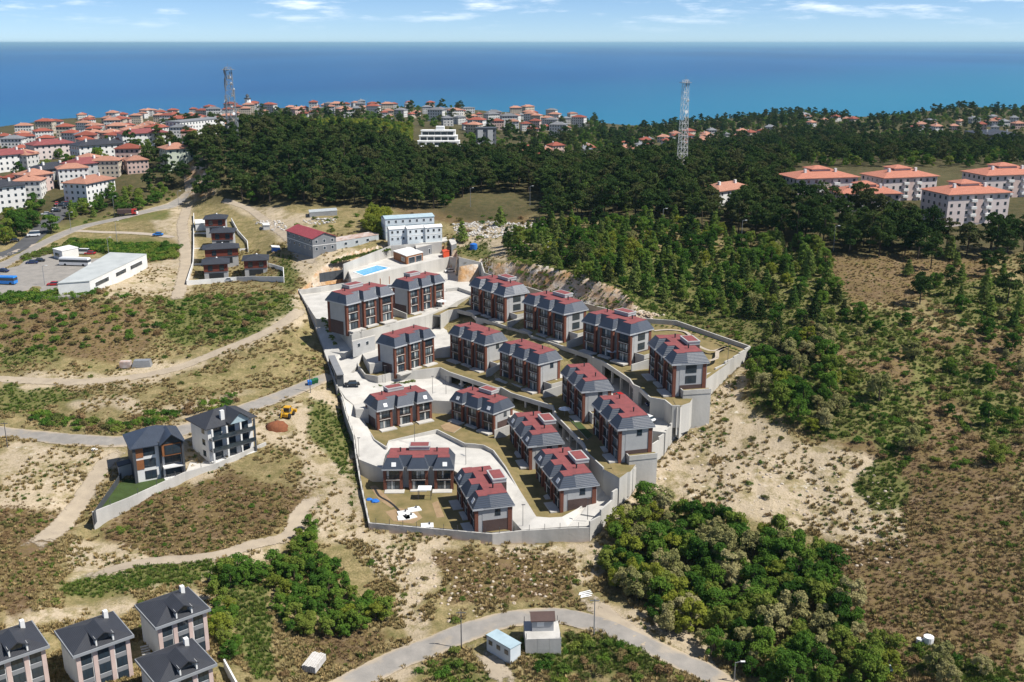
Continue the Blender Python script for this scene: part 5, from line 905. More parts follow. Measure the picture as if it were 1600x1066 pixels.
# ---------------- apartment blocks, town, masts ----------------
def winstuff(L_, W_, ns, sh, nf, nsd, ww=1.1, wh=1.3, z0=0.9):
    b = MB()
    for s in range(ns):
        z = s * sh + z0
        for i in range(nf):
            x = L_ * (i + 0.5) / nf; b.box(x - ww / 2, -0.05, z, x + ww / 2, 0.02, z + wh); b.box(x - ww / 2, W_ - 0.02, z, x + ww / 2, W_ + 0.05, z + wh)
        for i in range(nsd):
            y = W_ * (i + 0.5) / nsd; b.box(-0.05, y - ww / 2, z, 0.02, y + ww / 2, z + wh); b.box(L_ - 0.02, y - ww / 2, z, L_ + 0.05, y + ww / 2, z + wh)
    return b
def block(a, b_, zb, W_, ns, wallm, roofm, label, cat='apartment block', group=None, sh=2.9, rh=2.6, nf=7, nsd=4, flat=False, tower=False, ang=None, name='apartment_block', chim=2):
    h = ns * sh; r, L_ = house(name, a, b_, zb, W_, h, wallm, label, cat, group, ang)
    ws = obj('windows', winstuff(L_, W_, ns, sh, nf, nsd).mesh('windows', 'glass'), r); ws['kind'] = 'stuff'
    if flat: obj('roof', MB().box(-0.4, -0.4, h, L_ + 0.4, W_ + 0.4, h + 0.6).mesh('roof', roofm), r); return r, L_
    rf = obj('roof', hip(MB(), L_, W_, rh, 0.9, h + 0.25).mesh('roof', roofm), r)
    for i in range(chim):
        x = L_ * (0.22 + 0.5 * i); obj('chimney', MB().box(x - 0.5, W_ * 0.3, h, x + 0.5, W_ * 0.3 + 1, h + rh * 0.6 + 2.0).mesh('chimney', 'plaster_white'), rf)
    if tower: obj('roof_lantern', MB().box(L_ * 0.36, W_ * 0.4, h, L_ * 0.66, W_ * 0.85, h + rh + 0.6).mesh('roof_lantern', wallm), rf); t_ = obj('lantern_roof', hip(MB(), L_ * 0.3, W_ * 0.45, 1.2, 0.7, 0).mesh('lantern_roof', roofm), r, (L_ * 0.36, W_ * 0.4, h + rh + 0.75))
    return r, L_
PK = 'pink apartment blocks with orange tiled roofs'
for (u0, v0, u1, v1, ze, W_, lb) in ((1483, 305, 1579, 301, 46.5, 17, 'pink four-storey block nearest the camera, with awnings'), (1382, 279, 1465, 275.5, 46.5, 17, 'pink four-storey block in the middle, behind the low tiled roof'), (1246, 280, 1341, 277, 46.5, 17, 'pink four-storey block furthest left, half hidden by pines'), (1542, 275, 1635, 272, 47, 17, 'pink four-storey block cut by the right edge'), (1313, 303.5, 1408, 303, 43.0, 14, 'lower tiled-roof block among the pines in front of the pink blocks')):
    h = 11.6 if ze > 44 else 8.7; a, b_ = at(u0, v0, ze), at(u1, v1, ze)
    r, L_ = block(a, b_, ze - h, W_, 4 if h > 10 else 3, 'pink_wall', 'tile_pink', lb, group=PK, nf=8, nsd=5, tower=True)
    obj('stair_bay', MB().box(L_ * 0.46, -0.12, 0, L_ * 0.56, 0.1, h).mesh('stair_bay', 'pink_plaster'), r)
    for s in range(1, 4 if h > 10 else 3):
        for x in (0.36, 0.6): obj('balcony', MB().box(L_ * x, -1.1, s * 2.9 - 0.1, L_ * (x + 0.09), 0, s * 2.9 + 0.9).mesh('balcony', 'plaster_white'), r)
block(at(1124, 299, 42), at(1173, 292, 42), 36, 12, 2, 'plaster_white', 'tile_orange', 'white house with orange roof showing between tall pines', 'house', nf=5)
# terraced white hotel and dark tower block
a, b_ = atd(650, 243, 690), atd(721, 240, 690); o, an, L_ = frame_from(a, b_); r = obj('terraced_hotel', None, None, (o.x, o.y, a.z + 2.5)); tag(r, 'white terraced building of four stepped storeys behind the pine wood', 'hotel')
for s in range(4):
    obj('wall', MB().box(s * 0.9, s * 4.0, s * 3.2 - (4 if s == 0 else 0), L_ - s * 1.6, s * 4.0 + 12, s * 3.2 + 3.2).mesh('wall', 'plaster_white'), r); obj('roof_edge', MB().box(s * 0.9 - 0.3, s * 4.0 - 0.6, s * 3.2 + 3.2, L_ - s * 1.6 + 0.3, s * 4.0 + 4.2, s * 3.2 + 3.6).mesh('roof_edge', 'white_paint'), r)
    for i in range(5): x = s * 0.9 + 1 + i * (L_ - s * 2.5 - 2) / 5; obj('window', MB().box(x, s * 4.0 - 0.08, s * 3.2 + 0.4, x + 4.0, s * 4.0 + 0.05, s * 3.2 + 2.5).mesh('window', 'glass'), r)
obj('lift_house', MB().box(L_ * 0.42, 13, 12.8, L_ * 0.6, 19, 15.6).mesh('lift_house', 'white_paint'), r)
a, b_ = atd(744, 240, 700), atd(775, 240, 700); r, L_ = block(a, b_, a.z + 2, 11, 5, 'mid_grey', 'dark_grey', 'dark grey tower block with white window bays above the trees', flat=True, nf=4)
for x in (0.22, 0.72): obj('window_bay', MB().box(L_ * x - 1.8, -0.3, 4, L_ * x + 1.8, 0.05, 14.0).mesh('window_bay', 'plaster_white'), r)
# larger buildings of the near town
for (u0, v0, u1, v1, W_, ns, wm, rm, lb) in ((-22, 334, 44, 327, 14, 4, 'plaster_white', 'slate_dark', 'white four-storey block with dark roof at the left edge above the street'), (50, 303, 86, 298, 12, 3, 'pink_plaster', 'tile_orange', 'three-storey house with orange roof left of the town car park'), (137, 316, 182, 306, 13, 3, 'plaster_white', 'tile_orange', 'orange-roofed house with pale walls right of the town car park'),
    (126, 253, 200, 247, 13, 3, 'plaster_white', 'slate_dark', 'long white block with grey dormered roof in the near town'), (-10, 270, 54, 264, 14, 3, 'plaster_white', 'roof_red', 'white block with dark red roof at the left edge'), (56, 251, 120, 246, 13, 3, 'pink_wall', 'roof_red', 'pink and white block with red roof behind the long white one'), (263, 260, 306, 257, 13, 3, 'sheet_pale', 'tile_orange', 'pale green house with orange roof standing alone in the wood'),
    (283, 216, 352, 208, 14, 4, 'plaster_white', 'mid_grey', 'long white block with grey roof left of the antenna mast'), (193, 231, 264, 227, 13, 3, 'plaster_white', 'roof_red', 'white terrace with red roofs right of the long white block'), (231, 177, 275, 177, 14, 3, 'white_paint', 'white_paint', 'long white flat block on the seaward edge of the town'), (120, 285, 172, 279, 12, 3, 'plaster_grey', 'roof_red', 'grey house with dark red roof above the town car park'), (66, 284, 118, 278, 12, 2, 'plaster_grey', 'slate_dark', 'house with a dark slate roof in the near town'), (690, 178, 742, 176, 14, 2, 'plaster_grey', 'mid_grey', 'long flat grey hall on the seaward edge, centre of the town'), (1537, 222, 1600, 222, 40, 2, 'mid_grey', 'slate_dark', 'wide hall with dark blue-grey roof at the right edge')):
    a = hit(u0, v0); b_ = hit(u1, v1); mid = (a + b_) / 2; d = at(u1, v1, mid.z) - at(u0, v0, mid.z); a = Vector((*at(u0, v0, mid.z).to_2d(), mid.z))
    if 'sheet_pale' not in MATS: mat('sheet_pale', (0.52, 0.56, 0.46), (0.46, 0.5, 0.4), 0.4, 0.8)
    block(a, a + d, mid.z, W_, ns, wm, rm, lb, 'building' if ns > 2 else 'house', flat=(rm in ('white_paint', 'mid_grey')), nf=max(4, int(d.length / 3.2)), nsd=4)
# the town's many houses
mat('wall_white', (0.66, 0.645, 0.61), (0.56, 0.55, 0.52), 0.3, 0.9, rand=0.15); mat('wall_cream', (0.58, 0.50, 0.40), (0.5, 0.43, 0.34), 0.3, 0.9, rand=0.15); mat('wall_rose', (0.55, 0.40, 0.35), (0.48, 0.35, 0.3), 0.3, 0.9, rand=0.15)
stripes('tile_red', (0.30, 0.085, 0.055), (0.18, 0.05, 0.035), 2.2, 'X', 0.85, rand=0.2); stripes('tile_grey', (0.20, 0.205, 0.215), (0.12, 0.12, 0.13), 2.2, 'X', 0.7, rand=0.2)
HT = []
for (L_, W_, ns) in ((11, 9, 2), (13, 11, 3), (16, 11, 4), (9, 8, 2)):
    for wm, wl_ in (('wall_white', 'white'), ('wall_white', 'white'), ('wall_cream', 'cream'), ('wall_rose', 'rose')):
        for rm, rl_ in (('tile_orange', 'orange'), ('tile_red', 'dark red'), ('tile_grey', 'grey')):
            if (rm == 'tile_grey' and wm != 'wall_white') or (wm == 'wall_rose' and ns == 4): continue
            h = ns * 2.9; rf = pm('roof', rm, lambda b: hip(b, L_, W_, 2.4, 0.7, h + 0.2)); chm = pm('chimney', 'plaster_white', lambda b: b.box(L_ * 0.3, W_ * 0.6, h, L_ * 0.3 + 0.8, W_ * 0.6 + 0.8, h + 3.0))
            T = [('wall', pm('wall', wm, lambda b: b.box(0, 0, -6, L_, W_, h)), None, []), ('roof', rf, None, [('chimney', chm, None)])]
            wmsh = winstuff(L_, W_, ns, 2.9, max(3, int(L_ / 2.6)), 3).mesh('windows', 'glass'); HT.append((T, wmsh, wl_, rl_, ns, L_, W_))
TOWN = [([(-60,225),(60,205),(180,190),(340,181),(360,200),(350,215),(275,222),(215,222),(190,240),(120,244),(50,262),(-60,275)], 15, 96, 'left'), ([(-60,300),(60,290),(120,290),(120,262),(200,256),(205,275),(140,292),(50,312),(-60,330)], 17, 10, 'near'), ([(60,190),(200,180),(400,170),(420,182),(330,186),(180,195)], 16, 36, 'shore'),
 ([(395,176),(520,168),(640,165),(720,175),(740,190),(640,190),(560,184),(470,186)], 16, 52, 'mid'), ([(740,182),(800,176),(900,188),(925,200),(870,215),(780,206),(730,212),(690,200)], 18, 40, 'right'), ([(780,240),(880,238),(1000,236),(1010,246),(880,252),(800,252)], 19, 14, 'valley'), ([(965,232),(1060,215),(1180,206),(1230,205),(1150,222),(1040,236)], 20, 26, 'ridge'), ([(1230,186),(1330,186),(1340,194),(1260,200)], 20, 8, 'cove'), ([(1420,198),(1600,184),(1600,205),(1500,210),(1430,208)], 22, 16, 'far right')]
TLAB = {'left': 'house in the packed left half of the seaside town', 'near': 'house beside the town car park at left', 'shore': 'house on the seaward edge of the town, left of the lighthouse', 'mid': 'house on the skyline of the town behind the pine wood', 'right': 'house on the spur above the turquoise cove', 'valley': 'house in the valley behind the right-hand pines', 'ridge': 'house on the slope behind the right mast', 'cove': 'house on the ridge right of the mast', 'far right': 'house on the far right headland'}
HOUSES = []
rt = random.Random(5)
for poly, spc, nmax, key in TOWN:
    k = 0; tries = 0; us = [p[0] for p in poly]; vs_ = [p[1] for p in poly]
    while k < nmax and tries < 5000:
        tries += 1; u = rt.uniform(min(us), max(us)); v = rt.uniform(min(vs_), max(vs_))
        if not inpoly([u], [v], poly)[0]: continue
        p = hit(u, v)
        if any((p.x - q_[0]) ** 2 + (p.y - q_[1]) ** 2 < spc * spc for q_ in HOUSES): continue
        HOUSES.append((p.x, p.y)); k += 1
        cand = [h_ for h_ in HT if (h_[4] <= 2) == (key in ('ridge', 'valley', 'far right', 'cove') or rt.random() < 0.3)]
        T, wmsh, wl_, rl_, ns, L_, W_ = rt.choice(cand); s = rt.uniform(0.7, 1.02)
        r = spawn(T, 'town_house', (p.x, p.y, p.z), rt.choice((0.15, 0.15, 1.72, -0.3, 0.6)) + rt.uniform(-0.12, 0.12), '%s-walled %s-roofed %s' % (wl_, rl_, TLAB[key]), 'house', '%s %s-roofed houses, %s' % (wl_, rl_, key), s)
        ww = obj('windows', wmsh, r); ww['kind'] = 'stuff'
# lighthouse
lo = atd(388, 172, 1400); tpl_spawn('lighthouse', lo, 0, 'white lighthouse with dark bands on the edge of the town', 'lighthouse', [('tower', 'white_paint', lambda b: b.tube((0, 0, -3), (0, 0, 15), 5, 4, n=8)), ('dark_band', 'dark_grey', lambda b: b.tube((0, 0, 4), (0, 0, 6), 4.85, 4.7, n=8)), ('gallery', 'dark_grey', lambda b: b.tube((0, 0, 15), (0, 0, 16), 5, 5, n=8)), ('lantern', 'glass_pale', lambda b: b.tube((0, 0, 16), (0, 0, 19), 2.4, 2.4, n=8)), ('cap', 'dark_grey', lambda b: b.tube((0, 0, 19), (0, 0, 21.5), 3.0, 0.3, n=8))])
# lattice masts
def mast(base_, h, w0, w1, label, ants, nlev=14, sm_='steel'):
    r = obj('antenna_mast', None, None, base_, R(20)); tag(r, label, 'mast'); rr = random.Random(3)
    wz = lambda z: w0 + (w1 - w0) * min(1, z / (h * 0.85))
    for sx_ in (-1, 1):
        for sy_ in (-1, 1): obj('leg', MB().tube((sx_ * w0 / 2, sy_ * w0 / 2, -3), (sx_ * w1 / 2, sy_ * w1 / 2, h), 0.14, 0.10, 5).mesh('leg', sm_), r)
    for i in range(nlev):
        z, z2 = h * i / nlev, h * (i + 1) / nlev; a, c_ = wz(z) / 2, wz(z2) / 2; b = MB()
        for k in range(4):
            c0 = [(-1, -1), (1, -1), (1, 1), (-1, 1)]; p, q_ = c0[k], c0[(k + 1) % 4]
            b.tube((p[0] * a, p[1] * a, z), (q_[0] * c_, q_[1] * c_, z2), 0.05, n=4); b.tube((q_[0] * a, q_[1] * a, z), (p[0] * c_, p[1] * c_, z2), 0.05, n=4); b.tube((p[0] * c_, p[1] * c_, z2), (q_[0] * c_, q_[1] * c_, z2), 0.08, n=4)
        o = obj('bracing', b.mesh('bracing', sm_), r); o['kind'] = 'stuff'
    for f_, kind in ants:
        z = h * f_; a = rr.uniform(-3.14, 3.14); w_ = wz(z) / 2 + 0.6
        if kind == 'd': obj('dish', MB().tube((w_ * math.cos(a), w_ * math.sin(a), z), ((w_ + 0.5) * math.cos(a), (w_ + 0.5) * math.sin(a), z), 0.2, 0.85, 12).mesh('dish', 'white_paint'), r)
        else: obj('panel_antenna', MB().box(w_ * math.cos(a) - 0.22, w_ * math.sin(a) - 0.16, z - 1.2, w_ * math.cos(a) + 0.22, w_ * math.sin(a) + 0.16, z + 1.2).mesh('panel_antenna', 'steel'), r)
    obj('platform', MB().box(-w1, -w1, h * 0.97, w1, w1, h * 0.975).mesh('platform', 'steel'), r); obj('lightning_rod', MB().tube((0, 0, h * 0.95), (0, 0, h * 1.05), 0.07, n=5).mesh('lightning_rod', 'steel'), r)
b0 = atd(365, 228, 560); mast(b0, 41.5, 6.2, 3.2, 'thick lattice antenna mast crowded with dishes, left of the wood', [(0.12 + 0.86 * (i / 69), 'd' if i % 6 == 0 else 'p') for i in range(70)])
obj_ = None; b0 = atd(1065, 268, 520); mast(b0, 45, 4.2, 2.3, 'slim bare lattice mast rising from the right-hand pines', [(0.66, 'd'), (0.78, 'd'), (0.97, 'p'), (0.98, 'p'), (0.95, 'p')], 15, 'plaster_white')
# ---------------- trees, shrubs, ground cover ----------------
leafmat('leaf_pine', [(0.032, 0.060, 0.018), (0.051, 0.087, 0.024), (0.075, 0.111, 0.030), (0.092, 0.099, 0.038)], 0.15)
leafmat('leaf_young', [(0.090, 0.160, 0.036), (0.150, 0.230, 0.048), (0.220, 0.300, 0.064), (0.170, 0.210, 0.060)], 0.25)
leafmat('leaf_broad', [(0.054, 0.122, 0.022), (0.095, 0.190, 0.030), (0.148, 0.241, 0.038), (0.221, 0.263, 0.054)], 0.3)
leafmat('leaf_pale', [(0.288, 0.278, 0.112), (0.360, 0.332, 0.144), (0.432, 0.388, 0.190), (0.270, 0.270, 0.100)], 0.25)
leafmat('leaf_yellow', [(0.225, 0.262, 0.038), (0.285, 0.300, 0.045), (0.180, 0.225, 0.038)], 0.3)
leafmat('leaf_dry', [(0.209, 0.137, 0.068), (0.285, 0.190, 0.095), (0.171, 0.148, 0.057), (0.133, 0.141, 0.046)], 0.15)
leafmat('leaf_green', [(0.088, 0.152, 0.029), (0.136, 0.200, 0.038), (0.192, 0.224, 0.056), (0.112, 0.136, 0.040)], 0.25)
leafmat('leaf_straw', [(0.432, 0.324, 0.156), (0.324, 0.240, 0.108), (0.240, 0.186, 0.078), (0.372, 0.300, 0.150)], 0.1)
leafmat('leaf_heath', [(0.26, 0.17, 0.095), (0.20, 0.13, 0.07), (0.29, 0.21, 0.11), (0.21, 0.165, 0.055)], 0.15)
def cloud(lobes, per, size, rg, flat=0.0, fill=0.25):
    """leaf-sized faces on the shells of many lobes (x, y, z, rx, rz)"""
    C = []; Nn = []
    for (x, y, z, rx, rz) in lobes:
        d = rg.normal(size=(per, 3)); d /= np.linalg.norm(d, axis=1)[:, None]; d[:, 2] = np.where(d[:, 2] < -0.35, -d[:, 2], d[:, 2])
        k = np.where(rg.random(per) < fill, rg.uniform(0.35, 0.9, per), rg.uniform(0.86, 1.1, per))[:, None]
        C.append(np.array([x, y, z]) + d * k * np.array([rx, rx, rz])); n_ = d + rg.normal(scale=0.75, size=(per, 3)); n_[:, 2] += flat; Nn.append(n_ / np.linalg.norm(n_, axis=1)[:, None])
    C = np.concatenate(C); Nn = np.concatenate(Nn); n = len(C)
    t_ = np.cross(Nn, rg.normal(size=(n, 3))); t_ /= np.linalg.norm(t_, axis=1)[:, None]; s_ = np.cross(Nn, t_); a = (size * rg.uniform(0.6, 1.35, n))[:, None]; b = a * rg.uniform(0.45, 0.95, n)[:, None]
    V = np.stack([C - t_ * a * 0.6, C + s_ * b * 0.6 - Nn * a * 0.12, C + t_ * a * 0.7, C - s_ * b * 0.6 - Nn * a * 0.12], 1).reshape(-1, 3)
    return V, np.arange(n * 4).reshape(n, 4)
def fastmesh(name, V, Fq, m_):
    me = bpy.data.meshes.new(name); me.vertices.add(len(V)); me.vertices.foreach_set('co', V.reshape(-1).astype(np.float32)); me.loops.add(Fq.size); me.loops.foreach_set('vertex_index', Fq.reshape(-1).astype(np.int32)); me.polygons.add(len(Fq)); me.polygons.foreach_set('loop_start', np.arange(0, Fq.size, 4, dtype=np.int32)); me.update(calc_edges=True); me.materials.append(MATS[m_]); return me
def trunkmesh(h, r0, limbs, rg):
    b = MB(); lean = rg.uniform(-0.04, 0.04, 2); b.tube((0, 0, -0.6), (lean[0] * h, lean[1] * h, h), r0, r0 * 0.45, 7)
    for (x, y, z) in limbs: zz = max(0.2 * h, z - abs(x) * 0.6 - abs(y) * 0.6 - 0.4); zz = min(zz, h * 0.97); b.tube((lean[0] * zz, lean[1] * zz, zz), (x, y, z), r0 * 0.35, r0 * 0.12, 5)
    return b.mesh('trunk', 'bark')
def tree_kind(kind, seed, leaf):
    rg = np.random.default_rng(seed); lo = []
    if kind == 'pine':                                  # bare stem, irregular layered crown, 11 m
        for i in range(25):
            z = rg.uniform(3.6, 10.4); R_ = 3.3 * math.sqrt(max(0.10, 1 - ((z - 6.0) / 5.0) ** 2)); a = rg.uniform(0, 6.28); d = R_ * math.sqrt(rg.uniform(0.02, 1)); lo.append((d * math.cos(a), d * math.sin(a), z, rg.uniform(0.7, 1.6), rg.uniform(0.45, 0.95)))
        lo.append((0, 0, 10.5, 0.9, 0.8)); V, Q = cloud(lo, 78, 0.48, rg, 0.35); h, r0 = 9.6, 0.24
    elif kind == 'young':                               # cone of whorled branches, 7 m
        for j in range(9):
            z = 0.9 + j * 0.72; R_ = 2.1 * (1 - z / 8.2) + 0.1
            for i in range(5 if j < 6 else 3): a = i * 2.1 + j * 1.1 + rg.uniform(-.4, .4); lo.append((R_ * .7 * math.cos(a), R_ * .7 * math.sin(a), z + rg.uniform(-.2, .2), max(.35, R_ * .55), max(.35, R_ * .3)))
        V, Q = cloud(lo, 36, 0.42, rg, 0.1); h, r0 = 6.6, 0.15
    elif kind == 'broad':                               # round crown nearly to the ground, 6 m
        for i in range(24):
            z = rg.uniform(1.0, 5.4); R_ = 2.5 * math.sqrt(max(.1, 1 - ((z - 2.9) / 2.9) ** 2)); a = rg.uniform(0, 6.28); d = R_ * math.sqrt(rg.uniform(.05, 1)); lo.append((d * math.cos(a), d * math.sin(a), z, rg.uniform(.45, 1.15), rg.uniform(.4, 1.0)))
        V, Q = cloud(lo, 120, 0.30, rg, .2); h, r0 = 4.6, 0.18
    elif kind == 'shrub':                               # 1.6 m
        for i in range(8): a = rg.uniform(0, 6.28); d = 1.1 * math.sqrt(rg.uniform(0, 1)); lo.append((d * math.cos(a), d * math.sin(a), rg.uniform(.35, 1.05) * (1.15 - d * .35), rg.uniform(.4, .7), rg.uniform(.35, .55)))
        V, Q = cloud(lo, 55, 0.24, rg, .2); h, r0 = 0.9, 0.06
    limbs = [(l_[0] * .8, l_[1] * .8, l_[2]) for l_ in lo[::3]][:7]
    return fastmesh('crown', V, Q, leaf), trunkmesh(h, r0, limbs, rg)
KIND = {'pine_tree': [tree_kind('pine', 10 + i, 'leaf_pine') for i in range(6)], 'young_pine': [tree_kind('young', 30 + i, 'leaf_young') for i in range(4)], 'dark_conifer': [tree_kind('young', 40 + i, 'leaf_pine') for i in range(3)], 'broadleaf_tree': [tree_kind('broad', 50 + i, 'leaf_broad') for i in range(6)],
 'blossom_tree': [tree_kind('broad', 60 + i, 'leaf_pale') for i in range(3)], 'yellow_tree': [tree_kind('broad', 70 + i, 'leaf_yellow') for i in range(3)], 'shrub': [tree_kind('shrub', 80 + i, 'leaf_green') for i in range(4)], 'dark_shrub': [tree_kind('shrub', 90 + i, 'leaf_broad') for i in range(4)], 'dry_shrub': [tree_kind('shrub', 100 + i, 'leaf_dry') for i in range(4)]}
SITEXY = [(p.x, p.y) for p in SITEW]
CLEAR = [[(638, 232), (735, 232), (740, 256), (636, 256)], [(735, 235), (785, 235), (788, 252), (735, 252)], [(1345, 215), (1540, 215), (1540, 226), (1345, 226)], [(255, 256), (312, 256), (312, 280), (255, 280)], [(1052, 255), (1078, 255), (1080, 285), (1050, 285)], [(1110, 300), (1180, 300), (1180, 330), (1110, 330)]]
def scatter(polys, spacing, nmax, rg, avoid_road=1.0, vmin=None):
    """world points spread over pixel outlines, nearest rows first kept apart by spacing"""
    out_ = []; polys = polys if isinstance(polys[0], list) else [polys]
    W_ = [[hit(u, v) for u, v in p] for p in polys]
    for p, wp in zip(polys, W_):
        xs = [q_.x for q_ in wp]; ys = [q_.y for q_ in wp]; n = int(min(60000, (max(xs) - min(xs)) * (max(ys) - min(ys)) / spacing ** 2 * 6)) + 20
        X = rg.uniform(min(xs), max(xs), n); Y = rg.uniform(min(ys), max(ys), n); Zb = base(X, Y); U, V_ = proj(X, Y, Zb); ok = inpoly(U, V_, p) & ~inpoly(X, Y, SITEXY)
        X, Y = X[ok], Y[ok]; grid = {}
        for x, y in zip(X, Y):
            gx, gy = int(x // spacing), int(y // spacing)
            if any((x - a) ** 2 + (y - c_) ** 2 < spacing ** 2 for i in (-1, 0, 1) for j in (-1, 0, 1) for a, c_ in grid.get((gx + i, gy + j), ())): continue
            grid.setdefault((gx, gy), []).append((x, y)); out_.append((x, y))
    A = np.array(out_) if out_ else np.zeros((0, 2))
    if len(A) and avoid_road:
        d = np.full(len(A), 99.0)
        for (nm, mt_, wd, pl), wl in zip(ROADS, ROADW): d = np.minimum(d, dline(A[:, 0], A[:, 1], wl[::3] + [wl[-1]]) - wd / 2)
        for hx, hy in HOUSES: d = np.minimum(d, np.hypot(A[:, 0] - hx - 6, (A[:, 1] - hy + 9) * .7) - 13)
        A = A[d > avoid_road]; U_, V2 = proj(A[:, 0], A[:, 1], base(A[:, 0], A[:, 1]))
        for p in CLEAR: k_ = ~inpoly(U_, V2, p); A, U_, V2 = A[k_], U_[k_], V2[k_]
    return A[:nmax] if nmax else A
PLANTS = {k: [] for k in KIND}                          # kind -> (x, y, scale, label, group)
rg = np.random.default_rng(21)
def plant(A, mixk, smin, smax, label, group):
    ks = list(mixk); w_ = np.array([mixk[k] for k in ks], float); w_ /= w_.sum()
    for x, y in A: k = ks[rg.choice(len(ks), p=w_)]; PLANTS[k].append((x, y, rg.uniform(smin, smax), label, group))
FOR1 = [(190,300),(205,262),(300,246),(360,226),(380,214),(440,212),(470,220),(560,222),(620,236),(640,246),(740,250),(800,256),(870,270),(870,318),(830,300),(740,300),(690,328),(560,322),(480,322),(400,318),(312,316),(300,295),(270,290),(240,305)]
FOR2 = [(860,272),(980,262),(1130,266),(1230,266),(1228,332),(1300,338),(1420,352),(1440,378),(1480,388),(1600,391),(1600,402),(1480,408),(1330,398),(1290,390),(1180,368),(1040,348),(960,342),(850,345)]
FOR3 = [(870,258),(950,246),(1060,236),(1180,222),(1300,206),(1420,210),(1530,214),(1530,230),(1620,228),(1620,262),(1500,262),(1230,262),(980,260)]
plant(scatter(FOR1, 5.0, 0, rg), {'pine_tree': 1, 'broadleaf_tree': .12}, 0.75, 1.35, 'pine wood behind the site huts', 'pines of the left wood'); plant(scatter(FOR2, 5.2, 0, rg), {'pine_tree': 1, 'young_pine': .15}, 0.8, 1.35, 'tall right-hand pine wood', 'pines of the right wood')
plant(scatter([(440,206),(560,198),(640,204),(640,236),(560,222),(470,220)], 5.5, 0, rg), {'yellow_tree': 1, 'young_pine': .5, 'broadleaf_tree': .5}, 1.0, 1.5, 'sunlit crest of the left wood', 'sunlit trees on the crest')  # sunlight on the crest is put into the leaf colour: yellow-green kinds
plant(scatter(FOR3, 7.0, 0, rg), {'pine_tree': 1, 'broadleaf_tree': 1.2}, 0.75, 1.2, 'wood beyond the pink blocks', 'trees beyond the pink blocks')
YW = [(784,392),(800,375),(850,352),(960,350),(1040,352),(1180,372),(1290,396),(1300,430),(1200,455),(1180,490),(1140,500),(1050,474),(960,447),(880,420),(795,398)]
plant(scatter(YW, 3.9, 0, rg), {'young_pine': 1.7, 'dark_conifer': .45, 'broadleaf_tree': 1.8, 'pine_tree': .1, 'yellow_tree': .25, 'blossom_tree': .12}, 0.5, 1.15, 'thicket above the rocky cutting', 'young trees above the rocky cutting')
plant(scatter([(1180,455),(1300,440),(1330,500),(1290,560),(1180,540)], 5, 0, rg), {'broadleaf_tree': 1, 'dark_conifer': .6, 'young_pine': .4}, 0.65, 1.1, 'thicket at the right end of the cutting', 'trees right of the estate corner')
plant(scatter([(1172,600),(1180,540),(1290,540),(1330,600),(1300,690),(1210,650)], 3.6, 0, rg), {'broadleaf_tree': 1, 'blossom_tree': .4, 'dark_shrub': .5, 'yellow_tree': .15}, 0.55, 1.25, 'bushy growth right of the stepped wall', 'bushy trees by the right wall')
plant(scatter([(1300,500),(1600,490),(1600,720),(1440,740),(1340,700),(1330,600)], 4.6, 0, rg), {'broadleaf_tree': .5, 'blossom_tree': .2, 'yellow_tree': .06, 'shrub': 1, 'dark_shrub': 1.2, 'dry_shrub': 1}, 0.45, 1.2, 'brown hillside at right', 'bushes on the right hillside')
plant(scatter([(1400,425),(1480,410),(1600,430),(1600,520),(1560,500),(1420,492)], 7.5, 0, rg), {'pine_tree': .7, 'young_pine': .8, 'broadleaf_tree': .5}, 0.7, 1.0, 'young pines right of the thicket', 'pines on the right hillside')
plant(scatter([[(418,905),(425,880),(480,855),(510,870),(540,925),(600,940),(608,975),(550,990),(500,1000),(450,985),(430,945)], [(462,838),(488,830),(495,860),(466,862)], [(335,905),(400,892),(410,910),(345,922)], [(330,930),(360,950),(375,1020),(355,1040),(335,985)]], 2.3, 0, rg), {'broadleaf_tree': 1, 'yellow_tree': .12}, 0.4, 0.85, 'dense clump left of the bottom road', 'bushes of the lower-left clump')
plant(scatter([(940,880),(955,860),(990,805),(1060,800),(1120,830),(1180,850),(1260,860),(1300,900),(1330,960),(1350,1010),(1400,1040),(1400,1080),(1180,1090),(1100,1010),(1040,990),(990,935),(945,905)], 2.7, 0, rg), {'broadleaf_tree': 1, 'blossom_tree': .4, 'yellow_tree': .1}, 0.5, 1.3, 'dense grove right of the bottom road', 'trees of the lower-right grove')
plant(scatter([[(640,1066),(655,1040),(710,1022),(770,1050),(780,1080)], [(880,1000),(960,1005),(1020,1035),(1080,1075),(880,1080),(840,1040)], [(740,1030),(800,1040),(820,1066),(790,1066)]], 2.4, 0, rg), {'shrub': 1, 'dark_shrub': 1, 'dry_shrub': .6}, 0.6, 1.2, 'scrub beside the bottom road', 'shrubs beside the bottom road')
plant(scatter([(1390,1040),(1450,1005),(1530,1030),(1600,1066),(1600,1090),(1390,1090)], 3, 0, rg), {'shrub': 1, 'dark_shrub': .7, 'blossom_tree': .25, 'dry_shrub': .6}, .6, 1.1, 'scrub in the bottom right corner', 'shrubs of the bottom right corner')
plant(scatter([[(210,655),(300,640),(370,618),(372,632),(300,655),(215,668)], [(60,645),(170,660),(215,665),(200,675),(100,670),(50,662)]], 2.0, 0, rg), {'dark_shrub': 1, 'dry_shrub': .3, 'shrub': .5}, .8, 1.4, 'hedge line above the left road', 'hedge shrubs above the left road')
plant(scatter([(-10,486),(60,470),(160,458),(230,470),(420,455),(450,462),(380,520),(330,545),(250,520),(120,545),(-10,560)], 3.4, 0, rg), {'dark_shrub': 1, 'dry_shrub': 1, 'shrub': .5}, .7, 1.4, 'scrub slope below the car park', 'scrub below the car park')
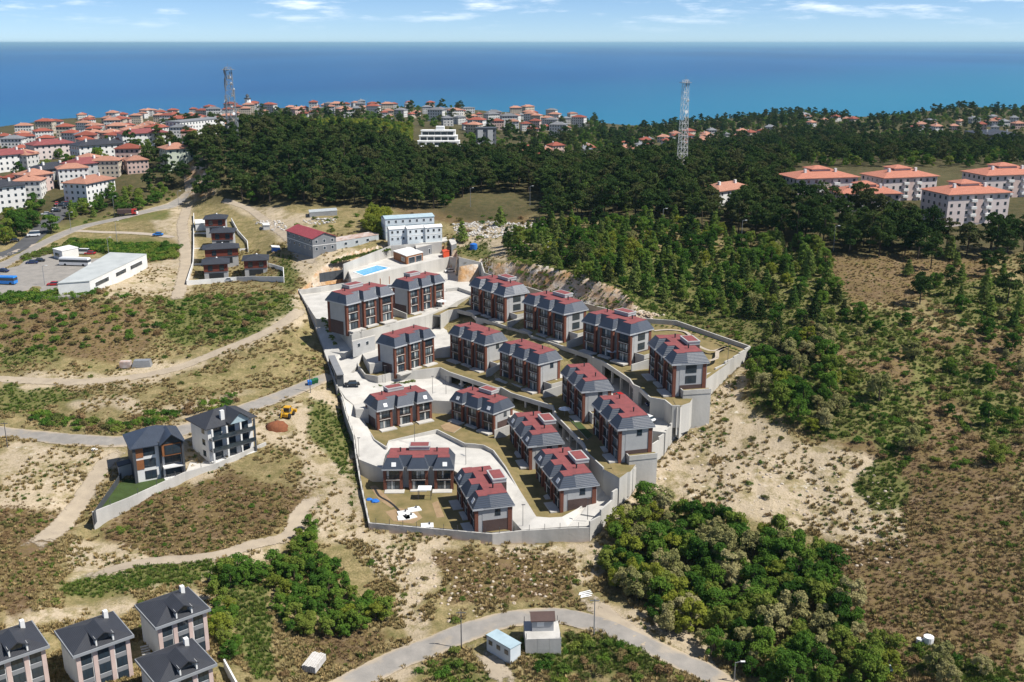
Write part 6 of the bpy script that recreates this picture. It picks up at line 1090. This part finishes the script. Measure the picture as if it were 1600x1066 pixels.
plant(scatter([[(-20,462),(60,460),(140,448),(150,462),(60,474),(-20,474)], [(110,376),(180,382),(285,384),(285,402),(240,408),(170,396),(110,388)]], 1.9, 0, rg, 0.2), {'dark_shrub': 1}, 1.1, 1.7, 'tall hedges around the car park', 'hedge around the car park')
plant(scatter([(35,402),(80,388),(112,378),(112,388),(60,402),(40,410)], 2.0, 0, rg, 0), {'shrub': 1}, .9, 1.3, 'low hedge along the car park path', 'hedge along the car park path')
plant(scatter([(0,390),(10,340),(60,330),(90,360),(60,380),(15,392)], 5.5, 0, rg, .3), {'broadleaf_tree': 1, 'yellow_tree': .25}, 1.1, 1.7, 'street trees at the left edge', 'street trees at the left edge')
plant(scatter([(100,338),(190,300),(270,300),(280,318),(220,330),(120,352)], 4.5, 0, rg, .8), {'broadleaf_tree': 1, 'young_pine': .3, 'shrub': .8}, .7, 1.2, 'bank above the curving road', 'trees on the bank above the road')
plant(scatter([(575,372),(580,345),(602,345),(604,372)], 3.4, 0, rg, 0), {'yellow_tree': 1}, 1.0, 1.35, 'trees left of the pale blue cabins', 'yellow-green trees by the cabins')
plant(scatter([[(-40,260),(340,190),(350,222),(200,260),(100,310),(-40,330)], [(400,180),(720,172),(740,200),(620,200),(420,195)], [(720,215),(930,190),(980,250),(780,258),(650,235)]], 15, 0, rg, .5), {'broadleaf_tree': 1, 'pine_tree': .35}, .8, 1.5, 'greenery among the town houses', 'trees among the town houses')
plant(scatter([[(940,206),(1000,202),(1080,194),(1250,178),(1350,190),(1420,182),(1500,172),(1640,174),(1640,205),(1500,208),(1400,200),(1300,203),(1200,215),(1100,225),(1000,240),(900,248),(830,240),(850,218)], [(880,190),(930,192),(945,205),(900,210)]], 9.5, 0, rg, .5), {'broadleaf_tree': 1, 'pine_tree': .5}, .75, 1.2, 'far wooded ridge by the sea', 'trees of the far ridge')
plant(scatter([(430,395),(470,345),(600,335),(780,335),(850,345),(720,385),(700,375),(560,350)], 7, 0, rg, .8), {'dry_shrub': 1, 'shrub': .8, 'dark_shrub': .6, 'young_pine': .12}, .6, 1.3, 'waste ground behind the huts', 'bushes on the waste ground')
plant(scatter([[(480,640),(545,640),(560,820),(520,760),(490,690)], [(90,900),(350,885),(330,915),(180,960),(60,960)], [(330,1000),(420,890),(460,990),(440,1066),(390,1066)], [(0,560),(180,560),(180,590),(0,590)], [(230,560),(470,500),(500,590),(300,620)], [(560,850),(930,850),(900,930),(700,975),(560,960)], [(1100,650),(1400,720),(1400,840),(1200,820),(1050,780)], [(1350,750),(1420,715),(1430,800),(1380,815)], [(700,385),(760,380),(780,420),(740,405)], [(150,830),(330,745),(480,740),(500,830),(300,880)]], 5.5, 0, rg, .6), {'shrub': 1, 'dry_shrub': 1.2}, .3, .8, 'dry slopes around the estate', 'small bushes on the dry slopes')
plant(scatter([(1420,740),(1600,700),(1600,1060),(1450,1020),(1340,950),(1320,880)], 5.5, 0, rg), {'dry_shrub': 1, 'shrub': .22}, .35, .8, 'brown heath at right', 'brown bushes on the heath')
plant(scatter([(795,402),(880,424),(960,451),(1050,478),(1140,506),(1165,535),(1060,492),(960,462),(880,438),(800,418)], 2.4, 0, rg), {'shrub': 1, 'dry_shrub': .6, 'dark_shrub': .5}, .5, 1.2, 'scrub on top of the rocky cutting', 'scrub on the rocky cutting')
plant(scatter([(1180,560),(1300,480),(1600,470),(1600,720),(1440,740),(1340,700),(1200,650)], 3.2, 0, rg), {'shrub': .7, 'dark_shrub': 1, 'dry_shrub': 1.3}, .4, 1.1, 'scrubby hillside right of the estate', 'scrub on the right hillside')
plant(scatter([[(340,785),(420,768),(450,800),(430,835),(350,838)],[(160,835),(250,790),(300,800),(290,850),(200,855)],[(0,800),(60,800),(70,860),(0,900)]], 1.9, 0, rg, .8), {'dry_shrub': 1, 'dark_shrub': .12}, .35, .75, 'brown scrub patches below the long wall', 'scrub patches below the long wall')
# every kind: the 300 that show largest are things, the rest of the wood is one mass
PROTO = bpy.data.collections.new('leaf_prototypes')
def stuff(name, pts, scl, meshes, label=None, cat=None):
    if not len(pts): return
    cl = bpy.data.collections.new(name + '_set')
    for i, me in enumerate(meshes): cl.objects.link(bpy.data.objects.new('%s_form' % name, me))
    me = bpy.data.meshes.new(name); me.vertices.add(len(pts)); me.vertices.foreach_set('co', np.asarray(pts, np.float32).reshape(-1)); at1 = me.attributes.new('size', 'FLOAT', 'POINT'); at1.data.foreach_set('value', np.asarray(scl, np.float32))
    o = obj(name, me); o['kind'] = 'stuff'
    if label: o['label'] = label; o['category'] = cat
    g = bpy.data.node_groups.new(name, 'GeometryNodeTree'); g.interface.new_socket('Geometry', in_out='INPUT', socket_type='NodeSocketGeometry'); g.interface.new_socket('Geometry', in_out='OUTPUT', socket_type='NodeSocketGeometry')
    gi_ = g.nodes.new('NodeGroupInput'); go = g.nodes.new('NodeGroupOutput'); m2p = g.nodes.new('GeometryNodeMeshToPoints'); ip = g.nodes.new('GeometryNodeInstanceOnPoints'); ci = g.nodes.new('GeometryNodeCollectionInfo'); ci.inputs[0].default_value = cl; ci.inputs[1].default_value = True; ci.inputs[2].default_value = True
    ra = g.nodes.new('GeometryNodeInputNamedAttribute'); ra.data_type = 'FLOAT'; ra.inputs[0].default_value = 'size'; rv = g.nodes.new('FunctionNodeRandomValue'); rv.data_type = 'FLOAT_VECTOR'; rv.inputs[0].default_value = (-0.06, -0.06, 0); rv.inputs[1].default_value = (0.06, 0.06, 6.283)
    ip.inputs['Pick Instance'].default_value = True; K_ = g.links.new
    K_(gi_.outputs[0], m2p.inputs[0]); K_(m2p.outputs[0], ip.inputs['Points']); K_(ci.outputs[0], ip.inputs['Instance']); K_(rv.outputs[0], ip.inputs['Rotation']); K_(ra.outputs[0], ip.inputs['Scale']); K_(ip.outputs[0], go.inputs[0])
    mo = o.modifiers.new('scatter', 'NODES'); mo.node_group = g; return o
HGT = {'pine_tree': 11, 'young_pine': 7, 'dark_conifer': 7, 'broadleaf_tree': 6, 'blossom_tree': 6, 'yellow_tree': 6, 'shrub': 1.6, 'dark_shrub': 1.6, 'dry_shrub': 1.6}
NOUN = {'young_pine': 'light green conical tree', 'dark_conifer': 'dark conical conifer', 'broadleaf_tree': 'round leafy tree', 'blossom_tree': 'pale blossoming tree', 'yellow_tree': 'yellow-green tree', 'shrub': 'light green shrub', 'dark_shrub': 'dark green shrub', 'dry_shrub': 'brown dry shrub', 'pine_tree': 'dark pine'}
GST = {}
for k, L0 in PLANTS.items():
    for x, y, s_, lb, gr in L0: GST.setdefault(lb, []).append((*proj(x, y, gz(x, y)), s_))
for lb, l_ in GST.items(): a_ = np.array(l_); GST[lb] = (np.quantile(a_[:, 0], (.2, .4, .6, .8)), np.quantile(a_[:, 1], (.33, .67)), 0, np.quantile(a_[:, 2], .33), np.quantile(a_[:, 2], .67))
ADJ = {'young_pine': 'light green conical ', 'dark_conifer': 'dark green conical ', 'broadleaf_tree': 'round leafy ', 'blossom_tree': 'pale blossoming ', 'yellow_tree': 'yellow-green ', 'shrub': 'green ', 'dark_shrub': 'dark green ', 'dry_shrub': 'brown ', 'pine_tree': ''}
rt = random.Random(9)
WOOD = {'far_woodland': ([], [], []), }
for k, L0 in PLANTS.items():
    if not L0: continue
    A = np.array([(x, y) for x, y, *_ in L0]); Z = ground(A[:, 0], A[:, 1]); Zc = np.hypot(A[:, 1], A[:, 0]); sz = np.array([s for _, _, s, _, _ in L0]) * HGT[k] / Zc
    U, V_ = proj(A[:, 0], A[:, 1], Z); vis = (U > -30) & (U < 1630) & (V_ < 1110); order = np.argsort(-np.where(vis, sz, 0)); lim = 300 if k not in ('pine_tree',) else 300
    rest_p, rest_s = [], []
    for n_, i in enumerate(order):
        x, y, s, lb, gr = L0[i]; z = float(Z[i]) - 0.1
        if n_ < lim and vis[i]:
            cr, tk = KIND[k][rt.randrange(len(KIND[k]))]; pxs = sz[i] * F; rz = rt.uniform(0, 6.28); sc = (s * rt.uniform(.9, 1.1), s * rt.uniform(.9, 1.1), s * rt.uniform(.88, 1.12))
            st_ = GST[lb]; szw = 'large ' if s > st_[4] else ('small ' if s < st_[3] else ''); hp = ('far left', 'left', 'middle', 'right', 'far right')[int(np.searchsorted(st_[0], U[i]))]; vp_ = ('back ', 'centre ', 'front ')[int(np.searchsorted(st_[1], V_[i]))]
            lab = ' '.join((szw + NOUN[k] + ', ' + vp_ + hp + ' of the ' + lb).split()[:16])
            r = obj(k, None, None, (x, y, z), rz, sc); tag(r, lab, 'shrub' if 'shrub' in k else 'tree', ADJ[k] + gr); obj('crown', cr, r)
            if pxs > 14 and 'shrub' not in k: obj('trunk', tk, r)
        elif vis[i] or -300 < U[i] < 1900: rest_p.append((x, y, z)); rest_s.append(s)
    stuff('woodland' if 'shrub' not in k else 'scrub', rest_p, rest_s, [c_ for c_, _ in KIND[k]])
# dry grass and weeds
def tuft(seed, leaf, n=26, w=0.35, h=0.5):
    g_ = np.random.default_rng(seed); a = g_.uniform(0, 6.28, n); r_ = g_.uniform(0, w, n); lean = g_.uniform(0.1, 0.5, n); p = np.stack([r_ * np.cos(a), r_ * np.sin(a), np.zeros(n)], 1); d = np.stack([np.cos(a) * lean, np.sin(a) * lean, g_.uniform(.5, 1, n)], 1) * h; s_ = np.stack([-np.sin(a), np.cos(a), np.zeros(n)], 1) * 0.07
    V = np.stack([p - s_, p + s_, p + d + s_ * .5, p + d - s_ * .5], 1).reshape(-1, 3); return fastmesh('tuft', V, np.arange(n * 4).reshape(n, 4), leaf)
TU = {'straw': [tuft(i, 'leaf_straw') for i in range(3)], 'green': [tuft(10 + i, 'leaf_green') for i in range(3)], 'dry': [tuft(20 + i, 'leaf_heath', 24, .45, .3) for i in range(3)]}
NP = 230000; V0 = rg.random(NP) ** 0.8
l_ = rg.uniform(math.log(110), math.log(420), NP); yy = np.exp(l_); xx = yy * rg.uniform(-0.58, 0.58, NP); ok = ~inpoly(xx, yy, SITEXY); xx, yy = xx[ok], yy[ok]; zz = ground(xx, yy)
fx = np.clip(((xx / yy + .78) / 1.56 * (NX - 1)).astype(int), 0, NX - 1); fy = np.clip(((np.log(yy) - math.log(70)) / (math.log(1900) - math.log(70)) * (NY - 1)).astype(int), 0, NY - 1); M = gmask[fy, fx]; far_ok = rd[fy, fx] > 0.1
uu, vv = proj(xx, yy, zz); far_ok &= ~inpoly(uu, vv, PARK)
clump = fbm(xx, yy, 7, 3, 55); cl2 = fbm(xx, yy, 16, 4, 66); pr_ = rg.random(len(xx)); dark = M[:, 3] > 0.5; P2 = rg.random(len(xx)); sm_ = np.clip(M[:, :3] + (rg.random((len(xx), 1)) - .5) * .5 + (cl2[:, None] - .5) * 1.2, 0, 1)
sandy, heathy, greeny = sm_[:, 0] > .55, sm_[:, 1] > .5, sm_[:, 2] > .5; free = far_ok & ~dark
stw = free & ~greeny & (pr_ < np.where(sandy, .16, np.where(heathy, .10, .5)) * (clump > .45)); grn = free & ((greeny & (pr_ < .55)) | ((clump > .58) & (pr_ > .93)) | (heathy & (pr_ > .965))); dry = free & ((heathy & ~greeny & (P2 < .5)) | (~sandy & (cl2 > .55) & (P2 < .08)))
for nm, mk, kk, s0 in (('dry_grass', stw, 'straw', 1.0), ('green_weeds', grn, 'green', 0.9), ('brown_heath', dry, 'dry', 0.72)):
    stuff(nm, np.stack([xx[mk], yy[mk], zz[mk] - 0.03], 1), rg.uniform(.6, 1.5, mk.sum()) * s0, TU[kk])
# rocks and rubble
RK = [blob(MB(), (0, 0, 0), 1.0, 7, 200 + i, rt.uniform(.5, .9)).mesh('rock', 'rock') for i in range(4)]
pts = []; sc_ = []
for poly, n in (([(765,425),(800,432),(880,450),(950,470),(1000,480),(1040,490),(980,492),(900,468),(800,440)], 260), ([(950,830),(1060,680),(1150,580),(1165,590),(1080,700),(980,820)], 120), ([(560,870),(700,850),(900,870),(880,930),(660,990),(640,940)], 200), ([(1240,840),(1420,850),(1420,900),(1300,880)], 60), ([(1050,690),(1400,740),(1380,830),(1100,790)], 130)):
    A = scatter(poly, 0.7, n, rg)
    for x, y in A: pts.append((x, y, float(ground(x, y)) - .05)); sc_.append(rt.uniform(.12, .5) * (1.8 if n == 260 else 1))
stuff('loose_rocks', pts, sc_, RK)
mat('rubble', (0.60, 0.58, 0.55), (0.42, 0.39, 0.35), 1.2, 0.95, 0.5)
RB = [MB().box(-.6, -.4, -.1, .6, .4, .35).mesh('rubble', 'rubble'), blob(MB(), (0, 0, 0), .7, 6, 5, .7).mesh('rubble', 'rubble'), MB().box(-.9, -.08, 0, .9, .08, .15).mesh('rubble', 'rubble')]
pts = []; sc_ = []
for poly, n in (([(705,350),(760,346),(835,348),(860,352),(868,385),(850,392),(820,375),(760,372),(715,368)], 900), ([(395,345),(440,345),(450,360),(410,362)], 80), ([(475,345),(530,343),(520,352),(470,352)], 60)):
    for x, y in scatter(poly, 0.7, n, rg, 0): pts.append((x, y, float(ground(x, y)) + rt.uniform(0, .3))); sc_.append(rt.uniform(.25, 1.1))
stuff('building_rubble', pts, sc_, RB)
# poles, tanks and odds and ends
def pole(u, v, h, label, lamp=False, group='utility poles', mt_='steel', arm=0.0):
    p = hit(u, v); r = obj('lamp_pole' if lamp else 'utility_pole', None, None, p); tag(r, label, 'pole', group); obj('pole', MB().tube((0, 0, -.5), (0, 0, h), .13, .08, 6).mesh('pole', mt_), r)
    if lamp: obj('lamp_arm', MB().tube((0, 0, h), (1.1, 0, h + .25), .06, n=5).mesh('lamp_arm', mt_), r); obj('lamp_head', MB().box(.9, -.15, h + .15, 1.7, .15, h + .32).mesh('lamp_head', 'white_paint'), r)
    else: obj('cross_arm', MB().box(-.9, -.06, h - .5, .9, .06, h - .35).mesh('cross_arm', mt_), r)
pole(721, 1014, 8, 'steel lattice pole beside the bottom road', mt_='steel_dark'); pole(928, 994, 8, 'pale concrete pole at the fork of the bottom road'); pole(1147, 1066, 4, 'white street lamp at the bottom edge by the grove', True); pole(12, 700, 7, 'pole beside the left road near the edge', mt_='steel_dark'); pole(485, 613, 7, 'thin pole by the bins at the estate entrance', mt_='steel_dark')
pole(179, 337, 9, 'street lamp beside the red lorry', True); pole(280, 328, 9, 'street lamp on the bend above the timber villas', True); pole(183, 378, 9, 'street lamp on the car park lawn', True); pole(111, 360, 8, 'street lamp left of the paved path', True); pole(70, 446, 7, 'street lamp inside the car park', True); pole(170, 398, 7, 'street lamp behind the depot', True)
for i, (u, v) in enumerate(((735, 325), (828, 322), (925, 340), (1035, 362), (1158, 382), (1302, 392), (1462, 388))): pole(u, v, 9, ('leftmost', 'second', 'third', 'fourth', 'fifth', 'sixth', 'rightmost')[i] + ' pale street lamp from the left along the edge of the right-hand pines', True, 'street lamps along the pines')
tpl_spawn('water_tank', hit(740, 390), 0, 'round blue water tank on the slope behind the estate', 'tank', [('tank', 'bright_blue', lambda b: b.tube((0, 0, 0), (0, 0, 2.2), 1.5, 1.45, 14)), ('lid', 'bright_blue', lambda b: b.tube((0, 0, 2.2), (0, 0, 2.6), 1.4, .4, 14))])
tpl_spawn('water_tank', hit(1450, 1006), 0, 'pair of white plastic water tanks on the heath', 'tank', [('tank', 'white_paint', lambda b: b.tube((0, 0, 0), (0, 0, 1.5), .95, .9, 14)), ('small_tank', 'white_paint', lambda b: b.tube((-1.5, .3, 0), (-1.5, .3, .9), .6, .55, 12))])
slab_house('blue_hut', [hit(424, 392), hit(426, 396), hit(438, 393)], hit(426, 396).z, 2.4, 'bright_blue', 'plaster_white', 'small blue and white hut below the site office', 'hut')
slab_house('white_container', [hit(410, 356), hit(412, 361), hit(422, 359)], hit(412, 361).z, 2.4, 'plaster_white', 'plaster_white', 'white box container on the waste ground left of the site office', 'container')
slab_house('green_roofed_hut', [hit(1360, 1052), hit(1366, 1066), hit(1392, 1064)], hit(1366, 1066).z, 2.3, 'brick_dark', 'sheet_blue', 'small hut with green sheet roof at the bottom edge in the grove', 'hut')
wr = obj('wrecked_vehicle', None, None, hit(210, 574), R(5)); tag(wr, 'wrecked grey van and rusty box beside the dirt track', 'wreck'); obj('van_shell', MB().frus((-.5, -1.2, 5.2, 1.2), .2, (.2, -1.0, 4.8, 1.0), 2.3).mesh('van_shell', 'steel'), wr); obj('rusty_box', MB().box(-4, -1.1, .1, -.9, 1.1, 2.0).mesh('rusty_box', 'rust_sheet'), wr)
sk = obj('timber_stack', None, None, hit(491, 1040), R(75)); tag(sk, 'grey stack of planks under a sheet on the lower-left slope', 'timber stack')
for i in range(7): obj('plank', MB().box(-2.2, -1.3 + i * .38, 0, 2.2, -1.0 + i * .38, 1.2 + .08 * (i % 3)).mesh('plank', 'rubble'), sk)
ps = obj('pipe_stack', None, None, hit(914, 930), R(15)); tag(ps, 'pile of white plastic pipes at the end of the dirt track', 'pipes')
for i in range(6): obj('pipe', MB().tube((-1.3 + .2 * (i % 3), -.9 + i * .36, .12), (1.2 + .3 * (i % 2), -.7 + i * .3 + .2 * (i % 2), .14 + .15 * (i % 2)), .11, n=8).mesh('pipe', 'white_paint'), ps)
for i, (u, c_) in enumerate(((484, 'bright_blue'), (489, 'green_bin'), (494, 'green_bin'))): tpl_spawn('waste_bin', hit(u, 602 - i * 1.6) + Vector((0, 0, .1)), .3, ('blue', 'first green', 'second green')[i] + ' waste bin beside the estate entrance road', 'bin', [('tub', c_, lambda b: b.frus((-.5, -.6, .5, .6), .1, (-.65, -.75, .65, .75), 1.1)), ('lid', c_, lambda b: b.frus((-.68, -.78, .68, .78), 1.12, (-.5, -.7, .5, .7), 1.35))])
tag(obj('tyre', MB().tube((0, 0, 0), (0, 0, .3), .8, .8, 16).mesh('tyre', 'white_paint'), None, hit(148, 703)), 'white ring lying on the bare ground by the left road', 'tyre')
# cars of the town car park and planted strips of the estate
for i in range(16):
    u = rt.uniform(72, 118); v = 336 - (u - 72) * .55 + rt.uniform(-6, 8); p = hit(u, v); car(rt.choice(('white', 'silver', 'black', 'red', 'white')), p + Vector((0, 0, .2)), rt.choice((.4, 1.9)), 'parked car in the crowded town car park')['group'] = 'cars in the town car park'
car('white', hit(53, 370) + Vector((0, 0, .3)), R(20), 'white van driving on the street at far left', True); car('black', hit(22, 378) + Vector((0, 0, .3)), R(25), 'dark car on the street at far left')
def strip(pts, n, kind, s0, s1, label, group):
    for i in range(n):
        f_ = i / (n - 1) * (len(pts) - 1); k = min(int(f_), len(pts) - 2); p = pts[k].lerp(pts[k + 1], f_ - k); s = rt.uniform(s0, s1); r = obj(kind, None, None, p + Vector((rt.uniform(-.3, .3), rt.uniform(-.3, .3), 0)), rt.uniform(0, 6), s); tag(r, label, 'shrub', group); obj('crown', KIND[kind][rt.randrange(4)][0], r)
strip(seg([(534, 619, 7.2), (560, 613, 7.4), (600, 605, 7.5), (646, 598, 7.5)]), 34, 'shrub', .5, .8, 'small hedge shrub in the planted strip below the gatehouse', 'hedge below the gatehouse'); strip([hit(520, 412), hit(560, 402), hit(606, 392)], 30, 'shrub', .8, 1.2, 'hedge shrub along the terrace behind the pool', 'hedge behind the pool')
strip(seg([(1000, 508, 20.1), (1060, 512, 20.1), (1120, 535, 19.6), (1155, 550, 19.2)]), 22, 'dark_shrub', .3, .5, 'small shrub along the foot of the corner garden wall', 'shrubs in the corner garden'); strip(seg([(505, 500, 18), (515, 520, 16), (525, 540, 13.5)]), 12, 'shrub', .4, .8, 'small shrub on the bank left of the upper villas', 'shrubs on the upper bank')

# the air between the camera and the sea
m, t, o = newmat('haze'); pv = NN(t, 'ShaderNodeVolumePrincipled', i_Density=0.00003, i_Anisotropy=0.2); pv.inputs['Color'].default_value = (0.5, 0.82, 1.0, 1); t.links.new(pv.outputs[0], o.inputs['Volume'])
hz = obj('haze', MB().box(-320000, -400, SEA - 28, 320000, 360000, 128).mesh('haze', 'haze')); hz['kind'] = 'stuff'
